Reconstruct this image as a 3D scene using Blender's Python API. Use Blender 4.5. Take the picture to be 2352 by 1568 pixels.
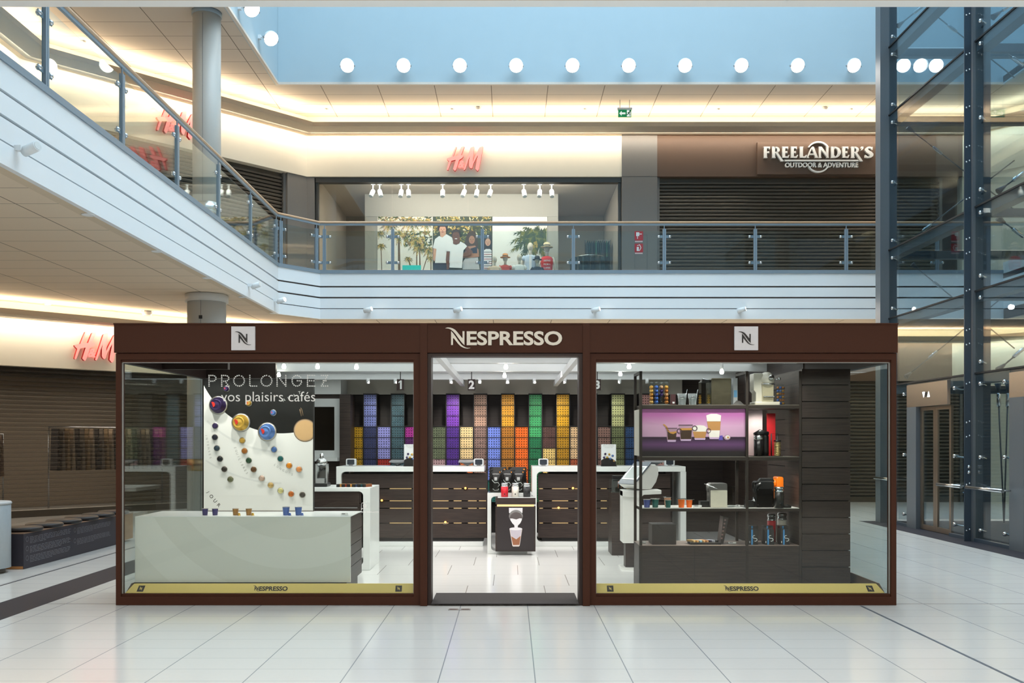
import bpy, bmesh, math, random
from math import sin, cos, pi, sqrt, atan2
from mathutils import Vector, Matrix
random.seed(4)
SC = bpy.context.scene
COL = SC.collection
for _o in list(bpy.data.objects):
    bpy.data.objects.remove(_o)

# ------------------------------------------------------------------ camera
FOC, PCX, HOR, EYE = 2136.0, 1172.0, 1009.0, 1.494      # focal length in pixels, vanishing point, eye height (m)
cam_data = bpy.data.cameras.new('camera')
cam_data.sensor_width = 36.0
cam_data.lens = 36.0 * FOC / 2352.0
cam_data.shift_x = (1176.0 - PCX) / 2352.0
cam_data.shift_y = (HOR - 784.0) / 2352.0
cam_data.clip_end = 200
cam = bpy.data.objects.new('camera', cam_data)
cam.location = (0, 0, EYE)
cam.rotation_euler = (pi / 2, 0, 0)
COL.objects.link(cam)
SC.camera = cam

# ------------------------------------------------------------------ world, exposure
SC.view_settings.view_transform = 'Standard'
SC.view_settings.look = 'None'
SC.view_settings.gamma = 1.0
SC.view_settings.use_curve_mapping = False
SC.view_settings.exposure = 0.16
SC.cycles.max_bounces = 6
SC.cycles.diffuse_bounces = 3
SC.cycles.adaptive_threshold = .03
SC.cycles.glossy_bounces = 3
SC.cycles.transmission_bounces = 4
SC.cycles.transparent_max_bounces = 28
SC.cycles.sample_clamp_indirect = 6.0
SC.cycles.caustics_reflective = False
SC.cycles.caustics_refractive = False
world = bpy.data.worlds.new('sky')
world.use_nodes = True
world.node_tree.nodes['Background'].inputs[0].default_value = (0.62, 0.80, 1.0, 1)
world.node_tree.nodes['Background'].inputs[1].default_value = 0.45
SC.world = world

def area(name, loc, dirv, xv, sx, sy, power, color, spread=180):
    l = bpy.data.lights.new(name, 'AREA')
    l.shape = 'RECTANGLE'; l.size = sx; l.size_y = sy
    l.energy = power; l.color = color; l.spread = math.radians(spread)
    o = bpy.data.objects.new(name, l); COL.objects.link(o)
    z = -Vector(dirv).normalized(); x = Vector(xv).normalized()
    x = (x - z * x.dot(z)).normalized(); y = z.cross(x)
    o.matrix_world = Matrix((( x.x, y.x, z.x, loc[0]), (x.y, y.y, z.y, loc[1]), (x.z, y.z, z.z, loc[2]), (0, 0, 0, 1)))
    return o
def spot(name, loc, target, power, color, angle=60, blend=.5, r=.03):
    l = bpy.data.lights.new(name, 'SPOT')
    l.energy = power; l.color = color; l.spot_size = math.radians(angle); l.spot_blend = blend; l.shadow_soft_size = r
    o = bpy.data.objects.new(name, l); COL.objects.link(o)
    o.location = loc
    o.rotation_euler = (Vector(target) - Vector(loc)).to_track_quat('-Z', 'Y').to_euler()
    return o
WARM = (1.0, .80, .55); SOFT = (1.0, .90, .76); DAY = (.72, .885, 1.0); NEUT = (1.0, .95, .88)

# wall lines (seen from above): the shop fronts upstairs and downstairs
WU = [(-9.29, 5.0), (-9.29, 17.64), (-4.83, 22.1), (10.9, 22.1), (13.6, 19.4), (13.6, 5.0)]
WL = [(-15.0, 11.93), (-4.83, 22.1), (10.9, 22.1), (13.6, 19.4), (13.6, 5.0)]
def inset(path, off):
    """path moved to its right-hand side by off, corners mitred"""
    out = []
    n = len(path)
    for i, p in enumerate(path):
        ns = []
        for a, b in ((i - 1, i), (i, i + 1)):
            if a < 0 or b >= n: continue
            dx, dy = path[b][0] - path[a][0], path[b][1] - path[a][1]
            L = sqrt(dx * dx + dy * dy); ns.append((dy / L, -dx / L))
        if len(ns) == 1: m = ns[0]
        else:
            k = 1 + ns[0][0] * ns[1][0] + ns[0][1] * ns[1][1]
            m = ((ns[0][0] + ns[1][0]) / k, (ns[0][1] + ns[1][1]) / k)
        out.append((p[0] + m[0] * off, p[1] + m[1] * off))
    return out
def strip_lights(name, path, off, z, up, width, watts_per_m, color, tilt=0.0):
    q = inset(path, off)
    for i in range(len(q) - 1):
        a, b = Vector((*q[i], z)), Vector((*q[i + 1], z))
        L = (b - a).length
        d = (b - a) / L; nrm = Vector((d.y, -d.x, 0))
        dirv = Vector((0, 0, 1 if up else -1)) - nrm * tilt
        area(name, (a + b) / 2, dirv, d, L - .05, width, watts_per_m * L, color)

# daylight through the glazed atrium roof
area('atrium_skylight', (2.8, 12.6, 19.6), (0, 0, -1), (1, 0, 0), 15.4, 14.0, 3000, DAY)
# coves: up-lights in the troughs, wall washers over the sign bands
strip_lights('cove_upper', WU, .45, 8.80, True, .12, 11, WARM)
strip_lights('washer_upper', WU, .27, 8.695, False, .05, 8.5, SOFT, .7)
strip_lights('cove_lower', WL, .45, 3.84, True, .10, 12, WARM)
strip_lights('washer_lower', WL, .27, 3.765, False, .05, 7.5, SOFT, .7)
# unseen fill behind the camera, added to brighten surfaces facing it
area('front_fill_light', (0, .6, 4.02), (0, .55, -1), (1, 0, 0), 16, 3, 900, NEUT)
# floodlights on the upstand, spotlights on the back gallery, added fill spots on the right
for _x in (-3.4, -1.0, 1.4, 3.8, 6.2, 8.4): spot('floodlight_beam', (_x, 19.5, 9.35), (_x + 1.2, 13.5, 0), 420, NEUT, 75, .8, .14)
for _x in (3.0, 6.0): spot('fascia_beam', (_x, 19.7, 4.3), (_x + .8, 17.0, 0), 130, NEUT, 110, .8, .05)
for _x, _y in ((11.6, 9.0), (11.6, 13.0), (11.6, 17.0)): spot('gallery_fill_spot', (_x, _y, 4.0), (_x - 1.5, _y, 0), 160, NEUT, 130, .8, .08)
# added fill spots brightening the dim floor under the left gallery
for _x, _y in ((-6.6, 8.0), (-6.6, 11.0), (-6.8, 14.0), (-7.5, 5.0)): spot('gallery_fill_spot', (_x, _y, 4.05), (_x, _y, 0), 75, NEUT, 120, .8, .08)
# kiosk ceiling spots, showcase lights
for _x, _y in ((-2.3, 9.6), (-1.2, 9.6), (.05, 10.6), (1.6, 9.8), (-2.0, 11.8), (-.9, 12.2), (.6, 12.2), (2.0, 11.8)):
    spot('kiosk_spot', (_x, _y, 2.40), (_x * .98, _y + .25, 0), 38, NEUT, 140, .6, .05)

# showcase spots in the two shop windows
for _x in (-3.0, -2.5, -2.0): spot('window_spot', (_x, 8.62, 2.44), (_x, 9.2, 1.35), 30, NEUT, 85, .7, .03)
for _x in (1.6, 2.1, 2.55): spot('window_spot', (_x, 8.60, 2.44), (_x, 9.1, 1.1), 24, NEUT, 80, .7, .03)
# the kiosk's luminous ceiling panels
for _x, _y, _sx, _sy in ((-.05, 9.75, 5.3, 2.3), (-.05, 11.75, 6.5, 1.2), (-.05, 13.25, 6.5, 1.5)):
    area('kiosk_ceiling_light', (_x, _y, 2.497), (0, 0, -1), (1, 0, 0), _sx, _sy, 2.6 * _sx * _sy, (.95, .98, 1.0))

# ------------------------------------------------------------------ pixel + depth -> metres
def wx(px, Y): return (px - PCX) * Y / FOC
def wz(py, Y): return EYE + (HOR - py) * Y / FOC
def at(px, py, Y): return Vector((wx(px, Y), Y, wz(py, Y)))

# ------------------------------------------------------------------ materials
def lin(c):
    c = [x / 255.0 for x in c]
    return tuple(x / 12.92 if x <= .04045 else ((x + .055) / 1.055) ** 2.4 for x in c) + (1,)
_mats = {}
def new_mat(name):
    m = bpy.data.materials.new(name); m.use_nodes = True
    nt = m.node_tree; nt.nodes.clear()
    out = nt.nodes.new('ShaderNodeOutputMaterial')
    return m, nt, out
def bsdf(nt, out, rough, metal=0., spec=.5):
    b = nt.nodes.new('ShaderNodeBsdfPrincipled')
    b.inputs['Roughness'].default_value = rough; b.inputs['Metallic'].default_value = metal
    b.inputs['Specular IOR Level'].default_value = spec
    nt.links.new(b.outputs[0], out.inputs[0])
    return b
def mat(name, c, rough=.5, metal=0., spec=.5, var=.06, scale=30., bump=0., coat=0.):
    if name in _mats: return _mats[name]
    m, nt, out = new_mat(name)
    b = bsdf(nt, out, rough, metal, spec)
    if coat: b.inputs['Coat Weight'].default_value = coat
    tc = nt.nodes.new('ShaderNodeTexCoord'); nz = nt.nodes.new('ShaderNodeTexNoise')
    nz.inputs['Scale'].default_value = scale; nz.inputs['Detail'].default_value = 3
    nt.links.new(tc.outputs['Object'], nz.inputs['Vector'])
    mx = nt.nodes.new('ShaderNodeMix'); mx.data_type = 'RGBA'
    L = lin(c)
    mx.inputs[6].default_value = tuple(x * (1 - var) for x in L[:3]) + (1,)
    mx.inputs[7].default_value = tuple(min(1, x * (1 + var)) for x in L[:3]) + (1,)
    nt.links.new(nz.outputs['Fac'], mx.inputs[0]); nt.links.new(mx.outputs[2], b.inputs['Base Color'])
    if bump:
        bp = nt.nodes.new('ShaderNodeBump'); bp.inputs['Strength'].default_value = bump; bp.inputs['Distance'].default_value = .01
        nt.links.new(nz.outputs['Fac'], bp.inputs['Height']); nt.links.new(bp.outputs[0], b.inputs['Normal'])
    _mats[name] = m
    return m
def emit(name, c, s):
    if name in _mats: return _mats[name]
    m, nt, out = new_mat(name)
    e = nt.nodes.new('ShaderNodeEmission'); e.inputs[0].default_value = lin(c); e.inputs[1].default_value = s
    nt.links.new(e.outputs[0], out.inputs[0]); _mats[name] = m
    return m
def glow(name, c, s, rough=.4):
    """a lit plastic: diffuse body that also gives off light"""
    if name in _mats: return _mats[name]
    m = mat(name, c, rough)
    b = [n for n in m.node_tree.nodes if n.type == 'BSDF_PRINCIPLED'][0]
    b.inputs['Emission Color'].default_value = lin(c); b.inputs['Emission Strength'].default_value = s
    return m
def glass(name, tint=(255, 255, 255), ior=1.45, rough=0.0, extra=0.0, gcol=(255, 255, 255)):
    if name in _mats: return _mats[name]
    m, nt, out = new_mat(name)
    t = nt.nodes.new('ShaderNodeBsdfTransparent'); t.inputs[0].default_value = lin(tint)
    g = nt.nodes.new('ShaderNodeBsdfGlossy'); g.inputs['Roughness'].default_value = rough; g.inputs[0].default_value = lin(gcol)
    # Schlick reflectance, the same from both sides of the pane
    geo = nt.nodes.new('ShaderNodeNewGeometry'); dt = nt.nodes.new('ShaderNodeVectorMath'); dt.operation = 'DOT_PRODUCT'
    nt.links.new(geo.outputs['Normal'], dt.inputs[0]); nt.links.new(geo.outputs['Incoming'], dt.inputs[1])
    def M(op, a, b):
        n = nt.nodes.new('ShaderNodeMath'); n.operation = op; n.use_clamp = op == 'ADD'
        for i, v in enumerate((a, b)):
            if isinstance(v, (int, float)): n.inputs[i].default_value = v
            elif v is not None: nt.links.new(v, n.inputs[i])
        return n
    f0 = ((ior - 1) / (ior + 1)) ** 2
    ab = M('ABSOLUTE', dt.outputs['Value'], None)
    pw = M('POWER', M('SUBTRACT', 1.0, ab.outputs[0]).outputs[0], 5.0)
    ma = M('ADD', M('MULTIPLY', pw.outputs[0], 1 - f0).outputs[0], f0 + extra)
    mx = nt.nodes.new('ShaderNodeMixShader')
    nt.links.new(ma.outputs[0], mx.inputs[0])
    nt.links.new(t.outputs[0], mx.inputs[1]); nt.links.new(g.outputs[0], mx.inputs[2])
    nt.links.new(mx.outputs[0], out.inputs[0]); _mats[name] = m
    return m
def tiled(name, c, joint, px, py, ox, oy, wxj, wyj, jx=1., jy=1., rough=.4, spec=.5, stagger=0., streak=0., var=.03, scale=40, tile_var=.0):
    """planar tiles with joints in world X / Y"""
    m, nt, out = new_mat(name)
    b = bsdf(nt, out, rough, 0, spec)
    N = nt.nodes.new
    def M(op, a, bb=None, cl=False):
        n = N('ShaderNodeMath'); n.operation = op; n.use_clamp = cl
        for i, v in enumerate((a, bb)):
            if v is None: continue
            if isinstance(v, (int, float)): n.inputs[i].default_value = v
            else: nt.links.new(v, n.inputs[i])
        return n.outputs[0]
    geo = N('ShaderNodeNewGeometry'); sep = N('ShaderNodeSeparateXYZ'); nt.links.new(geo.outputs['Position'], sep.inputs[0])
    vy = M('DIVIDE', M('SUBTRACT', sep.outputs[1], oy), py)
    row = M('FLOOR', vy)
    vx = M('DIVIDE', M('SUBTRACT', M('SUBTRACT', sep.outputs[0], ox), M('MULTIPLY', row, stagger)), px)
    def line(v, period, w):
        f = M('FRACT', v); d = M('MINIMUM', f, M('SUBTRACT', 1.0, f))
        return M('LESS_THAN', M('MULTIPLY', d, period), w / 2)
    lx = M('MULTIPLY', line(vx, px, wxj), jx); ly = M('MULTIPLY', line(vy, py, wyj), jy)
    fac = M('MAXIMUM', lx, ly)
    nz = N('ShaderNodeTexNoise'); nz.inputs['Scale'].default_value = scale; nz.inputs['Detail'].default_value = 4
    if streak:
        mp = N('ShaderNodeMapping'); mp.inputs['Scale'].default_value = (streak, 1, 1)
        nt.links.new(geo.outputs['Position'], mp.inputs[0]); nt.links.new(mp.outputs[0], nz.inputs['Vector'])
    else: nt.links.new(geo.outputs['Position'], nz.inputs['Vector'])
    wn = N('ShaderNodeTexWhiteNoise'); wn.noise_dimensions = '2D'
    cb = N('ShaderNodeCombineXYZ'); nt.links.new(M('FLOOR', vx), cb.inputs[0]); nt.links.new(row, cb.inputs[1]); nt.links.new(cb.outputs[0], wn.inputs['Vector'])
    L = lin(c)
    mx = N('ShaderNodeMix'); mx.data_type = 'RGBA'
    mx.inputs[6].default_value = tuple(x * (1 - var) for x in L[:3]) + (1,); mx.inputs[7].default_value = tuple(min(1, x * (1 + var)) for x in L[:3]) + (1,)
    nt.links.new(nz.outputs['Fac'], mx.inputs[0])
    hs = N('ShaderNodeHueSaturation'); nt.links.new(mx.outputs[2], hs.inputs['Color'])
    nt.links.new(M('ADD', 1 - tile_var / 2, M('MULTIPLY', wn.outputs[0], tile_var)), hs.inputs['Value'])
    m2 = N('ShaderNodeMix'); m2.data_type = 'RGBA'; m2.inputs[7].default_value = lin(joint)
    nt.links.new(fac, m2.inputs[0]); nt.links.new(hs.outputs[0], m2.inputs[6]); nt.links.new(m2.outputs[2], b.inputs['Base Color'])
    _mats[name] = m
    return m
def wood(name, c1, c2, rough=.45, planks=0., axis=2, spec=.4, grain=(2., 2., 60.), offset=0.):
    """streaky veneer; planks > 0 draws a dark joint every so many metres along the axis"""
    if name in _mats: return _mats[name]
    m, nt, out = new_mat(name)
    b = bsdf(nt, out, rough, 0, spec)
    geo = nt.nodes.new('ShaderNodeNewGeometry'); mp = nt.nodes.new('ShaderNodeMapping'); mp.inputs['Scale'].default_value = grain
    nz = nt.nodes.new('ShaderNodeTexNoise'); nz.inputs['Scale'].default_value = 1.5; nz.inputs['Detail'].default_value = 5; nz.inputs['Roughness'].default_value = .65
    nt.links.new(geo.outputs['Position'], mp.inputs[0]); nt.links.new(mp.outputs[0], nz.inputs['Vector'])
    cr = nt.nodes.new('ShaderNodeValToRGB'); cr.color_ramp.elements[0].position = .3; cr.color_ramp.elements[1].position = .7
    cr.color_ramp.elements[0].color = lin(c1); cr.color_ramp.elements[1].color = lin(c2)
    nt.links.new(nz.outputs['Fac'], cr.inputs[0])
    col = cr.outputs[0]
    if planks:
        sep = nt.nodes.new('ShaderNodeSeparateXYZ'); nt.links.new(geo.outputs['Position'], sep.inputs[0])
        a = nt.nodes.new('ShaderNodeMath'); a.operation = 'ADD'; a.inputs[1].default_value = offset; nt.links.new(sep.outputs[axis], a.inputs[0])
        md = nt.nodes.new('ShaderNodeMath'); md.operation = 'PINGPONG'; md.inputs[1].default_value = planks / 2; nt.links.new(a.outputs[0], md.inputs[0])
        lt = nt.nodes.new('ShaderNodeMath'); lt.operation = 'LESS_THAN'; lt.inputs[1].default_value = .003; nt.links.new(md.outputs[0], lt.inputs[0])
        mx = nt.nodes.new('ShaderNodeMix'); mx.data_type = 'RGBA'; mx.inputs[7].default_value = lin((14, 10, 9))
        nt.links.new(lt.outputs[0], mx.inputs[0]); nt.links.new(col, mx.inputs[6]); col = mx.outputs[2]
    nt.links.new(col, b.inputs['Base Color'])
    _mats[name] = m
    return m

# ------------------------------------------------------------------ mesh building
class MB:
    def __init__(s): s.v = []; s.f = []; s.mi = []; s.sm = []; s.T = None
    def add(s, vs, fs, mi=0, smooth=False):
        n = len(s.v)
        for p in vs:
            p = Vector(p)
            s.v.append(s.T @ p if s.T is not None else p)
        for f in fs:
            s.f.append([i + n for i in f]); s.mi.append(mi); s.sm.append(smooth)
        return s
    def box(s, x0, x1, y0, y1, z0, z1, mi=0):
        x0, x1 = min(x0, x1), max(x0, x1); y0, y1 = min(y0, y1), max(y0, y1); z0, z1 = min(z0, z1), max(z0, z1)
        return s.add([(x0, y0, z0), (x1, y0, z0), (x1, y1, z0), (x0, y1, z0), (x0, y0, z1), (x1, y0, z1), (x1, y1, z1), (x0, y1, z1)],
                     [(0, 3, 2, 1), (4, 5, 6, 7), (0, 1, 5, 4), (1, 2, 6, 5), (2, 3, 7, 6), (3, 0, 4, 7)], mi)
    def prism(s, pts, y0, y1, mi=0, plane='xz', smooth=False):
        """polygon pts in a plane, extruded along the third axis"""
        def q(a, b, c): return {'xz': (a, c, b), 'xy': (a, b, c), 'yz': (c, a, b)}[plane]
        n = len(pts)
        s.add([q(a, b, y0) for a, b in pts] + [q(a, b, y1) for a, b in pts],
              [list(range(n)), list(range(2 * n - 1, n - 1, -1))], mi, False)
        base = len(s.v) - 2 * n
        for i in range(n):
            j = (i + 1) % n
            s.f.append([base + i, base + j, base + n + j, base + n + i]); s.mi.append(mi); s.sm.append(smooth)
        return s
    def sweep(s, path, prof, mi=0, closed=True, caps=True, smooth=False):
        """profile [(offset to the right, z)] along a path seen from above"""
        rings = []
        offs = {o: inset(path, o) for o in set(o for o, z in prof)}
        k = len(prof); n = len(path)
        vs = [(*offs[o][i], z) for i in range(n) for o, z in prof]
        fs = []
        for i in range(n - 1):
            for j in range(k if closed else k - 1):
                a, b = i * k + j, i * k + (j + 1) % k
                fs.append((a, b, b + k, a + k))
        s.add(vs, fs, mi, smooth)
        if closed and caps:
            base = len(s.v) - len(vs)
            s.f.append([base + j for j in range(k)]); s.mi.append(mi); s.sm.append(False)
            s.f.append([base + (n - 1) * k + j for j in reversed(range(k))]); s.mi.append(mi); s.sm.append(False)
        return s
    def tube(s, pts, r, n=10, mi=0, caps=True, smooth=True):
        pts = [Vector(p) for p in pts]
        rs = r if isinstance(r, (list, tuple)) else [r] * len(pts)
        vs = []; ref = None
        for i, p in enumerate(pts):
            t = (pts[min(i + 1, len(pts) - 1)] - pts[max(i - 1, 0)]).normalized()
            if ref is None:
                ref = Vector((0, 0, 1)) if abs(t.z) < .9 else Vector((1, 0, 0))
            u = (ref - t * ref.dot(t)).normalized(); w = t.cross(u); ref = u
            for j in range(n):
                a = 2 * pi * j / n
                vs.append(p + (u * cos(a) + w * sin(a)) * rs[i])
        fs = [(i * n + j, i * n + (j + 1) % n, (i + 1) * n + (j + 1) % n, (i + 1) * n + j) for i in range(len(pts) - 1) for j in range(n)]
        s.add(vs, fs, mi, smooth)
        if caps:
            b = len(s.v) - len(vs)
            s.f.append([b + j for j in reversed(range(n))]); s.mi.append(mi); s.sm.append(False)
            s.f.append([b + (len(pts) - 1) * n + j for j in range(n)]); s.mi.append(mi); s.sm.append(False)
        return s
    def lathe(s, prof, c, n=20, mi=0, axis='z', smooth=True, sx=1., sy=1.):
        """profile [(r, h)] turned about an axis through c"""
        vs = []
        for r, h in prof:
            for j in range(n):
                a = 2 * pi * j / n
                p = (r * cos(a) * sx, r * sin(a) * sy, h)
                if axis == 'y': p = (p[0], p[2], p[1])
                elif axis == 'x': p = (p[2], p[0], p[1])
                vs.append((c[0] + p[0], c[1] + p[1], c[2] + p[2]))
        k = len(prof)
        fs = [(i * n + j, i * n + (j + 1) % n, (i + 1) * n + (j + 1) % n, (i + 1) * n + j) for i in range(k - 1) for j in range(n)]
        if prof[0][0] > 1e-6: fs.append(tuple(reversed(range(n))))
        if prof[-1][0] > 1e-6: fs.append(tuple((k - 1) * n + j for j in range(n)))
        return s.add(vs, fs, mi, smooth)
    def ball(s, c, r, n=16, m=10, mi=0, sc=(1, 1, 1)):
        vs = [(c[0] + r * sc[0] * sin(pi * i / m) * cos(2 * pi * j / n), c[1] + r * sc[1] * sin(pi * i / m) * sin(2 * pi * j / n), c[2] + r * sc[2] * cos(pi * i / m)) for i in range(m + 1) for j in range(n)]
        fs = [(i * n + j, i * n + (j + 1) % n, (i + 1) * n + (j + 1) % n, (i + 1) * n + j) for i in range(m) for j in range(n)]
        return s.add(vs, fs, mi, True)
    def rbox(s, x0, x1, y0, y1, z0, z1, r, mi=0, plane='xz', n=4):
        """box with its outline in one plane rounded"""
        pl = {'xz': (x0, x1, z0, z1, y0, y1), 'xy': (x0, x1, y0, y1, z0, z1), 'yz': (y0, y1, z0, z1, x0, x1)}[plane]
        return s.prism(rrect(pl[0], pl[1], pl[2], pl[3], r, n), pl[4], pl[5], mi, plane)
    def text(s, body, M, w=None, h=None, depth=.002, bold=0., mi=0, align='C', shear=0., space=1.):
        """lettering in the local xy plane of M (x right, y up), fitted to w and / or h; align L / C about the origin"""
        cu = bpy.data.curves.new('t', 'FONT'); cu.body = body; cu.offset = bold; cu.extrude = .5; cu.shear = shear; cu.space_character = space
        cu.resolution_u = 4
        ob = bpy.data.objects.new('t', cu); COL.objects.link(ob)
        dg = bpy.context.evaluated_depsgraph_get(); dg.update()
        me = bpy.data.meshes.new_from_object(ob.evaluated_get(dg))
        vs = [v.co.copy() for v in me.vertices]; fs = [tuple(p.vertices) for p in me.polygons]
        bpy.data.objects.remove(ob); bpy.data.curves.remove(cu); bpy.data.meshes.remove(me)
        if not vs: return s
        X0, X1 = min(v.x for v in vs), max(v.x for v in vs); Y0, Y1 = min(v.y for v in vs), max(v.y for v in vs)
        kx = w / (X1 - X0) if w else None; ky = h / (Y1 - Y0) if h else None
        kx = kx or ky; ky = ky or kx
        cx = (X0 + X1) / 2 if align == 'C' else X0
        cy = (Y0 + Y1) / 2
        T0 = s.T; s.T = (T0 @ M) if T0 is not None else M
        s.add([((v.x - cx) * kx, (v.y - cy) * ky, (v.z + .5) * depth) for v in vs], fs, mi)
        s.T = T0
        return s
    def build(s, name, mats, parent=None, bevel=0., recalc=True, seg=2):
        if not isinstance(mats, (list, tuple)): mats = [mats]
        if parent is not None: org = ORG[parent.name]
        else:
            xs = [p.x for p in s.v]; ys = [p.y for p in s.v]; zs = [p.z for p in s.v]
            org = Vector(((min(xs) + max(xs)) / 2, (min(ys) + max(ys)) / 2, min(zs)))
        me = bpy.data.meshes.new(name)
        me.from_pydata([p - org for p in s.v], [], s.f)
        for m in mats: me.materials.append(m)
        for p, i, sm in zip(me.polygons, s.mi, s.sm): p.material_index = i; p.use_smooth = sm
        if recalc:
            bm = bmesh.new(); bm.from_mesh(me)
            bmesh.ops.remove_doubles(bm, verts=bm.verts, dist=1e-6)
            bmesh.ops.recalc_face_normals(bm, faces=bm.faces); bm.to_mesh(me); bm.free()
        me.update()
        o = bpy.data.objects.new(name, me); COL.objects.link(o)
        if parent is not None: o.parent = parent; ORG[o.name] = org
        else: o.location = org; ORG[o.name] = org
        if bevel:
            b = o.modifiers.new('bevel', 'BEVEL'); b.width = bevel; b.segments = seg; b.limit_method = 'ANGLE'; b.angle_limit = math.radians(40)
        return o
ORG = {}
def rrect(x0, x1, z0, z1, r, n=4):
    out = []
    for cx, cz, a0 in ((x1 - r, z1 - r, 0), (x0 + r, z1 - r, 90), (x0 + r, z0 + r, 180), (x1 - r, z0 + r, 270)):
        for i in range(n + 1):
            a = math.radians(a0 + 90 * i / n); out.append((cx + r * cos(a), cz + r * sin(a)))
    return out
USED = {}
def tag(o, label, cat, group=None):
    o['label'] = label; o['category'] = cat
    if group: o['group'] = group
    k = label.lower()
    if k in USED and not group: print('DUPLICATE LABEL', label)
    if len(label.split()) > 16 or len(label.split()) < 4: print('LABEL LENGTH', label)
    USED[k] = 1
    return o
def thing(name, label, cat, loc=(0, 0, 0), group=None):
    o = bpy.data.objects.new(name, None); COL.objects.link(o); o.location = loc
    ORG[o.name] = Vector(loc)
    return tag(o, label, cat, group)
def struct(o): o['kind'] = 'structure'; return o
def copy_tree(o, loc=None, rotz=None, label=None, group=None, parent=None):
    c = o.copy(); COL.objects.link(c)
    if parent is not None: c.parent = parent
    for ch in list(o.children): copy_tree(ch, parent=c)
    if loc is not None: c.location = loc
    if rotz is not None: c.rotation_euler = (0, 0, rotz)
    if label: tag(c, label, o['category'], group)
    return c
def front(x, y, z):     # lettering plane facing the camera
    return Matrix.Translation((x, y, z)) @ Matrix.Rotation(pi / 2, 4, 'X')
ORD = ['first', 'second', 'third', 'fourth', 'fifth', 'sixth', 'seventh', 'eighth', 'ninth', 'tenth', 'eleventh', 'twelfth']
# ================================================================== materials
FLOOR = tiled('floor_tiles', (217, 216, 212), (150, 154, 158), .6, .3, .155, 7.556, .0075, .009, 1., .45, rough=.16, spec=.5, var=.02, scale=25, tile_var=.03)
KFLOOR = tiled('kiosk_floor_tiles', (236, 236, 234), (158, 154, 148), .771, .76, -.173, 9.43, .007, .008, 1., .4, rough=.16, spec=.5, stagger=.257, streak=.12, var=.035, scale=14, tile_var=.03)
CEIL_U = tiled('ceiling_panels_upper', (206, 195, 182), (104, 94, 84), 1.232, .6, -2.877, 20.08, .016, .016, .9, .7, rough=.8, spec=.2, var=.05, scale=180)
CEIL_L = tiled('ceiling_panels_lower', (224, 206, 182), (84, 74, 64), 1.27, .645, -5.45, 10.89, .014, .013, .9, .75, rough=.8, spec=.2, var=.05, scale=180)
PLAIN_CEIL = mat('plain_ceiling', (212, 194, 168), .8, spec=.2)
WHITE = mat('white_panel', (232, 234, 234), .45)
FASCIA = mat('fascia_panel', (234, 237, 238), .4, var=.008, scale=6)
GROOVE = mat('groove_brown', (74, 56, 46), .7)
SKYTINTWALL = mat('sky_tinted_upstand', (170, 190, 199), .7, var=.02, scale=3)  # white wall; the blue of the skylight is put into the colour
CREAM = mat('cream_sign_wall', (236, 226, 205), .6, var=.02, scale=6)
TAUPE = mat('taupe_bulkhead', (178, 166, 148), .7, var=.02)
GREYP = mat('grey_pillar', (116, 112, 107), .6, var=.03)
BROWNW = mat('brown_sign_wall', (90, 69, 54), .6, var=.03)
STEELB = mat('blue_grey_steel', (128, 142, 152), .45, spec=.5, var=.03)
STEELD = mat('dark_grey_steel', (82, 86, 90), .45, spec=.5, var=.03)
BEECH = mat('beech_handrail', (212, 176, 142), .4, var=.08, scale=14)
CHROME = mat('brushed_chrome', (205, 208, 210), .22, 1.0, var=.03)
STAINLESS = mat('stainless', (190, 180, 170), .35, 1.0, var=.05, scale=60)
SHUT = mat('shutter_bronze', (82, 74, 64), .42, .35, var=.08, scale=20)
BLACKM = mat('black_matt', (24, 22, 22), .6)
GRANITE = mat('dark_granite', (50, 50, 57), .6, spec=.12, var=.3, scale=160)
GLASS = glass('clear_glass', (246, 250, 249), 1.5)
GLASS_R = glass('balustrade_glass', (243, 249, 249), 1.38)
GLASS_K = glass('shop_window_glass', (247, 251, 250), 1.42)
GLASS_T = glass('tower_glass', (222, 232, 236), 1.5)

# ================================================================== the setting
struct(MB().box(-16, 14.2, -8, 26, -.12, 0).build('floor', FLOOR))
struct(MB().prism([(-4.67, -6), (-4.22, -6), (-4.22, 22), (-4.67, 22)], 0, .0015, 0, 'xy').build('trim_1', GRANITE))
struct(MB().box(3.138, 3.162, -6, 8.34, 0, .0015).build('trim_2', mat('joint_dark', (92, 98, 106), .5)))
struct(MB().box(-5.222, -5.198, -6, 22, 0, .0015).build('trim_3', GRANITE))
m = MB(); m.box(-16, -4.67, 8.453, 8.467, 0, .001); m.box(-4.22, -3.57, 8.453, 8.467, 0, .001); m.box(3.49, 14, 8.453, 8.467, 0, .001)
struct(m.build('trim_4', mat('joint_grey', (120, 116, 112), .5)))

HOLE_U = [(-5.0, 5.584), (-5.0, 20.0), (10.6, 20.0), (10.6, 5.584)]
EDGE = [(-4.79, 5.584), (-4.79, 19.19), (-4.09, 20.0), (10.6, 20.0)]     # front edge of the gallery
# lower ceiling = underside of the gallery slab
def slab(m, poly, z0, z1, mi=0): m.prism(poly, z0, z1, mi, 'xy')
m = MB()
slab(m, [(-15, 5.584), (-4.97, 5.584), (-4.97, 19.12), (-4.16, 20.18), (10.6, 20.18), (10.6, 5.584), (14, 5.584), (14, 24), (-15, 24)], 4.09, 4.30)
struct(m.build('ceiling_gallery_left', CEIL_L))
m = MB()
slab(m, [(-15, 5.584), (-4.86, 5.584), (-4.86, 19.17), (-4.12, 20.06), (10.6, 20.06), (10.6, 5.584), (14, 5.584), (14, 26.5), (-15, 26.5)], 4.95, 5.06)
struct(m.build('floor_upper', mat('upper_floor', (200, 192, 182), .3)))
m = MB(); m.box(-15, 14, -8, 5.5, 4.09, 4.4); struct(m.build('ceiling_near', mat('near_ceiling_beige', (204, 172, 138), .8, spec=.2)))
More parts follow.
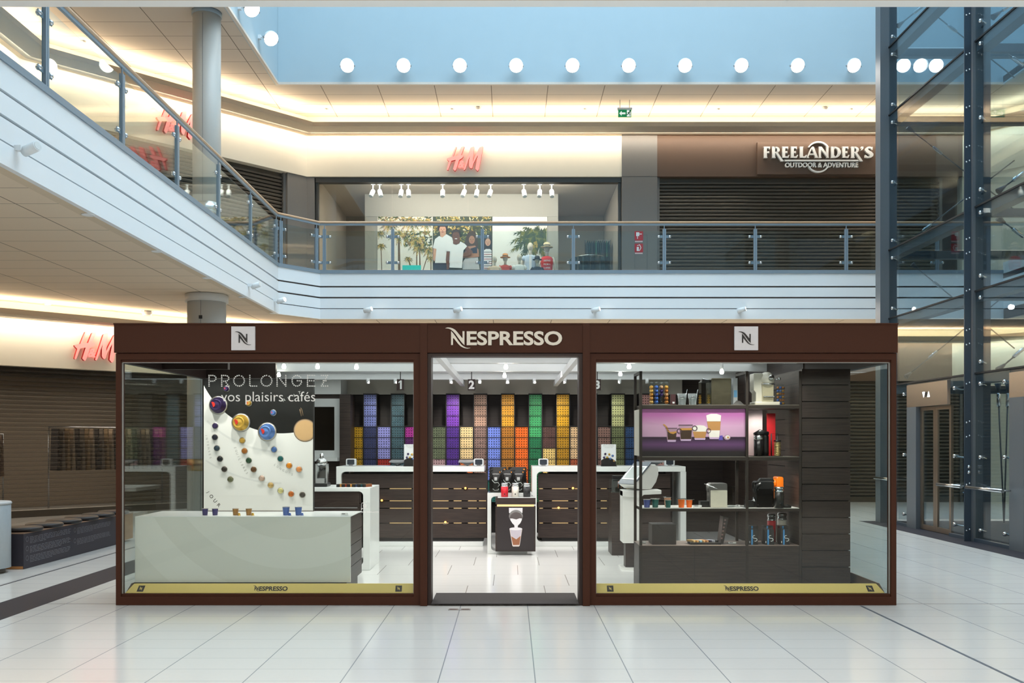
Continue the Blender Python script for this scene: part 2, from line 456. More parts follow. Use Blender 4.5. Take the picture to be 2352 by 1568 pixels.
# fascia: four white boards with shadow gaps
m = MB()
for z0, z1, o in ((4.085, 4.296, .015), (4.314, 4.526, .01), (4.560, 4.762, .005), (4.796, 5.06, 0)):
    m.sweep(EDGE, [(o, z0), (o, z1), (-.05, z1), (-.05, z0)])
m.sweep(EDGE, [(o, z) for o, z in ((-.05, 4.1), (-.05, 5.05), (-.07, 5.05), (-.07, 4.1))], 1)
m.sweep(EDGE, [(-.052, 4.087), (-.18, 4.087), (-.18, 4.12), (-.052, 4.12)], 2)
struct(m.build('trim_5', [FASCIA, GROOVE, PLAIN_CEIL]))
# fascia of the gallery over the camera (seen only in reflections)
struct(MB().box(-4.79, 10.6, 5.5, 5.584, 4.09, 5.3).build('trim_6', FASCIA))
struct(MB().box(10.6, 10.7, 5.5, 20, 4.09, 5.3).build('trim_7', FASCIA))

# upper ceiling with the atrium opening, and the upstand above it, sky tint in its paint
m = MB()
m.box(-15, -5.01, 5.0, 26.5, 9.16, 9.3); m.box(-5.01, 14.2, 20.01, 26.5, 9.16, 9.3); m.box(10.6, 14.2, 5, 20, 9.16, 9.3); m.box(-5, 10.6, 4.5, 5.584, 9.16, 9.3)
struct(m.build('ceiling_upper', CEIL_U))
m = MB(); m.box(-5.06, -5.003, 5.5, 20.06, 9.13, 19.8); struct(m.build('wall_upstand_left', SKYTINTWALL))
m = MB(); m.box(-5.0, 10.6, 20.003, 20.06, 9.13, 19.8); struct(m.build('wall_upstand_back', SKYTINTWALL))
m = MB(); m.box(10.6, 10.66, 5.5, 20.06, 9.13, 19.8); struct(m.build('wall_upstand_right', SKYTINTWALL))
m = MB(); m.box(-5.06, 10.66, 5.5, 5.56, 4.3, 19.8); struct(m.build('wall_upstand_near', SKYTINTWALL))
m = MB(); m.sweep([(-4.99, 5.6), (-4.99, 19.99), (10.6, 19.99)], [(.012, 9.12), (.012, 9.17), (-.05, 9.17), (-.05, 9.12)])
struct(m.build('trim_8', mat('beige_edge', (214, 204, 192), .6)))

# bulkheads: a plate hanging in front of the wall, light troughs above and behind
def bulkhead(path, zb, zc, name):
    m = MB()
    m.sweep(path, [(.70, zb), (.70, zb + .10), (.68, zb + .10), (.68, zb + .02), (.13, zb + .02), (.13, zb)])
    return struct(m.build(name, TAUPE))
bulkhead(WU, 8.70, 9.16, 'trim_9')
bulkhead(WL, 3.77, 4.09, 'trim_10')
# walls behind the sign bands, up to the ceilings
def cut(path, p, q):
    """part of a polyline between two points lying on it"""
    def par(pt):
        best = None; acc = 0
        for i in range(len(path) - 1):
            a, b = Vector(path[i]), Vector(path[i + 1]); d = b - a; L = d.length
            t = max(0, min(1, (Vector(pt) - a).dot(d) / (L * L))); dist = (a + d * t - Vector(pt)).length
            if best is None or dist < best[0]: best = (dist, acc + t * L)
            acc += L
        return best[1]
    s0, s1 = par(p), par(q); out = []; acc = 0
    for i in range(len(path) - 1):
        a, b = Vector(path[i]), Vector(path[i + 1]); L = (b - a).length
        if s0 >= acc and s0 < acc + L: out.append(tuple(a + (b - a) * ((s0 - acc) / L)))
        if acc + L > s0 + 1e-6 and acc + L < s1 - 1e-6: out.append(tuple(b))
        if s1 > acc and s1 <= acc + L + 1e-9: out.append(tuple(a + (b - a) * ((s1 - acc) / L)))
        acc += L
    return out
BANDU = (7.74, 8.74); BANDL = (2.886, 3.80)
def band(path, z, o=0., t=.25): return [(o, z[0]), (o, z[1]), (o - t, z[1]), (o - t, z[0])]
XP0, XP1 = 2.65, 3.49          # grey pillar between the two shops
struct(MB().sweep(cut(WU, WU[0], (XP0, 22.1)), band(0, BANDU)).build('wall_upper_sign', CREAM))
struct(MB().sweep(cut(WU, (XP1, 22.1), (10.75, 22.1)), band(0, BANDU)).build('wall_upper_brown', BROWNW))
struct(MB().sweep(cut(WU, (10.75, 22.1), WU[-1]), band(0, BANDU)).build('wall_upper_right', CREAM))
struct(MB().sweep(cut(WL, WL[0], (6.8, 22.1)), band(0, BANDL)).build('wall_lower_sign', CREAM))
struct(MB().sweep(cut(WL, (6.8, 22.1), (10.5, 22.1)), band(0, BANDL)).build('wall_lower_brown', BROWNW))
struct(MB().sweep(cut(WL, (10.5, 22.1), WL[-1]), band(0, BANDL)).build('wall_lower_right', CREAM))
struct(MB().sweep(WU, band(0, (8.741, 9.158))).build('wall_upper_cove', CREAM)); struct(MB().sweep(WL, band(0, (3.801, 4.089))).build('wall_lower_cove', CREAM))
m = MB(); m.box(XP0, XP1, 22.06, 22.6, 5.06, 7.72); m.box(XP0, XP1, 22.08, 22.6, 7.74, 8.74)
m.box(XP0, XP1, 22.09, 22.6, 7.72, 7.74)
struct(m.build('wall_pillar', GREYP))
struct(MB().sweep(cut(WU, (-5.19, 21.74), (-4.66, 22.1)), band(0, (5.06, 7.74), -.03, .3)).build('wall_pillar_corner', GREYP))
struct(MB().sweep(cut(WL, (-3.2, 22.1), (-2.6, 22.1)), band(0, (0, 2.886), -.02, .3)).build('wall_pillar_lower', GREYP))
m = MB(); m.sweep(cut(WU, (10.75, 22.1), WU[-1]), band(0, (5.06, 7.74), -.02)); struct(m.build('wall_gallery_right', CREAM))
m = MB(); m.sweep(cut(WL, (11.2, 21.8), WL[-1]), band(0, (0, 2.886), -.02)); struct(m.build('wall_hall_right', CREAM))
m = MB(); m.sweep(cut(WU, WU[0], (-9.29, 17.4)), band(0, (5.06, 7.74), -.02)); struct(m.build('wall_gallery_left', GREYP))
# dark backing behind everything and the wall behind the camera
m = MB(); m.box(-16, 14.2, 26.5, 26.7, 0, 9.3); m.box(-16.1, -15.9, -8, 26.5, 0, 9.3); m.box(14.1, 14.3, -8, 26.5, 0, 9.3)
struct(m.build('wall_outer', mat('dark_backing', (70, 66, 62), .8)))
m = MB(); m.box(-16, 14.2, -8.2, -8, 0, 4.4); struct(m.build('wall_behind_camera', mat('mall_wall_behind', (96, 88, 78), .7)))

# ------------------------------------------------------------------ roller shutters
def shutter(name, label, path, z0, z1, material, pitch=.085):
    root = thing(name, label, 'roller shutter', (*path[0], z0))
    prof = []
    n = int((z1 - z0 - .14) / pitch)
    for i in range(n):
        z = z0 + .14 + i * pitch
        prof += [(-.045, z), (-.045, z + pitch * .05), (.0, z + pitch * .14), (.012, z + pitch * .36), (.014, z + pitch * .60), (.004, z + pitch * .78), (-.045, z + pitch * .82)]
    prof += [(-.045, z1)]
    MB().sweep(path, prof, 0, closed=False, smooth=False).build('slat_curtain', material, root, recalc=False)
    MB().sweep(path, [(.02, z0), (.02, z0 + .13), (-.02, z0 + .13), (-.02, z0)]).build('bottom_bar', SHUT, root)
    for p, q in ((path[0], path[1]), (path[-1], path[-2])):
        d = (Vector(q) - Vector(p)).normalized() * .06
        MB().sweep([p, (p[0] + d.x, p[1] + d.y)] if p == path[0] else [(p[0] + d.x, p[1] + d.y), p], [(.05, z0), (.05, z1), (-.05, z1), (-.05, z0)]).build('guide_rail', GREYP, root)
    return root
def off(path, o): return inset(path, o)
shutter('roller_shutter', 'bronze roller shutter upstairs on the angled left shop front behind the column', off(cut(WU, (-9.2, 17.73), (-5.19, 21.74)), -.16), 5.06, 7.74, SHUT)
shutter('roller_shutter', 'wide dark roller shutter upstairs below the outdoor shop sign', [(3.5, 22.22), (10.3, 22.22)], 5.06, 7.74, SHUT)
m_perf = None
def perforated():
    m, nt, out = new_mat('perforated_slats')
    t = nt.nodes.new('ShaderNodeBsdfTransparent'); b = nt.nodes.new('ShaderNodeBsdfPrincipled')
    b.inputs['Base Color'].default_value = lin((70, 61, 50)); b.inputs['Roughness'].default_value = .45; b.inputs['Metallic'].default_value = .3
    mx = nt.nodes.new('ShaderNodeMixShader'); mx.inputs[0].default_value = .68
    nt.links.new(t.outputs[0], mx.inputs[1]); nt.links.new(b.outputs[0], mx.inputs[2]); nt.links.new(mx.outputs[0], out.inputs[0])
    return m
PERF = perforated()
shutter('roller_shutter', 'long see-through roller shutter on the ground floor, left behind the bench', off(cut(WL, (-14.8, 12.13), (-4.95, 21.98)), -.16), 0.0, 2.886, PERF)
shutter('roller_shutter', 'ground floor roller shutter straight behind the coffee kiosk', [(-2.5, 22.24), (6.6, 22.24)], 0.0, 2.886, SHUT)
shutter('roller_shutter', 'ground floor roller shutter seen behind the glass elevator tower', [(6.9, 22.24), (10.8, 22.24)], 0.0, 2.886, SHUT)

# ------------------------------------------------------------------ round column
root = thing('column', 'round pale column left of the atrium, through both storeys', 'column', (-5.45, 16.7, 0))
c = (-5.45, 16.7, 0)
COLP = mat('column_paint', (190, 187, 180), .45, var=.02)
MB().lathe([(.335, .0), (.335, 3.98)], c, 48).build('lower_shaft', COLP, root)
MB().lathe([(.375, 3.95), (.375, 4.075), (.36, 4.085)], c, 48).build('collar', COLP, root)
MB().lathe([(.338, .94), (.338, 1.15)], c, 48).build('band', mat('brass', (172, 152, 112), .35, .7), root)['label'] = 'brass band'
MB().lathe([(.245, 5.06), (.245, 9.10)], c, 48).build('upper_shaft', COLP, root)
MB().lathe([(.25, 5.5), (.25, 5.72)], c, 48).build('band', CHROME, root)['label'] = 'polished steel band'
MB().lathe([(.262, 9.08), (.262, 9.158)], c, 48).build('collar', STEELB, root)
MB().box(-5.48, -5.42, 16.36, 16.4, 3.62, 3.68).build('clip', BLACKM, root)
m = MB(); m.box(-5.447, -5.443, 16.361, 16.37, .02, 3.95); m.box(-5.447, -5.443, 16.452, 16.462, 5.1, 9.05); m.build('joint_strip', STEELD, root)

# ------------------------------------------------------------------ gallery railing
root = thing('gallery_railing', 'glass gallery railing with beech handrail running along the upper floor edge', 'railing', (-4.79, 19.19, 5.06))
RP = [(-4.79, 5.6), (-4.79, 19.19), (-4.09, 20.0), (10.6, 20.0)]
MB().sweep(RP, [(.02, 5.06), (.02, 5.135), (-.07, 5.135), (-.07, 5.06)]).build('base_rail', STEELB, root)
hp = inset(RP, -.03)
hr = MB()
prof = [(-.03 + .04 * cos(a * pi / 6), 6.165 + .026 * sin(a * pi / 6)) for a in range(12)]
hr.sweep(RP, [(round(o, 5), z) for o, z in prof], smooth=True); hr.build('handrail', BEECH, root)
MB().sweep(RP, [(-.012, 6.10), (-.012, 6.145), (-.048, 6.145), (-.048, 6.10)]).build('rail_bar', STEELB, root)
def rail_post(x, y, dx, dy):
    """post at x, y; dx, dy = direction of the railing"""
    T = Matrix(((dx, -dy, 0, x), (dy, dx, 0, y), (0, 0, 1, 0), (0, 0, 0, 1)))
    p = MB(); p.T = T
    p.box(-.036, -.004, .0, .045, 5.10, 6.02); p.box(.004, .036, .0, .045, 5.10, 6.02); p.box(-.004, .004, .01, .035, 5.1, 6.02); p.box(-.008, .008, .015, .03, 6.0, 6.11)
    po = p.build('post', STEELB, root)
    for z in (5.30, 5.86):
        b = MB(); b.T = T; b.box(-.145, .145, .024, .034, z - .03, z + .03); bo = b.build('bracket', STEELB, po)
        for s in (-1, 1):
            c = MB(); c.T = T; c.lathe([(0, -.03), (.02, -.026), (.03, -.012), (.03, .02), (.02, .028), (0, .03)], (s * .118, .03, z), 12, axis='y'); c.build('clamp', CHROME, po)
def rail_pane(x0, y0, x1, y1, g=.05):
    d = Vector((x1 - x0, y1 - y0)); L = d.length; d /= L
    T = Matrix(((d.x, -d.y, 0, x0), (d.y, d.x, 0, y0), (0, 0, 1, 0), (0, 0, 0, 1)))
    p = MB(); p.T = T; p.box(g, L - g, .022, .034, 5.16, 5.98); p.build('glass_pane', GLASS_R, root)
ys = [19.13 - 1.9 * i for i in range(8)][::-1]
xs = [-4.0, -2.53] + [-.60 + 1.958 * k for k in range(6)]
for y in ys: rail_post(-4.79, y, 0, 1)
for a, b in zip(ys[:-1], ys[1:]): rail_pane(-4.79, a, -4.79, b)
dd = Vector((.70, .81)).normalized()
for t in (.08, .99): rail_post(-4.79 + dd.x * t, 19.19 + dd.y * t, dd.x, dd.y)
rail_pane(-4.79 + dd.x * .08, 19.19 + dd.y * .08, -4.79 + dd.x * .99, 19.19 + dd.y * .99)
for x in xs: rail_post(x, 20.0, 1, 0)
for a, b in zip(xs[:-1], xs[1:]): rail_pane(a, 20.0, b, 20.0)
# ================================================================== the coffee kiosk
KF = 8.38
KX = lambda px: wx(px, KF)
KZ = lambda py: wz(py, KF)
BROWN = mat('kiosk_bronze_brown', (68, 37, 23), .55, .0, spec=.2, var=.04, scale=60)
BROWND = mat('kiosk_dark_brown', (44, 28, 24), .5, .1, var=.04)
WENGE = wood('wenge_boards', (42, 34, 31), (74, 61, 55), .42, planks=.1275, axis=2)
WENGE0 = wood('wenge_plain', (37, 30, 28), (68, 55, 50), .42)
WENGEV = wood('wenge_dark_back', (36, 28, 26), (58, 48, 44), .5, planks=.17, axis=2)
GOLD = mat('gold_anodised', (236, 210, 124), .45, .12, var=.02, scale=8)
IVORY = mat('ivory_letters', (228, 220, 204), .45)
INK = mat('dark_ink', (36, 26, 24), .5)
LACQ = mat('white_lacquer', (234, 237, 235), .25, var=.01)
LIGHTP = mat('white_ceiling_panel', (240, 242, 242), .6, var=.01)
BEAMW = mat('white_beam', (222, 224, 224), .5, var=.01)
BULB = emit('bulb_light', (255, 246, 230), 30)
NGLYPH = ([(490, 487), (530, 470), (570, 462), (650, 468), (720, 490), (790, 530), (850, 590), (920, 675), (990, 762), (1025, 800), (1025, 580), (1085, 580), (1085, 1010), (1030, 960), (960, 878), (880, 768), (800, 658), (730, 580), (660, 525), (600, 498), (540, 490)],
          [(670, 572), (735, 640), (820, 760), (900, 880), (985, 990), (1060, 1052), (1130, 1086), (1200, 1096), (1270, 1090), (1230, 1106), (1180, 1114), (1110, 1106), (1040, 1085), (960, 1040), (890, 970), (820, 880), (760, 805), (730, 785), (730, 1005), (670, 1005)])
def n_logo(m, cx, cz, w, y, depth, mi=0, M=None):
    """N with two swooshes; w = width of the whole mark"""
    k = w / 780.0
    for g in NGLYPH:
        pts = [((x - 880) * k, -(yy - 788) * k) for x, yy in g]
        if M is None: m.prism([(cx + a, cz + b) for a, b in pts], y - depth, y, mi)
        else:
            T0 = m.T; m.T = M; m.prism(pts, 0, depth, mi, 'xy'); m.T = T0
def wordmark(m, x0, x1, z0, z1, y, depth, mi=0):
    """the kiosk's name; z0..z1 = cap height of the plain letters"""
    w = x1 - x0
    n_logo(m, x0 + w * .106, (z0 + z1) / 2 + (z1 - z0) * .02, w * .216, y, depth, mi)
    m.text('ESPRESSO', front((x0 + w * .182 + x1) / 2, y, (z0 + z1) / 2), x1 - x0 - w * .182, z1 - z0, depth, .028, mi)
kiosk = thing('shop_kiosk', 'brown framed glass coffee kiosk with white N logos in the middle of the hall', 'kiosk', (0, KF, 0))
KR, KL = 3.478, -3.558
# floor, header, posts, frames
MB().box(KL + .05, KR - .05, 8.46, 14.955, .002, .0132).build('floor_panel', KFLOOR, kiosk)
def header(p0, p1, lab=None):
    m = MB(); m.box(KX(p0), KX(p1), KF - .03, KF + .12, KZ(810), KZ(746)); m.box(KX(p0), KX(p1), KF - .045, KF + .14, KZ(746), KZ(743))
    m.box(KX(p0), KX(p1), KF - .032, KF - .028, KZ(810.5), KZ(809.5))
    return m.build('header', BROWN, kiosk)
h1, h2, h3 = header(265, 966), header(982, 1338), header(1354, 2059)
for p0, p1 in ((966, 982), (1338, 1354)):
    MB().box(KX(p0), KX(p1), KF - .04, KF + .14, 0.002, KZ(743)).build('post', BROWN, kiosk)
for p0, p1 in ((982, 990), (1330, 1338)):
    MB().box(KX(p0), KX(p1), KF + .0, KF + .20, 0.002, KZ(811)).build('door_jamb', BROWND, kiosk)
MB().box(KX(990), KX(1330), KF + .0, KF + .20, KZ(817), KZ(811)).build('door_lintel', BROWND, kiosk)
def window_frame(o0, o1, g0, g1):
    m = MB()
    m.box(KX(o0), KX(g0), KF, KF + .09, .002, KZ(811)); m.box(KX(g1), KX(o1), KF, KF + .09, .002, KZ(811))
    m.box(KX(g0), KX(g1), KF, KF + .09, KZ(826), KZ(811)); m.box(KX(g0), KX(g1), KF, KF + .09, .002, KZ(1370))
    m.box(KX(g0), KX(g1), KF + .02, KF + .06, KZ(1370), KZ(1364)); m.box(KX(g0), KX(g1), KF + .02, KF + .06, KZ(831), KZ(826))
    m.build('window_frame', BROWN, kiosk)
    e = MB(); w = .006
    e.box(KX(g0), KX(g0) + w, KF + .03, KF + .05, KZ(1364), KZ(831)); e.box(KX(g1) - w, KX(g1), KF + .03, KF + .05, KZ(1364), KZ(831)); e.box(KX(g0), KX(g1), KF + .03, KF + .05, KZ(831) - w, KZ(831))
    e.build('glazing_bead', mat('grey_bead', (170, 170, 166), .4), kiosk)
    return MB().box(KX(g0), KX(g1), KF + .04, KF + .05, KZ(1364), KZ(831)).build('glass_pane', GLASS_K, kiosk)
pane_l = window_frame(266, 966, 277, 950)
pane_r = window_frame(1354, 2059, 1369, 2047)
# glazed sides
for x, s in ((KL, 1), (KR, -1)):
    MB().box(x, x + s * .05, KF + .09, 10.75, .002, .07).build('side_rail', BROWN, kiosk)
    MB().box(x, x + s * .06, KF + .09, 10.75, 2.19, 2.537).build('side_beam', BROWND, kiosk)
    MB().box(x, x + s * .06, 10.75, 10.82, .002, 2.537).build('side_post', BROWND, kiosk)
    MB().box(x + s * .02, x + s * .03, KF + .09, 10.75, .07, 2.19).build('glass_pane', GLASS_K, kiosk)
    MB().box(x, x + s * .07, 10.82, 15.05, .002, 2.537).build('side_wall', WENGE, kiosk)
# back wall, white frieze above the capsule display, ceiling
MB().box(KL, KR, 14.96, 15.05, .002, 2.55).build('back_wall', WENGEV, kiosk)
MB().box(-2.86, 2.75, 14.875, 14.955, wz(905, 14.8), 2.5).build('frieze', mat('frieze_cream', (214, 208, 196), .6, var=.02), kiosk)
m = MB(); m.box(KL + .06, KR - .06, 8.52, 14.95, 2.50, 2.535); m.build('ceiling_panel', LIGHTP, kiosk)
MB().box(KL + .06, -2.84, 9.35, 9.42, 2.20, 2.50).build('ceiling_beam', BROWND, kiosk)
MB().box(KL + .06, -2.70, 10.70, 10.76, 2.20, 2.50).build('ceiling_beam', BROWND, kiosk)
MB().box(KL + .06, -2.84, 8.52, 9.35, 2.46, 2.499).build('ceiling_soffit', BROWND, kiosk)
MB().box(2.66, KR - .06, 8.52, 10.76, 2.40, 2.499).build('ceiling_soffit', mat('brown_soffit', (110, 92, 80), .6), kiosk)
for y, x0, x1 in ((11.0, -2.65, KR - .06), (12.35, -3.48, KR - .06), (14.05, -3.48, KR - .06)):
    MB().box(x0, x1, y, y + .10, 2.40, 2.499).build('ceiling_beam', BEAMW, kiosk)
for xb in (-.735, .70):
    MB().box(xb - .03, xb + .03, 8.6, 14.4, 2.315, 2.39).build('ceiling_beam', BEAMW, kiosk)
# wood pier and niche at the back left
MB().box(wx(780, 14.2), wx(805, 14.2), 14.2, 14.57, .0134, wz(905, 14.2)).build('pier', WENGE, kiosk)
MB().box(KL + .07, wx(780, 14.2), 14.3, 14.9, wz(905, 14.3), 2.49).build('bulkhead', LACQ, kiosk)
MB().box(KL + .07, wx(780, 14.2), 14.35, 14.9, .014, wz(905, 14.35)).build('back_panel', WENGE, kiosk)
m = MB(); y = 14.3
m.box(wx(640, y), wx(780, y), y, y + .05, wz(934, y), wz(915, y)); m.box(wx(768, y), wx(780, y), y, y + .05, wz(1034, y), wz(934, y)); m.box(wx(640, y), wx(780, y), y, y + .05, wz(1050, y), wz(1034, y))
m.box(wx(640, y), wx(782, y), y - .25, y + .05, wz(1058, y), wz(1050, y))
nf = m.build('niche_frame', LACQ, kiosk)
MB().box(wx(640, y), wx(768, y), y + .03, y + .05, wz(1034, y), wz(934, y)).build('screen', mat('niche_screen', (30, 25, 18), .15), nf)
# gold sills with the name and two emblems
SY = KF + .065
def sill(path, name, mt):
    return MB().sweep(path, [(0, .085), (0, .096), (-.048, .1785), (-.062, .1785), (-.062, .085)]).build(name, mt, kiosk)
s1 = MB().sweep([(-3.0, SY), (KX(949), SY)], [(0, .085), (0, .096), (-.048, .1785), (-.062, .1785), (-.062, .085)])
def mitred(xa, xb, ma, mb_):
    """front sill from xa to xb; ma / mb_ = 1 where the end is mitred"""
    pr = [(0, .085), (0, .096), (.048, .1785), (.062, .1785), (.062, .085)]
    m = MB(); vs = []
    for x, s, mi in ((xa, 1, ma), (xb, -1, mb_)):
        vs += [(x + s * mi * o, SY + o, z) for o, z in pr]
    n = 5
    return m.add(vs, [tuple(range(n)), tuple(range(2 * n - 1, n - 1, -1))] + [(i, (i + 1) % n, n + (i + 1) % n, n + i) for i in range(n)])
slope = Matrix.Rotation(atan2(.0825, .048), 4, 'X')
def sill_print(par, cx_px, e0, e1, k0, k1):
    y, z = SY + .024 - .0015, .137
    M = Matrix.Translation((KX(cx_px), y, z)) @ slope
    m = MB(); T0 = M @ Matrix.Translation((0, 0, 0))
    w = .317
    m.text('ESPRESSO', T0 @ Matrix.Translation((w * .09, 0, 0)), w * .818, .043, .0012, .028)
    n_logo(m, 0, 0, w * .216, 0, .0012, 0, T0 @ Matrix.Translation((-w * .395, .001, 0)))
    m.build('lettering', INK, par)
    for ex, kk in ((e0, k0), (e1, k1)):
        M = Matrix.Translation((KX(ex), y, z)) @ slope
        e = MB(); e.T = M @ Matrix(((1, kk, 0, 0), (0, 1, 0, 0), (0, 0, 1, 0), (0, 0, 0, 1))); e.box(-.029, .029, -.029, .029, 0, .0012)
        T1 = e.T; n_logo(e, 0, 0, .04, 0, .0012, 1, T1 @ Matrix.Translation((0, 0, .0012)))
        e.build('emblem', [INK, GOLD], par)
sl = mitred(KX(280), KX(948.5), 1.35, 0).build('gold_sill', GOLD, kiosk)
sill_print(sl, 615, 315, 913, .2, .0)
sr = mitred(KX(1372), KX(2040), 0, 1.35).build('gold_sill', GOLD, kiosk)
sill_print(sr, 1708, 1404, 2007, .0, -.2)
for x, s in ((-3.515, 1), (3.425, -1)):
    MB().prism([(x, .085), (x + s * .06, .085), (x + s * .06, .1785), (x + s * .048, .1785), (x, .096)], KF + .13, 10.74, 0).build('side_sill', mat('bronze_sill_back', (112, 94, 78), .5, .2), kiosk)
# signs on the header
for px, h in ((562, h1), (1711, h3)):
    m = MB(); m.box(KX(px - 27), KX(px + 27), KF - .05, KF - .03, KZ(805), KZ(751)); pl = m.build('logo_plate', mat('logo_plate_grey', (214, 212, 214), .4), h)
    l = MB(); n_logo(l, KX(px), KZ(778), .146, KF - .05, .004); l.build('logo', mat('logo_black', (22, 18, 18), .5), h)
m = MB(); wordmark(m, KX(1024), KX(1290.5), KZ(794), KZ(761.5), KF - .034, .012); m.build('sign_lettering', IVORY, h2)

# lettering on the left window
def stroke_dots(strokes, step):
    out = []
    for s in strokes:
        L = [0]
        for a, b in zip(s[:-1], s[1:]): L.append(L[-1] + sqrt((b[0] - a[0]) ** 2 + (b[1] - a[1]) ** 2))
        n = max(1, round(L[-1] / step))
        for i in range(n + 1):
            d = L[-1] * i / n
            for k in range(len(s) - 1):
                if L[k + 1] >= d - 1e-9:
                    t = (d - L[k]) / max(1e-9, L[k + 1] - L[k]); p = (s[k][0] + (s[k + 1][0] - s[k][0]) * t, s[k][1] + (s[k + 1][1] - s[k][1]) * t); break
            if all((p[0] - q[0]) ** 2 + (p[1] - q[1]) ** 2 > (step * .6) ** 2 for q in out): out.append(p)
    return out
def arc(cx, cy, rx, ry, a0, a1, n=16): return [(cx + rx * cos(math.radians(a0 + (a1 - a0) * i / n)), cy + ry * sin(math.radians(a0 + (a1 - a0) * i / n))) for i in range(n + 1)]
def glyph(ch, w, h):
    b = [(0, h), (w * .5, h)] + arc(w * .5, h * .73, w * .5, h * .27, 90, -90) + [(0, h * .46)]
    return {'P': [[(0, 0), (0, h)], b], 'R': [[(0, 0), (0, h)], b, [(w * .45, h * .46), (w, 0)]], 'O': [arc(w / 2, h / 2, w / 2, h / 2, 90, 450, 40)[:-1]],
            'L': [[(0, h), (0, 0), (w, 0)]], 'N': [[(0, 0), (0, h)], [(0, h), (w, 0)], [(w, 0), (w, h)]], 'E': [[(0, 0), (0, h)], [(0, h), (w, h)], [(0, h / 2), (w * .9, h / 2)], [(0, 0), (w, 0)]],
            'G': [arc(w / 2, h / 2, w / 2, h / 2, 40, 360, 40) + [(w * .55, h / 2)]], 'Z': [[(0, h), (w, h)], [(w, h), (0, 0)], [(0, 0), (w, 0)], [(w * .3, h / 2), (w * .75, h / 2)]]}[ch]
VINYL = mat('white_vinyl', (246, 246, 243), .5); GY = KF + .0385
sc = 3.178
for ch, a, b in (('P', 721, 772), ('R', 814, 866), ('O', 902, 980), ('L', 1020, 1070), ('O', 1103, 1182), ('N', 1220, 1284), ('G', 1330, 1400), ('E', 1443, 1495), ('Z', 1545, 1590)):
    m = MB(); x0, x1 = KX(250 + a / sc), KX(250 + b / sc); z0, z1 = KZ(730 + 495 / sc), KZ(730 + 417 / sc)
    for p in stroke_dots(glyph(ch, x1 - x0, z1 - z0), .0172):
        m.lathe([(.0062, -.001), (.0062, .001)], (x0 + p[0], GY, z0 + p[1]), 10, axis='y')
    m.build('dotted_letter', VINYL, pane_l)
m = MB()
m.text('vos plaisirs cafés', front(KX(613.5), GY + .0005, KZ(913.5)), KX(722) - KX(505), None, .002, -.006)
m.build('glass_lettering', VINYL, pane_l)
m = MB(); s = 255.
bx, bz = KX(836.5), KZ(1161)
def loop(m, pts, r, y): m.tube([(a, y, b) for a, b in pts], r, 6)
loop(m, [(bx - .032, bz - .026), (bx + .030, bz - .026), (bx + .034, bz + .022), (bx - .028, bz + .022), (bx - .032, bz - .026)], .0022, GY)
loop(m, arc(bx + .002, bz + .022, .013, .018, 0, 180, 10), .0022, GY)
m.build('bag_icon', VINYL, pane_l); m = MB()
m.text('@', front(bx, GY, bz - .003), None, .034, .002, .01)
m.build('at_mark', VINYL, pane_l); m = MB()
m.prism([(bx - .034, bz - .046), (bx - .020, bz - .030), (bx - .032, bz - .028)], GY - .001, GY)
m.build('cursor_mark', VINYL, pane_l); m = MB()
m.text('www.nespresso.com', front(KX(838), GY, KZ(1177)), KX(868) - KX(808), None, .001, 0)
m.build('glass_lettering', VINYL, pane_l)

# ceiling bulbs
for i, (px, py, Y) in enumerate(((654, 841, 11.0), (731, 841, 11.0), (820, 842, 11.0), (642, 860, 12.35), (1162, 842, 11.1), (1159, 862, 12.4), (1444, 841, 11.1), (1424, 858, 12.4), (1656, 853, 11.0))):
    x, z = wx(px, Y), wz(py, Y)
    b = MB(); b.lathe([(0, z - .035), (.02, z - .03), (.026, z - .01), (.016, z + .02), (.01, z + .03)], (x, Y - .04, 0), 14); bb = b.build('bulb', BULB, kiosk)
    MB().lathe([(.018, z + .025), (.018, 2.40)], (x, Y - .04, 0), 10).build('lamp_holder', BEAMW, bb)
# small white cylinder spots along the capsule wall
for px in (846.5, 909, 1036, 1102, 1166, 1227, 1297, 1422, 1485):
    Y = 14.0; x = wx(px, Y)
    MB().lathe([(.024, wz(881, Y)), (.024, wz(872, Y) + .02)], (x, Y - .05, 0), 14).build('spot_cylinder', BEAMW, kiosk)
for px, tx in ((850, 850), (913, 913), (1040, 1040), (1103, 1103), (1166, 1166), (1230, 1230), (1293, 1293), (1419, 1419)):
    spot('capsule_wall_spot', (wx(px, 13.9), 13.9, 2.36), (wx(tx, 14.6), 14.6, 1.55), 60 if px in (1040, 1166) else 30, NEUT, 70, .7, .03)

# door mat, floor vent
m = MB(); m.box(KX(991), KX(1329), KF - .03, 8.93, .0142, .022)
tag(m.build('door_mat', mat('mat_grey_ribbed', (62, 58, 58), .9, var=.35, scale=220)), 'dark grey ribbed entrance mat across the kiosk doorway', 'door mat')
Y = 3191 / (1399.5 - 1009.)
m = MB(); m.box(wx(1030, Y), wx(1081, Y), Y - .035, Y + .035, 0, .003)
fo = m.build('floor_socket', mat('socket_steel', (150, 148, 146), .4, .6)); tag(fo, 'small steel floor socket plate in front of the kiosk doorway', 'floor socket')
for s in (-1, 1):
    e = MB(); cx = wx(1055.5, Y) + s * .052; e.lathe([(.026, .003), (.026, .005)], (cx, Y, 0), 20, sx=1.5); e.build('lid', mat('socket_lid', (112, 92, 84), .5), fo)
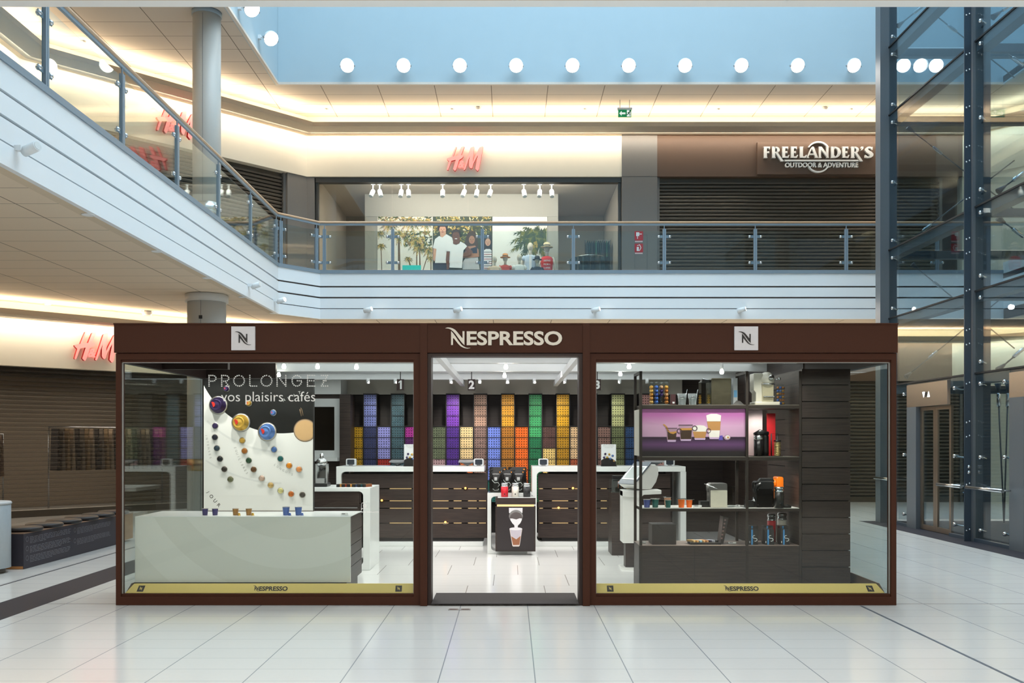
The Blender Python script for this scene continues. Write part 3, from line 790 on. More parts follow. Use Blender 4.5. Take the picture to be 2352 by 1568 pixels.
# ================================================================== inside the kiosk
def ring_print(name, c1, c2, cx, cz, radii, rough=.3, metal=0.):
    """printed concentric bands around a point (world x, z); colour changes at every radius"""
    if name in _mats: return _mats[name]
    m, nt, out = new_mat(name); b = bsdf(nt, out, rough, metal)
    N = nt.nodes.new; geo = N('ShaderNodeNewGeometry'); sep = N('ShaderNodeSeparateXYZ'); nt.links.new(geo.outputs['Position'], sep.inputs[0])
    def M(op, a, bb):
        n = N('ShaderNodeMath'); n.operation = op
        for i, v in enumerate((a, bb)):
            if isinstance(v, (int, float)): n.inputs[i].default_value = v
            else: nt.links.new(v, n.inputs[i])
        return n.outputs[0]
    dx = M('SUBTRACT', sep.outputs[0], cx); dz = M('SUBTRACT', sep.outputs[2], cz)
    d = M('SQRT', M('ADD', M('MULTIPLY', dx, dx), M('MULTIPLY', dz, dz)), 0)
    acc = 0.0
    s = None
    for i, r in enumerate(radii):
        g = M('GREATER_THAN', d, r)
        g = M('MULTIPLY', g, 1.0 if i % 2 == 0 else -1.0)
        s = g if s is None else M('ADD', s, g)
    mx = N('ShaderNodeMix'); mx.data_type = 'RGBA'; mx.inputs[6].default_value = lin(c1); mx.inputs[7].default_value = lin(c2)
    nt.links.new(s, mx.inputs[0]); nt.links.new(mx.outputs[2], b.inputs['Base Color'])
    _mats[name] = m
    return m
PLASTICB = mat('black_plastic', (22, 21, 22), .32)
GREYPL = mat('grey_plastic', (150, 152, 154), .4)
ACRYL = glass('clear_acrylic', (244, 248, 247), 1.6, extra=.02)
TUMBLER = glass('drinking_glass', (246, 249, 249), 1.9, extra=.05)
BRASSG = mat('brass_strip', (222, 190, 130), .3, .9)  # glow stands in for lamplight reflected in the brass gaps
BRASSGLOW = glow('brass_reflection_glow', (255, 214, 150), .55)

# ------------------------------------------------------------ display counter and capsule board
Y1, Y2 = 8.56, 9.23
xl, xr = wx(310, Y1), wx(805, Y1); zt, zb = wz(1186, Y1), wz(1337, Y1)
dc = thing('display_counter', 'white lacquered display counter in the left shop window with dark drawers', 'counter', ((xl + xr) / 2, (Y1 + Y2) / 2, .014))
cc = (wx(250 + 1340 / 3.178, Y1), wz(1000 - 12 / 3.178, Y1)); k = Y1 / FOC / 3.178
MB().box(xl, xr - .002, Y1, Y1 + .03, zb, zt - .004).build('front_panel', ring_print('counter_print', (226, 226, 218), (232, 232, 225), cc[0], cc[1], [770 * k, 985 * k, 1180 * k, 1400 * k], .22), dc)
MB().box(xl, xr, Y1, Y2, zt - .004, zt + .0).build('top', LACQ, dc)
MB().box(xl, xl + .02, Y1 + .03, Y2, zb, zt - .004).build('side_panel', LACQ, dc)
zs = [zt - .006 - (zt - zb) * f for f in (0, .245, .44, .60, .765, 1.0)]
for a, b in zip(zs[:-1], zs[1:]): MB().box(xr - .03, xr - .004, Y1 + .032, Y2, b + .003, a - .003).build('drawer', WENGE0, dc)
MB().box(xl + .02, xr - .031, Y1 + .03, Y2 - .002, zb + .002, zt - .006).build('carcass', BLACKM, dc)
MB().box(xl + .05, xr - .045, Y1 + .06, Y2 - .0, .014, zb).build('plinth', WENGE0, dc)
# board
BY = 9.19
bxl, bxr, bzb, bzt = wx(468, BY), wx(721, BY), zt, wz(870, BY)
bd = thing('capsule_board', 'tall black and white advertising board with coffee capsules in the left window', 'display board', ((bxl + bxr) / 2, BY, bzb))
kb = BY / FOC / 3.178
def bp(zx, zy): return wx(250 + zx / 3.178, BY), wz(730 + zy / 3.178, BY)
bcx, bcz = bp(1260, 209)
MB().box(bxl, bxr - .008, BY, BY + .03, bzb + .004, bzt).build('panel', ring_print('board_print', (14, 13, 13), (236, 234, 230), bcx, bcz, [633 * kb], .3), bd)
MB().box(bxr - .008, bxr, BY - .002, BY + .032, bzb + .004, bzt).build('edge_trim', BLACKM, bd)
MB().box(bxl, bxr, BY - .004, BY + .034, bzb, bzb + .006).build('foot_rail', mat('brown_foot', (70, 50, 40), .5), bd)
m = MB()
for r0, r1 in ((760, 775), (990, 1003)):
    pts = [(bcx + r * kb * cos(a), bcz + r * kb * sin(a)) for r, rng in ((r0, range(0, 41)), (r1, range(40, -1, -1))) for a in [math.radians(180 + 2.25 * i) for i in rng]]
    n = 40
    for i in range(n):
        a0, a1 = pts[i], pts[i + 1]; b0, b1 = pts[-1 - i], pts[-2 - i]
        q = [a0, a1, b1, b0]
        if all(bxl < p[0] < bxr - .009 and bzb + .01 < p[1] < bzt for p in q): m.prism(q, BY - .0008, BY)
m.build('printed_arc', mat('light_grey_print', (222, 221, 218), .4), bd)
def capsule_mat(c): return mat('capsule_%d_%d_%d' % c, c, .34, .6, var=.02)
RIM = mat('capsule_rim', (196, 190, 180), .3, .9)
def capsule(zx, zy, r, c, parent=bd, dot=False):
    x, z = bp(zx, zy); R = r * kb
    m = MB(); m.lathe([(R, 0), (R, -R * .07), (R * .88, -R * .12), (R * .68, -R * .92), (R * .62, -R * 1.02), (R * .52, -R * 1.05), (R * .47, -R * 1.00), (R * .3, -R * 1.06), (0, -R * 1.09)], (x, BY, z), 24, axis='y')
    o = m.build('capsule', capsule_mat(c), parent)
    MB().lathe([(R * 1.02, 0), (R * 1.04, -R * .05), (R * .9, -R * .12)], (x, BY, z), 24, axis='y').build('rim', RIM, o)
    if dot:
        m = MB(); m.prism([(x - R * .22 * 1 + R * .3 * cos(a) - R * .1, z + R * .02 + R * .3 * sin(a)) for a in [math.radians(-70 + 22.5 * i) for i in range(9)]], BY - R * 1.13, BY - R * .98)
        m.build('mark', mat('capsule_red', (200, 40, 30), .4), o)
for zx, zy, c in ((800, 636, (58, 44, 84)), (965, 763, (206, 164, 70)), (1157, 830, (92, 128, 190))): capsule(zx, zy, 67, c, dot=True)
for zx, zy, c in ((777, 787, (62, 50, 92)), (775, 870, (44, 46, 58)), (789, 950, (56, 72, 82)), (812, 1028, (42, 44, 48)), (844, 1103, (64, 58, 54)), (888, 1177, (104, 106, 78)),
                  (975, 894, (190, 150, 66)), (991, 970, (170, 106, 48)), (1022, 1040, (50, 80, 58)), (1058, 1105, (100, 70, 44)), (1117, 1170, (196, 168, 152)), (1182, 1220, (206, 172, 110)), (1254, 1260, (214, 206, 140)), (1331, 1284, (190, 104, 46)), (1414, 1290, (76, 70, 64)),
                  (1207, 960, (80, 112, 168)), (1253, 1027, (30, 92, 92)), (1317, 1077, (226, 140, 40)), (1389, 1104, (228, 150, 92)),
                  (858, 517, (64, 48, 92)), (1022, 622, (200, 158, 76)), (1200, 691, (96, 132, 196))): capsule(zx, zy, 23, c, dot=zy < 700)
# printed cup seen from above, cut by the board's edge
cxp, czp = bp(1432, 820); R = 84 * kb
def disc_clip(r, y0, y1, mi, m):
    pts = [(min(bxr - .009, cxp + r * cos(2 * pi * i / 48)), czp + r * sin(2 * pi * i / 48)) for i in range(48)]
    m.prism(pts, y0, y1, mi)
m = MB(); disc_clip(R, BY - .002, BY, 0, m); disc_clip(R * .93, BY - .004, BY - .002, 1, m); disc_clip(R * .86, BY - .006, BY - .004, 2, m)
hx, hz = bp(1398, 690); m.tube([(hx + .012, BY - .002, hz - .035), (hx - .006, BY - .004, hz + .03), (hx + .004, BY - .004, hz + .045), (hx + .014, BY - .004, hz + .03), (hx + .028, BY - .002, hz - .03)], .006, 8, 0)
m.build('printed_cup', [mat('cup_rim_print', (120, 98, 76), .3), mat('cup_glass_print', (190, 160, 128), .3), mat('coffee_crema', (206, 166, 116), .4)], bd)
def word_on_path(m, word, pts, h, y, mi=0):
    for ch, (zx, zy, ang) in zip(word, pts):
        if ch == ' ': continue
        x, z = bp(zx, zy); ap = ch == "'"
        m.text(ch, front(x, y, z) @ Matrix.Rotation(math.radians(ang), 4, 'Z') @ Matrix.Translation((0, h * .33 if ap else 0, 0)), None, h * .34 if ap else h, .0015, .002, mi)
def lerp_path(a, b, n, a0, a1, bow=0.):
    dx, dy = b[0] - a[0], b[1] - a[1]
    return [(a[0] + dx * t - dy * bow * 4 * t * (1 - t), a[1] + dy * t + dx * bow * 4 * t * (1 - t), a0 + (a1 - a0) * t) for t in [i / (n - 1) for i in range(n)]]
m = MB(); word_on_path(m, 'JOUR', lerp_path((722, 1270), (803, 1366), 4, -60, -42), .034, BY); m.build('lettering', INK, bd)
m = MB(); word_on_path(m, 'INTENSES', lerp_path((711, 858), (742, 1020), 8, -88, -72), .020, BY)
word_on_path(m, 'EQUILIBRES', lerp_path((922, 948), (1008, 1132), 10, -78, -52, .03), .022, BY); word_on_path(m, "LUNGO'S", lerp_path((1213, 1072), (1338, 1142), 7, -40, -18, .03), .022, BY)
m.build('lettering', mat('grey_print', (176, 174, 170), .5), bd)
m = MB(); word_on_path(m, 'NUIT', lerp_path((1276, 600), (1392, 545), 4, 40, 10), .026, BY); m.build('lettering', mat('pale_print', (200, 200, 196), .5), bd)

# ------------------------------------------------------------ cups and capsules standing on the counter
def cup(name, px, py_top, py_bot, half_top, Y, c, label, group=None, cat='cup', lid=False):
    x = wx(px, Y); s = Y / FOC; h = (py_bot - py_top) * s; r = half_top * s
    z = None
    root = thing(name, label, cat, (x, Y, 0), group)
    b = MB(); b.lathe([(r * .70, 0), (r * .74, h * .03), (r * .93, h * .93), (r * .93, h * .98)], (x, Y, 0), 28); o = b.build('body', mat('cup_%d_%d_%d' % c, c, .35, .3, var=.02), root)
    m = MB(); m.lathe([(r * .93, h * .95), (r * 1.0, h * .96), (r * 1.0, h), (r * .9, h), (r * .88, h * .93)], (x, Y, 0), 28); m.build('rim', RIM, root)
    if lid: m = MB(); m.box(x - r * 1.25, x + r * 1.25, Y - r * 1.0, Y + r * 1.0, h, h + .0035); m.build('lid', ACRYL, root)
    return root
CT = zt
for px, c, lab in ((471, (66, 60, 110), 'dark purple tin cup on the white counter, leftmost of the row'), (494, (66, 60, 110), 'dark purple tin cup on the white counter, second from left'), (541, (160, 116, 62), 'bronze tin cup on the white counter, left of the bronze pair'), (571.5, (160, 116, 62), 'bronze tin cup on the white counter, right of the bronze pair')):
    o = cup('tin_cup', px, 1167, 1182.5, 7.4, 8.72, c, lab); o.location.z = CT
for px, lab in ((657, 'blue tin cup on the white counter, left of the blue pair'), (685.5, 'blue tin cup on the white counter, right of the blue pair')):
    o = cup('tin_cup', px, 1163, 1182.5, 8.6, 8.72, (84, 110, 172), lab); o.location.z = CT
def loose_capsule(px, py, c, label, Y):
    x = wx(px, Y); r = .0145
    root = thing('coffee_capsule', label, 'coffee capsule', (x, Y, CT))
    MB().lathe([(r * 1.1, CT), (r * 1.1, CT + .002), (r * .95, CT + .003), (r * .75, CT + .022), (r * .5, CT + .026), (0, CT + .027)], (x, Y, 0), 20).build('body', capsule_mat(c), root)
    MB().lathe([(r * 1.2, CT), (r * 1.2, CT + .0025), (r, CT + .003)], (x, Y, 0), 20).build('rim', RIM, root)
for px, c, lab in ((549, (190, 150, 60), 'small gold coffee capsule beside the left bronze cup'), (580.5, (190, 150, 60), 'small gold coffee capsule beside the right bronze cup'), (665.5, (84, 110, 172), 'small blue coffee capsule beside the left blue cup'), (694, (84, 110, 172), 'small blue coffee capsule beside the right blue cup')):
    loose_capsule(px, 1180, c, lab, 8.66)
def price_tag(px, Y, z, label, w=.062):
    x = wx(px, Y); root = thing('price_holder', label, 'price holder', (x, Y, z))
    MB().box(x - w / 2, x + w / 2, Y - .02, Y + .02, z, z + .006).build('base', ACRYL, root)
    m = MB(); m.box(x - w / 2, x + w / 2, Y - .016, Y - .010, z + .006, z + .024); m.build('card', mat('card_white', (225, 226, 226), .5), root)
    m = MB(); m.box(x - w * .36, x + w * .1, Y - .0172, Y - .016, z + .014, z + .019); m.build('print', INK, root)
price_tag(792, 8.70, CT, 'clear price holder lying at the right end of the white counter')

# ------------------------------------------------------------ tasting counter on the left
def cshape(x0, x1, z0, z1, tl, tt, tb, r, open_side, xb=None, xt=None, n=6):
    """C-shaped outline: top slab, one leg, bottom slab; open to the left (L) or right (R)"""
    sgn = 1 if open_side == 'L' else -1
    if open_side == 'L': leg, fr = x1, x0
    else: leg, fr = x0, x1
    xb = fr if xb is None else xb; xt = fr if xt is None else xt
    pts = [(xt, z1), (leg, z1), (leg, z0), (xb, z0), (xb, z0 + tb)]
    ix = leg - sgn * tl
    for i in range(n + 1):
        a = pi / 2 * i / n
        pts.append((ix - sgn * r + sgn * r * sin(a), z0 + tb + r - r * cos(a)))
    for i in range(n + 1):
        a = pi / 2 * i / n
        pts.append((ix - sgn * r + sgn * r * cos(a), z1 - tt - r + r * sin(a)))
    pts.append((xt, z1 - tt))
    return pts
TY0, TY1 = 10.53, 11.27
tx0, tx1 = wx(600, TY0), wx(850, TY0); tz = wz(1120, TY0)
tc = thing('tasting_counter', 'coffee tasting counter with white looped frame and dark drawers behind the white counter', 'counter', (tx1 - .6, 10.9, .014))
MB().prism(cshape(tx0, tx1, .014, tz, wx(850, TY0) - wx(834, TY0), .042, .055, .05, 'L'), TY0, TY1).build('frame', LACQ, tc, bevel=.004)
xa = wx(825, TY0 + .02); zc0, zc1 = wz(1262, TY0), tz - .045
MB().box(tx0 + .05, xa, TY0 + .02, TY1 - .02, zc0, zc1).build('cabinet', WENGE0, tc)
n = 5
for i in range(n):
    a, b = zc1 - (zc1 - zc0) * i / n, zc1 - (zc1 - zc0) * (i + 1) / n
    MB().box(xa + .001, xa + .02, TY0 + .03, TY1 - .03, b + .006, a - .006).build('drawer', WENGE0, tc)
MB().box(tx0 + .05, xa - .02, TY0 + .012, TY0 + .02, wz(1167, TY0), wz(1165, TY0)).build('trim_line', GREYPL, tc)
# chrome coffee machine and sleeves on it
def machine_chrome():
    Y = 10.85; z0 = tz; x = wx(739, Y); s = Y / FOC
    root = thing('coffee_machine', 'chrome and black coffee machine standing on the tasting counter', 'coffee machine', (x, Y, z0))
    MB().rbox(x - 16 * s, x + 16 * s, Y - .10, Y + .12, z0, z0 + 8 * s, .01).build('base', PLASTICB, root, bevel=.004)
    m = MB(); m.lathe([(11 * s, 0), (12.5 * s, .03), (12.5 * s, .055), (9 * s, .075), (5 * s, .085)], (x, Y, z0 + 48 * s), 24); m.build('head', CHROME, root)
    m = MB(); m.tube([(x, Y, z0 + 58 * s), (x, Y, z0 + 74 * s), (x, Y, z0 + 76 * s)], [4.6 * s, 4.2 * s, 2 * s], 16); m.build('lever', CHROME, root)
    for sx in (-1, 1): MB().rbox(x + sx * 12 * s - 1.8 * s, x + sx * 12 * s + 1.8 * s, Y - .02, Y + .06, z0 + 8 * s, z0 + 52 * s, .002).build('side_column', CHROME, root)
    MB().rbox(x - 10 * s, x + 10 * s, Y + .05, Y + .10, z0 + 8 * s, z0 + 46 * s, .006).build('water_tank', ACRYL, root)
    m = MB(); m.lathe([(2 * s, 0), (5 * s, 6 * s)], (x, Y - .04, z0 + 36 * s), 14); m.build('spout', PLASTICB, root)
    MB().rbox(x - 9 * s, x + 9 * s, Y - .08, Y + .02, z0 + 8 * s, z0 + 19 * s, .004).build('drip_tray', CHROME, root)
machine_chrome()
SLC = [(196, 140, 70), (150, 60, 40), (226, 160, 80), (70, 78, 110), (40, 90, 96), (150, 90, 60)]
def sleeve_row(cols, x0, dx, Y, z, lab, grp, dz=.034, l=.14):
    for i, c in enumerate(cols):
        x = x0 + dx * i
        root = thing('capsule_box', lab % ORD[i], 'capsule box', (x, Y, z))
        m = MB(); m.T = Matrix.Translation((x, Y, z)) @ Matrix.Rotation(-.55, 4, 'Z'); m.box(-.0125, .0125, -l / 2, l / 2, 0, dz); m.build('carton', mat('carton_%d_%d_%d' % c, c, .35, .2), root)
        m = MB(); m.T = Matrix.Translation((x, Y, z)) @ Matrix.Rotation(-.55, 4, 'Z'); m.box(-.0127, .0127, -l / 2 - .001, -l / 2 + .03, -.0, dz * 1.005); m.build('end_band', BLACKM, root)
        m = MB(); m.T = Matrix.Translation((x, Y, z)) @ Matrix.Rotation(-.55, 4, 'Z'); m.box(-.008, .008, -l / 2 + .03, l / 2 - .01, dz, dz + .0008); m.build('foil_band', mat('carton_gold', (232, 200, 140), .3, .6), root)
sleeve_row(SLC, wx(784, 10.75), .060, 10.75, tz, 'slanted coffee capsule box on the tasting counter, %s from the left', None)

# ------------------------------------------------------------ the two service counters
def service_counter(pl, pr, plate_r, leg, wood_l, wood_r, label, gaps):
    Y0, Y1 = 12.9, 13.55
    zt_ = wz(1071, Y0); ztb = wz(1083, Y0)
    root = thing('service_counter', label, 'counter', (wx((pl + pr) / 2, Y0), 13.2, .014))
    if leg == 'L': P = cshape(wx(pl, Y0), wx(pr, Y0), .014, zt_, wx(pl + 11, Y0) - wx(pl, Y0), zt_ - ztb, .06, .06, 'R', xb=wx(plate_r, Y0))
    else: P = None
    MB().prism(P, Y0, Y1).build('frame', LACQ, root, bevel=.004)
    zz = [wz(p, 12.98) for p in (1087, 1122, 1150, 1167, 1201, 1236)]
    x0, x1 = wx(wood_l, 12.98), wx(wood_r, 12.98)
    MB().box(x0 + .03, x1 - .03, 13.02, 13.45, zz[-1] + .01, zz[0] - .01).build('carcass', BLACKM, root)
    for a, b in zip(zz[:-1], zz[1:]): MB().box(x0, x1, 12.98, 13.018, b + .007, a - .007).build('plank', WENGE0, root)
    for z in zz[1:-1]:
        for a, b in gaps: MB().box(wx(a, 13.0), wx(b, 13.0), 13.004, 13.016, z - .005, z + .005).build('brass_inlay', BRASSGLOW, root)
    MB().box(x0 + .05, x1 - .05, 13.0, 13.4, .074, zz[-1] + .01).build('plinth', BLACKM, root)
    MB().box(x0 + .15, x1 - .3, 13.1, 13.5, zz[0] - .01, ztb - .002).build('under_shelf', PLASTICB, root)
    return root, zt_
c1, CZ = service_counter(772, 1112, 1109, 'L', 785, 1119, 'left dark wood service counter under number 1 and 2 with white top', [(895, 945), (985, 1030), (1042, 1060), (1075, 1095), (1100, 1116)])
c2, CZ = service_counter(1222, 1575, 1540, 'L', 1236, 1540, 'right dark wood service counter behind the frother stand with white top', [(1239, 1247), (1268, 1305), (1320, 1335), (1380, 1394), (1430, 1446)])
MB().box(wx(1563, 12.9), wx(1576, 12.9), 12.9, 13.55, .014, wz(1083, 12.9)).build('leg', LACQ, c2)
AMB = emit('amber_reflection', (255, 170, 70), 7)  # added glowing blocks imitate spot lamps reflected in the counter gaps
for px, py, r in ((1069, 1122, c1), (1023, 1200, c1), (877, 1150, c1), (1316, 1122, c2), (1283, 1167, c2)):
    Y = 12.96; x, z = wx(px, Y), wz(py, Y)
    a = MB(); a.rbox(x - .028, x + .028, Y - .02, Y + .018, z - .025, z + .012, .006); ao = a.build('lamp_reflection', ACRYL, r)
    MB().ball((x, Y - .005, z + .008), .014, 12, 8).build('bulb', AMB, ao)  # glowing ball stands in for the reflected glint
def card_terminal(px, Y, label, flip=1):
    x, z = wx(px, Y), CZ; w = .07
    root = thing('card_terminal', label, 'card terminal', (x, Y, z))
    m = MB(); m.prism(rrect(x - w, x + w, z + .004, z + .105, .02), Y - .01, Y + .07); m.build('housing', mat('terminal_white', (216, 219, 222), .35), root, bevel=.006)
    m = MB(); m.prism(rrect(x - w * .72, x + w * .72, z + .024, z + .094, .012), Y - .016, Y - .010); m.build('screen', mat('terminal_dark', (52, 58, 66), .2), root)
    m = MB(); m.box(x - w * .7, x - w * .4, Y + .0, Y + .06, z, z + .006); m.box(x + w * .4, x + w * .7, Y + .0, Y + .06, z, z + .006); m.build('foot', GREYPL, root)
    m = MB(); m.box(x - w * .4, x + w * .4, Y - .013, Y - .010, z + .012, z + .02); m.build('keypad', INK, root)
for px, lab in ((806, 'white card terminal at the left end of the left service counter'), (1099.5, 'white card terminal near the right end of the left service counter'), (1248, 'white card terminal at the left end of the right service counter'), (1538, 'white card terminal at the right end of the right service counter')):
    card_terminal(px, 13.05, lab)
def till(px0, px1, label):
    Y = 13.25; x0, x1 = wx(px0, Y), wx(px1, Y); z = CZ
    root = thing('till_screen', label, 'till screen', ((x0 + x1) / 2, Y, z))
    m = MB(); m.add([(x0, Y - .12, z + .062), (x1, Y - .12, z + .062), (x1, Y + .15, z + .085), (x0, Y + .15, z + .085), (x0, Y - .12, z + .050), (x1, Y - .12, z + .050), (x1, Y + .15, z + .072), (x0, Y + .15, z + .072)], [(0, 1, 2, 3), (7, 6, 5, 4), (0, 4, 5, 1), (1, 5, 6, 2), (2, 6, 7, 3), (3, 7, 4, 0)]); m.build('screen', GREYPL, root)
    m = MB(); m.prism([(x0 + .12, z), (x1 - .12, z), (x1 - .03, z + .05), (x0 + .03, z + .05)], Y - .06, Y + .08); m.build('stand', mat('till_dark', (120, 124, 128), .4), root)
till(896, 931, 'flat grey till screen on the left service counter below number 1')
till(1054, 1094, 'flat grey till screen beside the card terminal below number 2')
till(1480, 1524, 'flat grey till screen on the right service counter near its far end')
def promo_stand(px, label):
    Y = 13.0; x, z = wx(px, Y), CZ; w = wx(px + 17, Y) - x; h = wz(1020, Y) - z
    root = thing('promotion_card', label, 'counter card', (x, Y, z))
    MB().box(x - w, x + w, Y, Y + .01, z + .012, z + h).build('card', ring_print('promo_%d' % px, (30, 27, 26), (232, 234, 236), x - w * .1, z - h * .1, [h * .48], .4), root)
    MB().rbox(x - w * 1.05, x + w * 1.05, Y - .05, Y + .06, z, z + .012, .004).build('base', PLASTICB, root)
    m = MB(); m.text('PROLONGEZ', front(x, Y, z + h * .93), w * 1.5, None, .001); m.text('vos plaisirs cafés', front(x, Y, z + h * .85), w * 1.1, None, .001); m.build('lettering', mat('grey_print', (176, 174, 170), .5), root)
    for dx, dz, c in ((-.45, .56, (58, 44, 84)), (.08, .54, (206, 164, 70)), (.55, .48, (92, 128, 190)), (-.62, .40, (64, 50, 92)), (-.2, .40, (206, 164, 70)), (.22, .34, (92, 128, 190)), (.72, .24, (206, 166, 116))):
        R = w * .16; MB().lathe([(R, 0), (R * .7, -R), (0, -R * 1.2)], (x + dx * w, Y, z + dz * h), 16, axis='y').build('capsule', capsule_mat(c), root)
promo_stand(945, 'coffee promotion card on the left service counter, by the left door post')
promo_stand(1398, 'coffee promotion card on the right service counter below number 3')
def number_sign(px, n, label, text_):
    Y = 12.95; x = wx(px, Y); z0, z1 = wz(896, Y), wz(870.5, Y); w = .05
    root = thing('number_sign', label, 'number sign', (x, Y, z0))
    MB().box(x - w, x + w, Y, Y + .03, z0, z1).build('plate', mat('number_plate_brown', (50, 32, 30), .5), root)
    m = MB(); zc = (z0 + z1) / 2; q = (z1 - z0) * .39
    if n == '1': m.prism([(x - .004, zc - q), (x + .020, zc - q), (x + .020, zc + q), (x + .002, zc + q), (x - .026, zc + q * .62), (x - .026, zc + q * .34), (x - .004, zc + q * .56)], Y - .004, Y)
    else: m.text(text_, front(x, Y, zc), None, 2 * q, .004, .04)
    m.build('numeral', mat('numeral_white', (238, 238, 238), .5), root)
    MB().tube([(x, Y + .015, z1), (x, Y + .015, 2.4999)], .006, 8).build('hanger', BLACKM, root)
for px, t, lab in ((919.5, '1', 'hanging number 1 sign over the left service counter'), (1083, '2', 'hanging number 2 sign over the middle of the kiosk'), (1372, '3', 'hanging number 3 sign just right of the doorway post')): number_sign(px, t, lab, t)

# ------------------------------------------------------------ capsule sleeves on the back wall
WY = 14.6
PITCH = 31.62
SLEEVE_C = {-7: [(196, 150, 34)] * 7, -6: [(126, 134, 196)] * 3 + [(58, 64, 106)] * 4, -5: [(160, 158, 226)] * 6 + [(178, 50, 44)], -4: [(74, 102, 112)] * 7, -3: [(196, 56, 164)] * 4 + [(96, 34, 104)] * 3,  # lighter upper rows of tall columns carry the wall spots' light in their colour
            -2: [(70, 66, 66)] * 7, -1: [(104, 114, 88)] * 6 + [(190, 158, 160)] * 4, 0: [(122, 62, 178)] * 3 + [(84, 48, 140)] * 4, 1: [(232, 204, 150)] * 6 + [(204, 110, 60)] * 4, 2: [(176, 142, 122)] * 3 + [(130, 106, 98)] * 7,
            3: [(118, 140, 224)] * 8 + [(40, 110, 104)] * 2, 4: [(232, 166, 48)] * 3 + [(178, 118, 44)] * 7, 5: [(240, 112, 36)] * 9 + [(40, 110, 80)], 6: [(70, 168, 104)] * 4 + [(38, 118, 76)] * 6, 7: [(96, 68, 62)] * 5 + [(236, 206, 128)] * 5,
            8: [(232, 176, 38)] * 3 + [(198, 148, 36)] * 4, 9: [(238, 204, 156)] * 6 + [(188, 96, 62)], 10: [(90, 84, 80)] * 7, 11: [(150, 114, 104)] * 7, 12: [(206, 206, 146)] * 3 + [(124, 132, 92)] * 4, 13: [(52, 84, 132)] * 7, 14: [(226, 168, 160)] * 7, 15: [(226, 172, 164)] * 7}
cab = thing('capsule_display_wall', 'black shelving of tall and short columns for coffee sleeves along the back wall', 'display shelving', (wx(1150, WY), WY, .014))
sl_w = PITCH * WY / FOC; SH = 24.75 * WY / FOC
zrow = lambda r: wz(905.5, WY) - r * SH
BLK = mat('cabinet_black', (26, 22, 22), .5)
for k in range(-7, 16):
    cx = wx(1040 + PITCH * k, WY); r0 = 0 if k % 2 == 0 else 3
    x0, x1 = cx - sl_w / 2 + .004, cx + sl_w / 2 - .004
    ztop = zrow(r0) + .015
    m = MB(); t = .006
    m.box(x0 - .004, x0 + t, WY - .02 if k % 2 == 0 else WY, WY + .26, .014, ztop); m.box(x1 - t, x1 + .004, WY - .02 if k % 2 == 0 else WY, WY + .26, .014, ztop)
    m.box(x0 + t, x1 - t, WY - .01, WY + .26, ztop - .012, ztop); m.box(x0 + t, x1 - t, WY + .2, WY + .26, .014, ztop - .012)
    nrow = len(SLEEVE_C[k])
    for r in range(r0, nrow): m.box(x0 + t, x1 - t, WY - .002, WY + .2, zrow(r + 1) + .001, zrow(r + 1) + .0056)
    m.build('column', BLK, cab)
def sleeve_mesh(c):
    key = 'sleeve_%d_%d_%d' % c
    if key in bpy.data.meshes: return bpy.data.meshes[key]
    w, h = .0375, .0385
    m = MB(); m.rbox(-w / 2, w / 2, 0, .185, 0, h, .004, 0, n=1)
    hole = rrect(-.0085, .0085, h / 2 - .0085, h / 2 + .0085, .003, 1)
    m.prism(hole, -.0015, 0, 1)
    m.prism([(w / 2 - .001, h * .9), (-w / 2 + .001, h * .9), (-w / 2 + .001, h * .97), (w / 2 - .001, h * .97)], -.003, 0, 0)
    o = m.build('tmp_sleeve', [mat('sleeve_%d_%d_%d' % c, c, .32, .1, var=.03), mat('sleeve_dot_%d_%d_%d' % c, tuple(int(v * .28) for v in c), .4)])
    me = o.data; me.name = key
    me.transform(Matrix.Translation(o.location)); bpy.data.objects.remove(o)
    return me
NAMEC = {0: ('violet', 'violet'), 2: ('taupe', 'taupe'), 4: ('amber', 'amber'), 6: ('green', 'green'), 8: ('golden', 'golden')}
rest = {}
stuff = MB(); smats = []; sidx = {}
for k in range(-7, 16):
    for r in range(0 if k % 2 == 0 else 3, len(SLEEVE_C[k])):
        c = SLEEVE_C[k][r]; me = sleeve_mesh(c)
        for row in range(4):
            for col in range(5):
                x = wx(1040 + PITCH * k, WY) + (col - 2) * .0385
                z = zrow(r + 1) + .0065 + (3 - row) * .0392
                y = WY + random.choice((.0, .001, .001, .002, .004, .008))
                if k in NAMEC and r < 3:
                    nm = NAMEC[k][0]
                    o = bpy.data.objects.new('coffee_sleeve', me); COL.objects.link(o); o.location = (x, y, z)
                    tag(o, '%s coffee sleeve, %s from left in the %s row of the tall %s column' % (nm, ORD[col], ORD[r * 4 + row], nm), 'coffee sleeve', 'coffee sleeves in the tall columns seen through the doorway')
                else:
                    n0 = len(stuff.v)
                    for s_, mname in enumerate(me.materials):
                        if mname.name not in sidx: sidx[mname.name] = len(smats); smats.append(mname)
                    stuff.v += [v.co + Vector((x, y, z)) for v in me.vertices]
                    for p in me.polygons: stuff.f.append([i + n0 for i in p.vertices]); stuff.mi.append(sidx[me.materials[p.material_index].name]); stuff.sm.append(False)
o = stuff.build('coffee_sleeves', smats, recalc=False)
tag(o, 'the remaining coloured coffee sleeves filling the display columns', 'coffee sleeves'); o['kind'] = 'stuff'
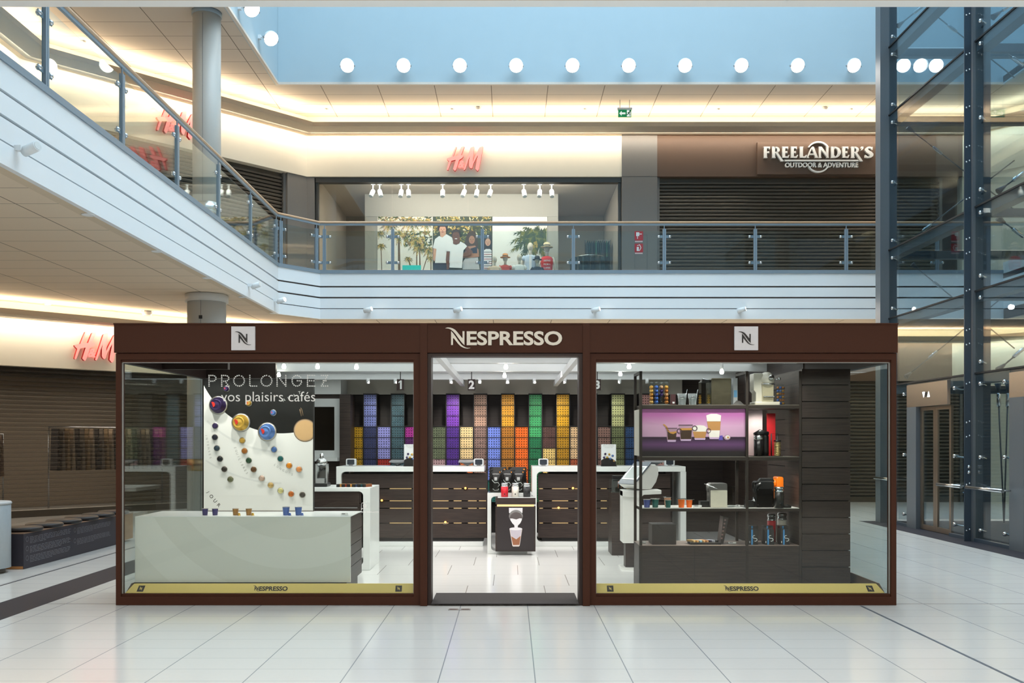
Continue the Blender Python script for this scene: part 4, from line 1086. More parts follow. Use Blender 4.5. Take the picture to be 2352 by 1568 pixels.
# ------------------------------------------------------------ frother stand in the doorway
DARKPOST = mat('poster_dark', (44, 38, 40), .35, var=.02)
SY0, SY1 = 11.9, 12.35
st = thing('promotion_stand', 'white looped stand with dark milk pouring poster in the doorway', 'stand', (0, 12.1, .014))
x0, x1 = wx(1119.5, 12.04), wx(1211, 12.04)
MB().prism(cshape(x0, x1, .014, wz(1132, 12.04), wx(1128, 12.04) - x0, .045, .04, .05, 'R', xb=x1, xt=wx(1222, 12.04)), 12.04, SY1).build('frame', LACQ, st, bevel=.004)
px0, px1 = wx(1138, SY0), wx(1230, SY0)
MB().box(px0, px1, SY0, 12.3, wz(1158, SY0), wz(1143, SY0)).build('drawer', WENGE0, st)
MB().box(px0 + .02, px1 - .02, SY0 + .01, 12.03, wz(1163, SY0), wz(1158, SY0)).build('brass_inlay', BRASSGLOW, st)
MB().box(px0, px1, SY0, 12.03, wz(1266, SY0), wz(1163, SY0)).build('cabinet', WENGE0, st)
pz0, pz1 = wz(1264, SY0), wz(1166, SY0)
MB().box(px0 + .018, px1 - .018, SY0 - .006, SY0, pz0 + .004, pz1).build('poster', DARKPOST, st)
m = MB()
def pp(zx, zy): return wx(1100 + zx / 6.53, SY0), wz(1050 + zy / 6.53, SY0)
def poly(m, pts, y0, y1, mi, f): m.prism([f(*p) for p in pts], y0, y1, mi)
poly(m, [(450, 757), (655, 757), (652, 830), (556, 900), (452, 830)], SY0 - .008, SY0 - .006, 0, pp)
def ell(cx, cy, rx, ry, a0=0, a1=360, n=28): return [(cx + rx * cos(math.radians(a0 + (a1 - a0) * i / n)), cy + ry * sin(math.radians(a0 + (a1 - a0) * i / n))) for i in range(n + (0 if a1 - a0 == 360 else 1))]
poly(m, ell(555, 880, 104, 92), SY0 - .010, SY0 - .008, 1, pp)
poly(m, ell(557, 905, 94, 84), SY0 - .012, SY0 - .010, 2, pp)
poly(m, ell(557, 900, 92, 78, 12, 168) + [(500, 915), (560, 930), (610, 912)][::1], SY0 - .014, SY0 - .012, 0, pp)
poly(m, [(470, 935), (645, 935), (620, 985), (585, 1020), (580, 1060), (535, 1060), (530, 1015), (500, 985)], SY0 - .0145, SY0 - .012, 0, pp)
poly(m, [(458, 1070), (650, 1070), (612, 1320), (600, 1335), (512, 1335), (500, 1320)], SY0 - .012, SY0 - .010, 3, pp)
poly(m, [(470, 1072), (640, 1072), (628, 1170), (560, 1225), (484, 1175)], SY0 - .0135, SY0 - .012, 4, pp)
poly(m, [(484, 1180), (560, 1228), (626, 1175), (606, 1310), (512, 1312)], SY0 - .0135, SY0 - .012, 5, pp)
poly(m, ell(554, 1070, 96, 22), SY0 - .015, SY0 - .0135, 0, pp)
m.build('printed_picture', [mat('print_white', (232, 230, 234), .4), mat('print_silver', (170, 168, 168), .25, .6), mat('print_shadow', (92, 84, 84), .4), mat('print_glass', (214, 204, 200), .3), mat('print_foam', (196, 188, 200), .4), mat('print_coffee', (150, 96, 66), .4)], st)
TOPZ = wz(1132, 12.04)
# shelf with three frothers
zf = wz(1141.5, SY0)
MB().box(px0 + .03, px1, SY0 + .0, 12.035, wz(1143, SY0), zf).build('shelf', LACQ, st)
def frother(x, Y, z, h, r, c, label, cn='frother'):
    root = thing('milk_frother', label, 'milk frother', (x, Y, z))
    m = MB(); m.lathe([(r, 0), (r, h * .76)], (x, Y, z), 28); m.build('body', mat('frother_%d_%d_%d' % c, c, .35, .1), root)
    m = MB(); m.lathe([(r * 1.01, h * .76), (r * 1.01, h * .80), (r * .9, h * .82), (r * .9, h * .90)], (x, Y, z), 28); m.build('collar', CHROME, root)
    m = MB(); m.lathe([(r * 1.0, h * .90), (r * 1.02, h * .96), (r * .8, h), (0, h * 1.0)], (x, Y, z), 28); m.build('lid', ACRYL if False else CHROME, root)
    m = MB(); m.lathe([(r * .18, -.002), (r * .18, .004)], (x, Y - r, z + h * .22), 12, axis='y'); m.build('button', INK, root)
s_ = 11.95 / FOC
for px, c, lab in ((1159, (206, 26, 44), 'red milk frother with chrome lid on the doorway stand'), (1183.5, (228, 224, 212), 'cream white milk frother between the red and the black one'), (1210, (40, 42, 44), 'black milk frother at the right end of the doorway stand')):
    frother(wx(px, 11.95), 11.95, zf + .0006, 31.5 * s_, 8.2 * s_, c, lab)
# acrylic bin with coffee bags
ax0, ax1, az1 = wx(1122, 12.1), wx(1211, 12.1), wz(1101, 12.1)
ab = thing('acrylic_bin', 'clear acrylic bin holding black coffee bags on the doorway stand', 'acrylic box', ((ax0 + ax1) / 2, 12.2, TOPZ))
t = .005
for bx0, bx1, by0, by1, bz0, bz1, nm in ((ax0, ax1, 12.07, 12.33, TOPZ, TOPZ + t, 'base'), (ax0, ax1, 12.07, 12.07 + t, TOPZ + t, az1, 'wall'), (ax0, ax1, 12.33 - t, 12.33, TOPZ + t, az1, 'wall'), (ax0, ax0 + t, 12.07 + t, 12.33 - t, TOPZ + t, az1, 'wall'), (ax1 - t, ax1, 12.07 + t, 12.33 - t, TOPZ + t, az1, 'wall')):
    MB().box(bx0, bx1, by0, by1, bz0, bz1).build(nm, ACRYL, ab)
BAGB = mat('bag_black', (26, 24, 25), .3)
def coffee_bag(px, Y, z0, ztop, w, label):
    x = wx(px, Y); root = thing('coffee_bag', label, 'bag', (x, Y, z0)); h = ztop - z0
    m = MB()
    vs = []
    rows = ((0, .5, .030), (.12, .52, .034), (.6, .52, .028), (.86, .51, .012), (1.0, .5, .003))
    for f, wf, d in rows:
        vs += [(x - w * wf, Y + .0, z0 + h * f), (x - w * wf * .5, Y - d, z0 + h * f), (x + w * wf * .5, Y - d, z0 + h * f), (x + w * wf, Y, z0 + h * f), (x + w * wf * .5, Y + d, z0 + h * f), (x - w * wf * .5, Y + d, z0 + h * f)]
    fs = [(i * 6 + j, i * 6 + (j + 1) % 6, (i + 1) * 6 + (j + 1) % 6, (i + 1) * 6 + j) for i in range(4) for j in range(6)] + [tuple(range(6)), tuple(range(29, 23, -1))]
    m.add(vs, fs); m.build('bag_body', BAGB, root)
    m = MB(); yy = Y - .036
    m.text('NESPRESSO', front(x, yy + .016, z0 + h * .82), w * .66, None, .001, .02)
    pts = [(x - w * .36, yy, z0 + h * .56), (x - w * .28, yy, z0 + h * .5), (x - w * .1, yy, z0 + h * .42), (x + w * .2, yy, z0 + h * .44), (x + w * .36, yy, z0 + h * .33), (x + w * .2, yy, z0 + h * .26)]
    m.tube(pts, .005, 6); m.box(x - w * .14, x + w * .12, yy - .002, yy + .004, z0 + h * .52, z0 + h * .68)
    m.tube([(x - w * .3, yy, z0 + h * .16), (x - w * .1, yy, z0 + h * .08), (x + w * .2, yy, z0 + h * .1), (x + w * .3, yy, z0 + h * .16)], .004, 6)
    m.build('print', mat('bag_print', (206, 206, 206), .4), root)
    MB().box(x + w * .34, x + w * .44, yy + .022, yy + .024, z0 + h * .88, z0 + h * .93).build('seal_mark', mat('seal_orange', (232, 150, 60), .5), root)
for px, w, Y, zt_, lab in ((1144, 38, 12.28, 1072, 'black coffee bag standing behind, on the left of the acrylic bin'), (1188, 40, 12.28, 1072, 'black coffee bag standing behind, on the right of the acrylic bin'), (1139, 24, 12.16, 1079, 'front black coffee bag at the left of the acrylic bin'), (1165, 24, 12.16, 1079, 'front black coffee bag in the middle of the acrylic bin'), (1191, 26, 12.16, 1079, 'front black coffee bag at the right of the acrylic bin')):
    coffee_bag(px, Y, TOPZ + .006, wz(zt_, Y), w * Y / FOC, lab)
price_tag(1223, 11.98, zf, 'clear price holder on the doorway stand beside the black frother', .05)

# ------------------------------------------------------------ shelving unit in the right window
RY0, RY1 = 9.0, 9.42
FRAME = mat('bronze_frame', (50, 42, 37), .45, .3)
su = thing('shelving_unit', 'tall bronze framed shelving unit displaying machines in the right window', 'shelving unit', (2.1, 9.2, .014))
X = lambda px: wx(px, RY0); Z = lambda py: wz(py, RY0)
xL, xM, xR = X(1472), X(1716), X(1836)
zTop = Z(852)
def upright(x, y, z0=.014, z1=zTop, t=.013): MB().box(x - t, x + t, y, y + .026, z0, z1).build('upright', FRAME, su)
for x in (xL, xM): upright(x, RY0); upright(x, RY1 - .026)
for x in (xL, xM): MB().box(x - .012, x + .012, RY0 + .026, RY1 - .026, zTop - .026, zTop).build('top_rail', FRAME, su)
MB().box(xR - .003, xR + .023, RY0, RY0 + .026, .014, zTop).build('upright', FRAME, su)
zsh = [Z(930), Z(1049), Z(1167), Z(1253)]
SHELFW = mat('shelf_white', (226, 224, 218), .35)
for i, z in enumerate(zsh[:3]):
    for a, b in ((xL, xM), (xM, xR)):
        o = MB().box(a + .013, b - .013 if b == xM else b, RY0 - .004, RY1 - .026, z - .034 if i != 2 else z - .03, z - .002).build('shelf', FRAME, su)
        MB().box(a + .013, b - .013 if b == xM else b, RY0, RY1 - .03, z - .002, z + .003).build('shelf_top', SHELFW if i == 2 else mat('shelf_top_grey', (120, 114, 104), .35), o)
MB().box(xL - .013, xR, RY0 + .003, RY1, .014, zsh[3]).build('base_cabinet', WENGE0, su)
m = MB(); m.box(X(1595) - .002, X(1595) + .002, RY0 + .001, RY0 + .003, .02, zsh[3] - .02); m.build('cabinet_joint', BLACKM, su)
MB().box(xL - .013, xR, RY0, RY1, zsh[3] - .001, zsh[3] + .004).build('base_top', mat('base_top_taupe', (146, 128, 118), .4), su)
# side wall between unit and tower: wood panels behind the right-hand bay
MB().box(xR - .0, xR + .02, RY0 + .03, RY1 + .05, .02, zTop).build('side_panel', WENGE, su)
# picture in the upper bay
PY = RY0 + .02
b0, b1 = X(1475.5), X(1713)
pic = MB().box(b0, b1, PY, PY + .02, zsh[1] + .004, zsh[0] - .036).build('picture_panel', mat('picture_lilac', (196, 132, 178), .35, var=.03, scale=2), su)
def grad_pic():
    m, nt, out = new_mat('picture_backdrop'); b = bsdf(nt, out, .35)
    N = nt.nodes.new; g = N('ShaderNodeNewGeometry'); sp = N('ShaderNodeSeparateXYZ'); nt.links.new(g.outputs['Position'], sp.inputs[0])
    mr = N('ShaderNodeMapRange'); mr.inputs[1].default_value = zsh[1]; mr.inputs[2].default_value = zsh[0]; nt.links.new(sp.outputs[2], mr.inputs[0])
    cr = N('ShaderNodeValToRGB'); e = cr.color_ramp.elements
    e[0].position = .0; e[0].color = lin((30, 24, 26)); e[1].position = 1.0; e[1].color = lin((150, 74, 138))
    for p, c in ((.10, (34, 26, 30)), (.24, (96, 60, 104)), (.36, (44, 26, 46)), (.385, (48, 26, 50)), (.39, (196, 156, 184)), (.6, (204, 158, 190)), (.8, (180, 104, 164))):
        q = e.new(p); q.color = lin(c)
    nt.links.new(mr.outputs[0], cr.inputs[0]); nt.links.new(cr.outputs[0], b.inputs['Base Color']); return m
pic.data.materials[0] = grad_pic()
def qq(zx, zy): return wx(1450 + zx / 5.81, PY), wz(830 + zy / 5.81, PY)
PG = [mat('pic_coffee', (62, 40, 24), .4), mat('pic_crema', (196, 140, 66), .4), mat('pic_milk', (232, 226, 216), .4), mat('pic_glass', (176, 140, 160), .3), mat('pic_line', (84, 60, 74), .3), mat('pic_base', (206, 176, 210), .3), mat('pic_latte', (186, 134, 78), .4), mat('pic_capsule', (96, 80, 170), .3)]
m = MB(); y = PY
def P3(pts, mi, d=1): poly(m, pts, y - .0015 * d, y - .0015 * (d - 1), mi, qq)
P3([(455, 885), (612, 885), (592, 1060), (482, 1060)], 3); P3([(480, 930), (520, 955), (560, 968), (606, 935), (594, 1040), (488, 1040)], 0, 2); P3([(478, 900), (520, 940), (565, 935), (604, 930), (600, 950), (560, 968), (520, 958), (480, 925)], 1, 3); P3([(480, 1048), (596, 1048), (592, 1072), (486, 1072)], 5, 2)
P3([(418, 838), (440, 835), (478, 870), (500, 930), (478, 915), (455, 868)], 1, 3)
P3([(630, 842), (820, 842), (800, 1050), (655, 1050)], 3); P3([(650, 905), (808, 900), (798, 1035), (660, 1035)], 0, 2); P3([(650, 890), (810, 888), (806, 915), (654, 918)], 1, 3); P3([(658, 1036), (796, 1036), (794, 1058), (662, 1058)], 5, 2)
P3([(818, 880), (850, 855), (910, 848), (970, 855), (1008, 880), (1000, 945), (824, 945)], 2); P3([(820, 935), (1004, 935), (985, 1020), (845, 1020)], 6, 2); P3([(840, 1022), (990, 1022), (985, 1044), (848, 1044)], 5, 2)
P3([(1000, 715), (1060, 698), (1140, 698), (1200, 715), (1178, 1015), (1040, 1015)], 3); P3([(1000, 720), (1060, 698), (1140, 698), (1198, 720), (1190, 800), (1010, 800)], 2, 2); P3([(1010, 798), (1192, 798), (1184, 918), (1030, 918)], 6, 2); P3([(1028, 918), (1180, 918), (1172, 1010), (1040, 1010)], 2, 2); P3([(1040, 1012), (1172, 1012), (1168, 1034), (1046, 1034)], 5, 2)
P3([(1178, 990), (1218, 985), (1222, 1048), (1165, 1048)], 7); P3(ell(1280, 1010, 44, 36), 3); P3(ell(1284, 1008, 30, 24), 2, 2); P3(ell(1290, 1012, 14, 12), 6, 3)
def ring(cx, cy, r0, r1, mi, d=3):
    n = 20
    for i in range(n):
        a0, a1 = 2 * pi * i / n, 2 * pi * (i + 1) / n
        P3([(cx + r0 * cos(a0), cy + r0 * sin(a0)), (cx + r1 * cos(a0), cy + r1 * sin(a0)), (cx + r1 * cos(a1), cy + r1 * sin(a1)), (cx + r0 * cos(a1), cy + r0 * sin(a1))], mi, d)
ring(640, 925, 24, 34, 4); ring(845, 890, 26, 36, 4); ring(1030, 922, 24, 32, 4)
for a in ((455, 885, 612), (630, 842, 820)): P3([(a[0], a[1]), (a[2], a[1]), (a[2], a[1] + 7), (a[0], a[1] + 7)], 4, 3)
m.build('printed_cups', PG, pic)
spot('picture_spot', (X(1660), RY0 - .3, zTop + .15), (X(1655), PY, Z(965)), 9, (1, .85, .95), 60, .8, .02)
# luminous white end panel on the left of the picture bay
MB().box(xL - .012, xL - .006, RY0 + .03, RY1 - .03, zsh[1] + .01, zsh[0] - .04).build('end_panel', mat('end_panel_white', (226, 222, 210), .4), su)
# back panels of the right bay
MB().box(X(1719), X(1775), RY1 - .05, RY1 - .035, zsh[1] + .004, zsh[0] - .036).build('back_panel', mat('pink_white_panel', (236, 206, 208), .4), su)
MB().box(X(1786), X(1806), RY1 - .05, RY1 - .035, zsh[1] + .004, zsh[0] - .070).build('back_panel', mat('red_panel', (210, 24, 34), .4), su)
spot('bay_spot', (X(1760), RY0 + .12, zsh[0] - .05), (X(1765), RY1 - .04, zsh[1] + .05), 6, NEUT, 110, .8, .02)
spot('bay_spot', (X(1620), RY0 + .05, zsh[1] - .05), (X(1600), RY0 + .2, zsh[2]), 9, NEUT, 140, .8, .02)
spot('bay_spot', (X(1780), RY0 + .05, zsh[1] - .05), (X(1780), RY0 + .2, zsh[2]), 7, NEUT, 140, .8, .02)
spot('bay_spot', (X(1640), RY0 + .05, zsh[2] - .05), (X(1620), RY0 + .2, zsh[3]), 9, NEUT, 140, .8, .02)
# wood clad tower on the right
x0, x1 = X(1838) + .018, X(1953)
tw = thing('storage_tower', 'tall dark wood storage tower at the right end of the shelving unit', 'tower cabinet', ((x0 + x1) / 2, 9.3, .014))
zt2 = Z(846); n = 13
MB().box(x0 + .01, x1 - .01, RY0 + .02, 10.2, .02, zt2 - .005).build('carcass', BLACKM, tw)
zz = [.10 + (zt2 - .10) * i / n for i in range(n + 1)]
for a, b in zip(zz[:-1], zz[1:]): MB().box(x0, x1, RY0, 10.21, a + .0045, b - .0045).build('plank', WENGE0, tw)
MB().box(x0, x1 - .03, RY0 + .03, 10.2, .014, .10).build('plinth', BLACKM, tw)

# things on the shelves --------------------------------------------------
def capsule_rack(px0, px1, py0, py1, Y, cols, label):
    x0, x1 = wx(px0, Y), wx(px1, Y); z0, z1 = zsh[0] + .0036, wz(py0, Y)
    root = thing('capsule_rack', label, 'capsule rack', ((x0 + x1) / 2, Y, z0))
    MB().box(x0, x1, Y + .012, Y + .017, z0 + .02, z1).build('back_plate', ACRYL, root); MB().box(x0, x1, Y - .03, Y + .05, z0, z0 + .008).build('base', ACRYL, root)
    n = len(cols)
    for i, col in enumerate(cols):
        x = x0 + (x1 - x0) * (i + .5) / n; r = min((x1 - x0) / n * .40, .020)
        for j, c in enumerate(col):
            z = z1 - .012 - (j + .7) * (z1 - z0 - .02) / 6.3
            if c is None:
                MB().lathe([(r, 0), (r, .003), (r * .85, .003), (r * .85, 0)], (x, Y + .008, z), 18, axis='y').build('holder', ACRYL, root); continue
            MB().lathe([(r * 1.05, .012), (r * 1.05, .008), (r * .85, .004), (r * .66, -.022), (r * .4, -.027), (0, -.028)], (x, Y, z), 18, axis='y').build('capsule', capsule_mat(c), root)
G_, B_, D_, O_ = (214, 160, 72), (70, 110, 190), (62, 48, 92), (190, 120, 56)
capsule_rack(1491, 1537, 872, 924, 9.12, [[None, G_, (222, 176, 92), (190, 130, 50), (196, 140, 70), (214, 170, 100)], [None, B_, B_, (60, 90, 170), B_, B_], [None, (196, 150, 110), D_, D_, None, None], [None, G_, O_, (214, 160, 110), O_, O_]], 'clear capsule rack with gold and blue capsules on the top shelf, left end')
capsule_rack(1784, 1802, 882, 925, 9.36, [[O_, B_, G_, O_, B_, O_], [B_, (120, 150, 214), O_, B_, O_, B_], [O_, G_, O_, G_, O_, G_]], 'clear rack of copper and blue capsules beside the white retro machine')
def tumbler(px, label, Y=9.15):
    x = wx(px, Y); z = zsh[0] + .0036; s = Y / FOC
    root = thing('glass_tumbler', label, 'glass', (x, Y, z))
    h = 27 * s; r = 11 * s
    MB().lathe([(0, .006), (r * .62, .006), (r * .96, h), (r, h), (r * .72, 0), (0, 0)], (x, Y, z), 28).build('bowl', TUMBLER, root)
    m = MB()
    for i in range(9):
        a = 2 * pi * i / 9; m.tube([(x + r * .70 * cos(a), Y + r * .70 * sin(a), z + .008), (x + r * .95 * cos(a), Y + r * .95 * sin(a), z + h * .8)], .0018, 5)
    m.build('facets', TUMBLER, root)
    m = MB(); m.tube([(x + r * .4, Y, z + .01), (x + r * 1.1, Y, z + h * 1.35)], .0025, 6); m.build('stirrer', CHROME, root)
tumbler(1566.5, 'faceted clear glass with stirrer on the top shelf, left of the pair'); tumbler(1591, 'faceted clear glass with stirrer on the top shelf, right of the pair')
def box_machine():
    Y = 9.1; s = Y / FOC; z = zsh[0] + .0036; X_ = lambda p: wx(p, Y); Zh = lambda p: z + (925 - p) * s
    root = thing('coffee_machine', 'large boxy dark chrome coffee machine on the top shelf', 'coffee machine', (X_(1650), Y, z))
    MB().rbox(X_(1634), X_(1680), Y, Y + .26, z, Zh(863), .012).build('body', mat('dark_ribbed_metal', (100, 94, 78), .22, .85, var=.5, scale=24), root, bevel=.005)
    MB().rbox(X_(1612), X_(1632), Y + .02, Y + .16, z + .012, Zh(870), .006).build('water_tank', ACRYL, root)
    MB().box(X_(1611), X_(1633), Y + .0, Y + .17, z, z + .012).build('foot', PLASTICB, root)
    m = MB(); m.tube([(X_(1617), Y + .08, Zh(863)), (X_(1624), Y + .06, Zh(866)), (X_(1634), Y + .06, Zh(868))], .008, 8); m.build('spout', CHROME, root)
    MB().box(X_(1615), X_(1632), Y + .05, Y + .15, Zh(872), Zh(866)).build('lid', PLASTICB, root)
box_machine()
def box_of(px0, px1, py0, Y, z, d, label, name, cat, mt):
    root = thing(name, label, cat, (wx((px0 + px1) / 2, Y), Y, z)); m = MB(); m.box(wx(px0, Y), wx(px1, Y), Y, Y + d, z, wz(py0, Y)); m.build('carton', mt, root); return root
o = box_of(1684, 1694, 868, 9.25, zsh[0] + .0036, .1, 'narrow clear and pale cup box right of the boxy machine', 'cup_box', 'box', mat('pale_carton', (186, 190, 192), .4))
m = MB(); m.box(wx(1685.5, 9.25), wx(1693, 9.25), 9.248, 9.25, wz(912, 9.25), wz(896, 9.25)); m.build('print', mat('print_blue', (110, 170, 214), .5), o)
o = box_of(1541, 1552, 905, 9.2, zsh[0] + .0036, .06, 'small dark red card with white cup print on the top shelf', 'picture_card', 'card', mat('dark_red_card', (74, 32, 38), .4))
m = MB(); m.lathe([(.010, 0), (.012, .02)], (wx(1547, 9.2), 9.198, zsh[0] + .02), 10, sy=.1); m.build('print', mat('print_white', (232, 230, 234), .4), o)
m = MB(); Y = 9.06; z = zsh[0] + .0037
m.add([(wx(1682, Y), Y, z), (wx(1710, Y), Y, z), (wx(1706, Y), Y + .1, z + .02), (wx(1690, Y), Y + .1, z + .01), (wx(1694, Y), Y + .04, z + .045), (wx(1703, Y), Y + .05, z + .04)], [(0, 1, 5, 4), (1, 2, 5), (2, 3, 4, 5), (3, 0, 4), (0, 3, 2, 1)])
tag(m.build('folded_cloth', mat('dark_cloth', (74, 72, 68), .8)), 'dark folded cloth lying at the right end of the top shelf', 'cloth')
def retro_machine():
    Y = 9.14; s = Y / FOC; z = zsh[0] + .0036; X_ = lambda p: wx(p, Y); Zh = lambda p: z + (925 - p) * s
    W = mat('retro_cream', (222, 216, 200), .22, coat=.4)
    root = thing('coffee_machine', 'cream white retro coffee machine with round head on the top shelf', 'coffee machine', (X_(1763), Y, z))
    MB().rbox(X_(1733), X_(1791), Y - .02, Y + .20, z, z + 8 * s, .015, plane='xy').build('base', W, root, bevel=.006)
    m = MB(); m.prism([(X_(1738), z + 8 * s), (X_(1755), z + 8 * s), (X_(1752), Zh(880)), (X_(1754), Zh(851)), (X_(1733), Zh(851)), (X_(1733), Zh(890)), (X_(1738), Zh(880 + 16))], Y + .03, Y + .19); m.build('water_tank', W, root, bevel=.006)
    MB().rbox(X_(1752), X_(1778), Y + .02, Y + .19, z + 8 * s, Zh(872), .006).build('column', mat('retro_column', (190, 180, 152), .3, .3), root)
    m = MB(); m.ball((X_(1766), Y + .085, Zh(866)), 19 * s, 24, 16, 0, (.95, 1.25, 1.0)); m.build('head', W, root)
    MB().lathe([(18 * s, 0), (18 * s, .006), (16 * s, .012)], (X_(1766), Y + .07, Zh(877)), 28, sy=1.2).build('head_ring', CHROME, root)
    MB().lathe([(6 * s, 0), (6 * s, -.008), (4.6 * s, -.011), (0, -.011)], (X_(1770), Y - .026, Zh(861)), 20, axis='y').build('badge', CHROME, root)
    m = MB(); m.tube([(X_(1781), Y + .06, Zh(866)), (X_(1793), Y + .04, Zh(864))], .006, 8); m.ball((X_(1793), Y + .04, Zh(864)), .014, 12, 8); m.build('lever', CHROME, root)
    m = MB(); m.lathe([(.012, 0), (.008, -.02), (0, -.022)], (X_(1765), Y + .05, Zh(877)), 14); m.build('spout', PLASTICB, root)
    MB().box(X_(1754), X_(1778), Y - .01, Y + .02, Zh(906), Zh(904)).build('cup_grid', CHROME, root)
retro_machine()
def black_machine_milk():
    Y = 9.12; s = Y / FOC; z = zsh[1] + .0038; X_ = lambda p: wx(p, Y); Zh = lambda p: z + (1045 - p) * s
    root = thing('coffee_machine', 'black coffee machine with milk jug in front of the red and white panel', 'coffee machine', (X_(1762), Y, z))
    MB().lathe([(10 * s, 0), (10.5 * s, 38 * s)], (X_(1742), Y, z), 28).build('milk_jug', PLASTICB, root)
    MB().lathe([(10.6 * s, 38 * s), (10.6 * s, 46 * s), (9 * s, 48 * s)], (X_(1742), Y, z), 28).build('jug_collar', CHROME, root)
    m = MB(); m.tube([(X_(1763), Y + .10, z + .001), (X_(1763), Y + .10, z + .05), (X_(1763), Y + .1, Zh(1000)), (X_(1760), Y + .09, Zh(992))], [9 * s, 9 * s, 9 * s, 7 * s], 20); m.build('body', PLASTICB, root)
    m = MB(); m.tube([(X_(1737), Y + .08, Zh(996)), (X_(1750), Y + .08, Zh(990)), (X_(1770), Y + .08, Zh(993))], [5 * s, 7 * s, 5 * s], 16); m.build('head', PLASTICB, root)
    m = MB(); m.tube([(X_(1775), Y + .05, z + .005), (X_(1775), Y + .05, Zh(993)), (X_(1789), Y + .05, Zh(993)), (X_(1789), Y + .05, z + .005)], .006, 8); m.build('frame', BLACKM, root)
    for i in range(9): MB().lathe([(7 * s, 0), (7.6 * s, 1.8 * s), (7 * s, 3 * s)], (X_(1785), Y - .01, z + (1 + i * 3.6) * s), 18).build('capsule', mat('ring_brass', (196, 176, 120), .3, .8), root)
    MB().lathe([(8.5 * s, 0), (8.5 * s, 3 * s)], (X_(1785), Y - .01, z + 34 * s), 18).build('lid', PLASTICB, root)
    MB().box(X_(1728), X_(1795), Y - .04, Y + .14, z, z + .005).build('base', PLASTICB, root)
black_machine_milk()
ZC = zsh[2] + .0036
for i, (px, py0, hw, Y, c, lab, lid) in enumerate(((1486, 1147, 8.6, 9.06, (84, 92, 150), 'violet blue paper cup, leftmost of the cups on the white lit shelf', False), (1505, 1146, 8.6, 9.06, (44, 96, 90), 'green lidded paper cup directly right of the violet one', True), (1533, 1144, 8.2, 9.16, (206, 150, 120), 'salmon lidded paper cup half hidden behind a green one', True), (1534.5, 1148, 7.4, 9.04, (44, 96, 90), 'green lidded paper cup in front of the salmon one', True), (1565, 1146, 8.4, 9.05, (232, 108, 32), 'orange lidded paper cup, left of the orange pair', True), (1583, 1148, 8.0, 9.08, (232, 108, 32), 'orange lidded paper cup, right of the orange pair', True))):
    o = cup('paper_cup', px, py0, 1166, hw, Y, c, lab, lid=lid); o.location.z = ZC
price_tag(1601, 9.06, ZC, 'clear price holder on the white lit shelf right of the cups', .085)
price_tag(1694, 9.1, ZC, 'clear price holder on the white lit shelf right of the cream machine', .04)
def pixie(px0, px1, bx0, bx1, pytop, pybase, Y, z, body, panel, label, tank=True, lever=True, name='coffee_machine'):
    s = Y / FOC; X_ = lambda p: wx(p, Y); Zh = lambda p: z + (pybase - p) * s
    root = thing(name, label, 'coffee machine', (X_((px0 + px1) / 2), Y, z))
    h = pybase - pytop
    MB().rbox(X_(bx0 - 2), X_(bx1), Y + .0, Y + .14, z + .004, Zh(pytop), .02).build('body', body, root, bevel=.006)
    MB().rbox(X_(bx0), X_(bx1 - 1), Y - .008, Y, z + .003, Zh(pytop + h * .29), .006).build('side_panel', panel, root)
    m = MB()
    for a, b in ((bx0 + 2.5, .06), (bx1 - 3.5, .06), (bx0 + 2.5, .64), (bx1 - 3.5, .64)): m.lathe([(.002, -.003), (.002, 0)], (X_(a), Y - .008, z + h * s * b + .01), 8, axis='y')
    m.build('screw', GREYPL, root)
    m = MB(); m.lathe([(.010, -.02), (.02, .0), (.02, .06)], (X_(bx0 - 3), Y + .05, Zh(pytop + h * .28)), 14); m.build('spout', body, root)
    MB().box(X_(bx0 - 22), X_(bx0 - 2), Y + .02, Y + .12, z, z + .05 * h * s * 5).build('drip_tray', PLASTICB, root)
    if lever:
        m = MB(); m.tube([(X_(bx0 - 15), Y - .012, Zh(pytop + 1)), (X_(bx0 + 8), Y - .014, Zh(pytop + 10)), (X_(bx0 + 15), Y - .014, Zh(pytop + 12))], [.004, .006, .007], 8); m.build('lever', CHROME, root)
    if tank:
        MB().rbox(X_(bx1 + 1), X_(px1), Y + .02, Y + .12, z, Zh(pytop + 8), .008).build('water_tank', ACRYL, root)
    return root
pixie(1612, 1689, 1632, 1671, 1110, 1166, 9.05, ZC, mat('pixie_grey', (90, 88, 86), .35, .2), mat('pixie_cream', (208, 202, 184), .35), 'small coffee machine with cream side panel on the white lit shelf')
pixie(1720, 1790, 1738, 1778, 1106, 1166, 9.06, ZC, PLASTICB, mat('gloss_black', (20, 18, 18), .15), 'glossy black coffee machine in the right bay of the white lit shelf', tank=False, lever=False)
bm_ = [o_ for o_ in COL.objects if o_.get('label', '').startswith('glossy black coffee machine')][0]; Yb = 9.1
m = MB(); m.prism([(wx(1741, Yb), wz(1106, Yb)), (wx(1748, Yb), wz(1098, Yb)), (wx(1776, Yb), wz(1098, Yb)), (wx(1779, Yb), wz(1106, Yb))], Yb, Yb + .06); m.build('lever', PLASTICB, bm_, bevel=.003)
m = MB(); m.tube([(wx(1746, Yb), Yb - .03, wz(1110, Yb)), (wx(1735, Yb), Yb - .03, wz(1116, Yb)), (wx(1731, Yb), Yb - .03, wz(1130, Yb))], [.02, .022, .014], 12); m.build('front_nose', PLASTICB, bm_)
m = MB(); m.lathe([(.02, 0), (.028, .008), (.012, .016), (.010, .04)], (wx(1732, Yb), Yb, wz(1151, Yb)), 14); m.build('cup_support', CHROME, bm_)
o = pixie(1780, 1801, 1786, 1800, 1099, 1166, 9.27, ZC, mat('orange_gloss', (236, 118, 20), .3), mat('orange_gloss', (236, 118, 20), .3), 'orange coffee machine half hidden behind the glossy black one', tank=False, lever=False)
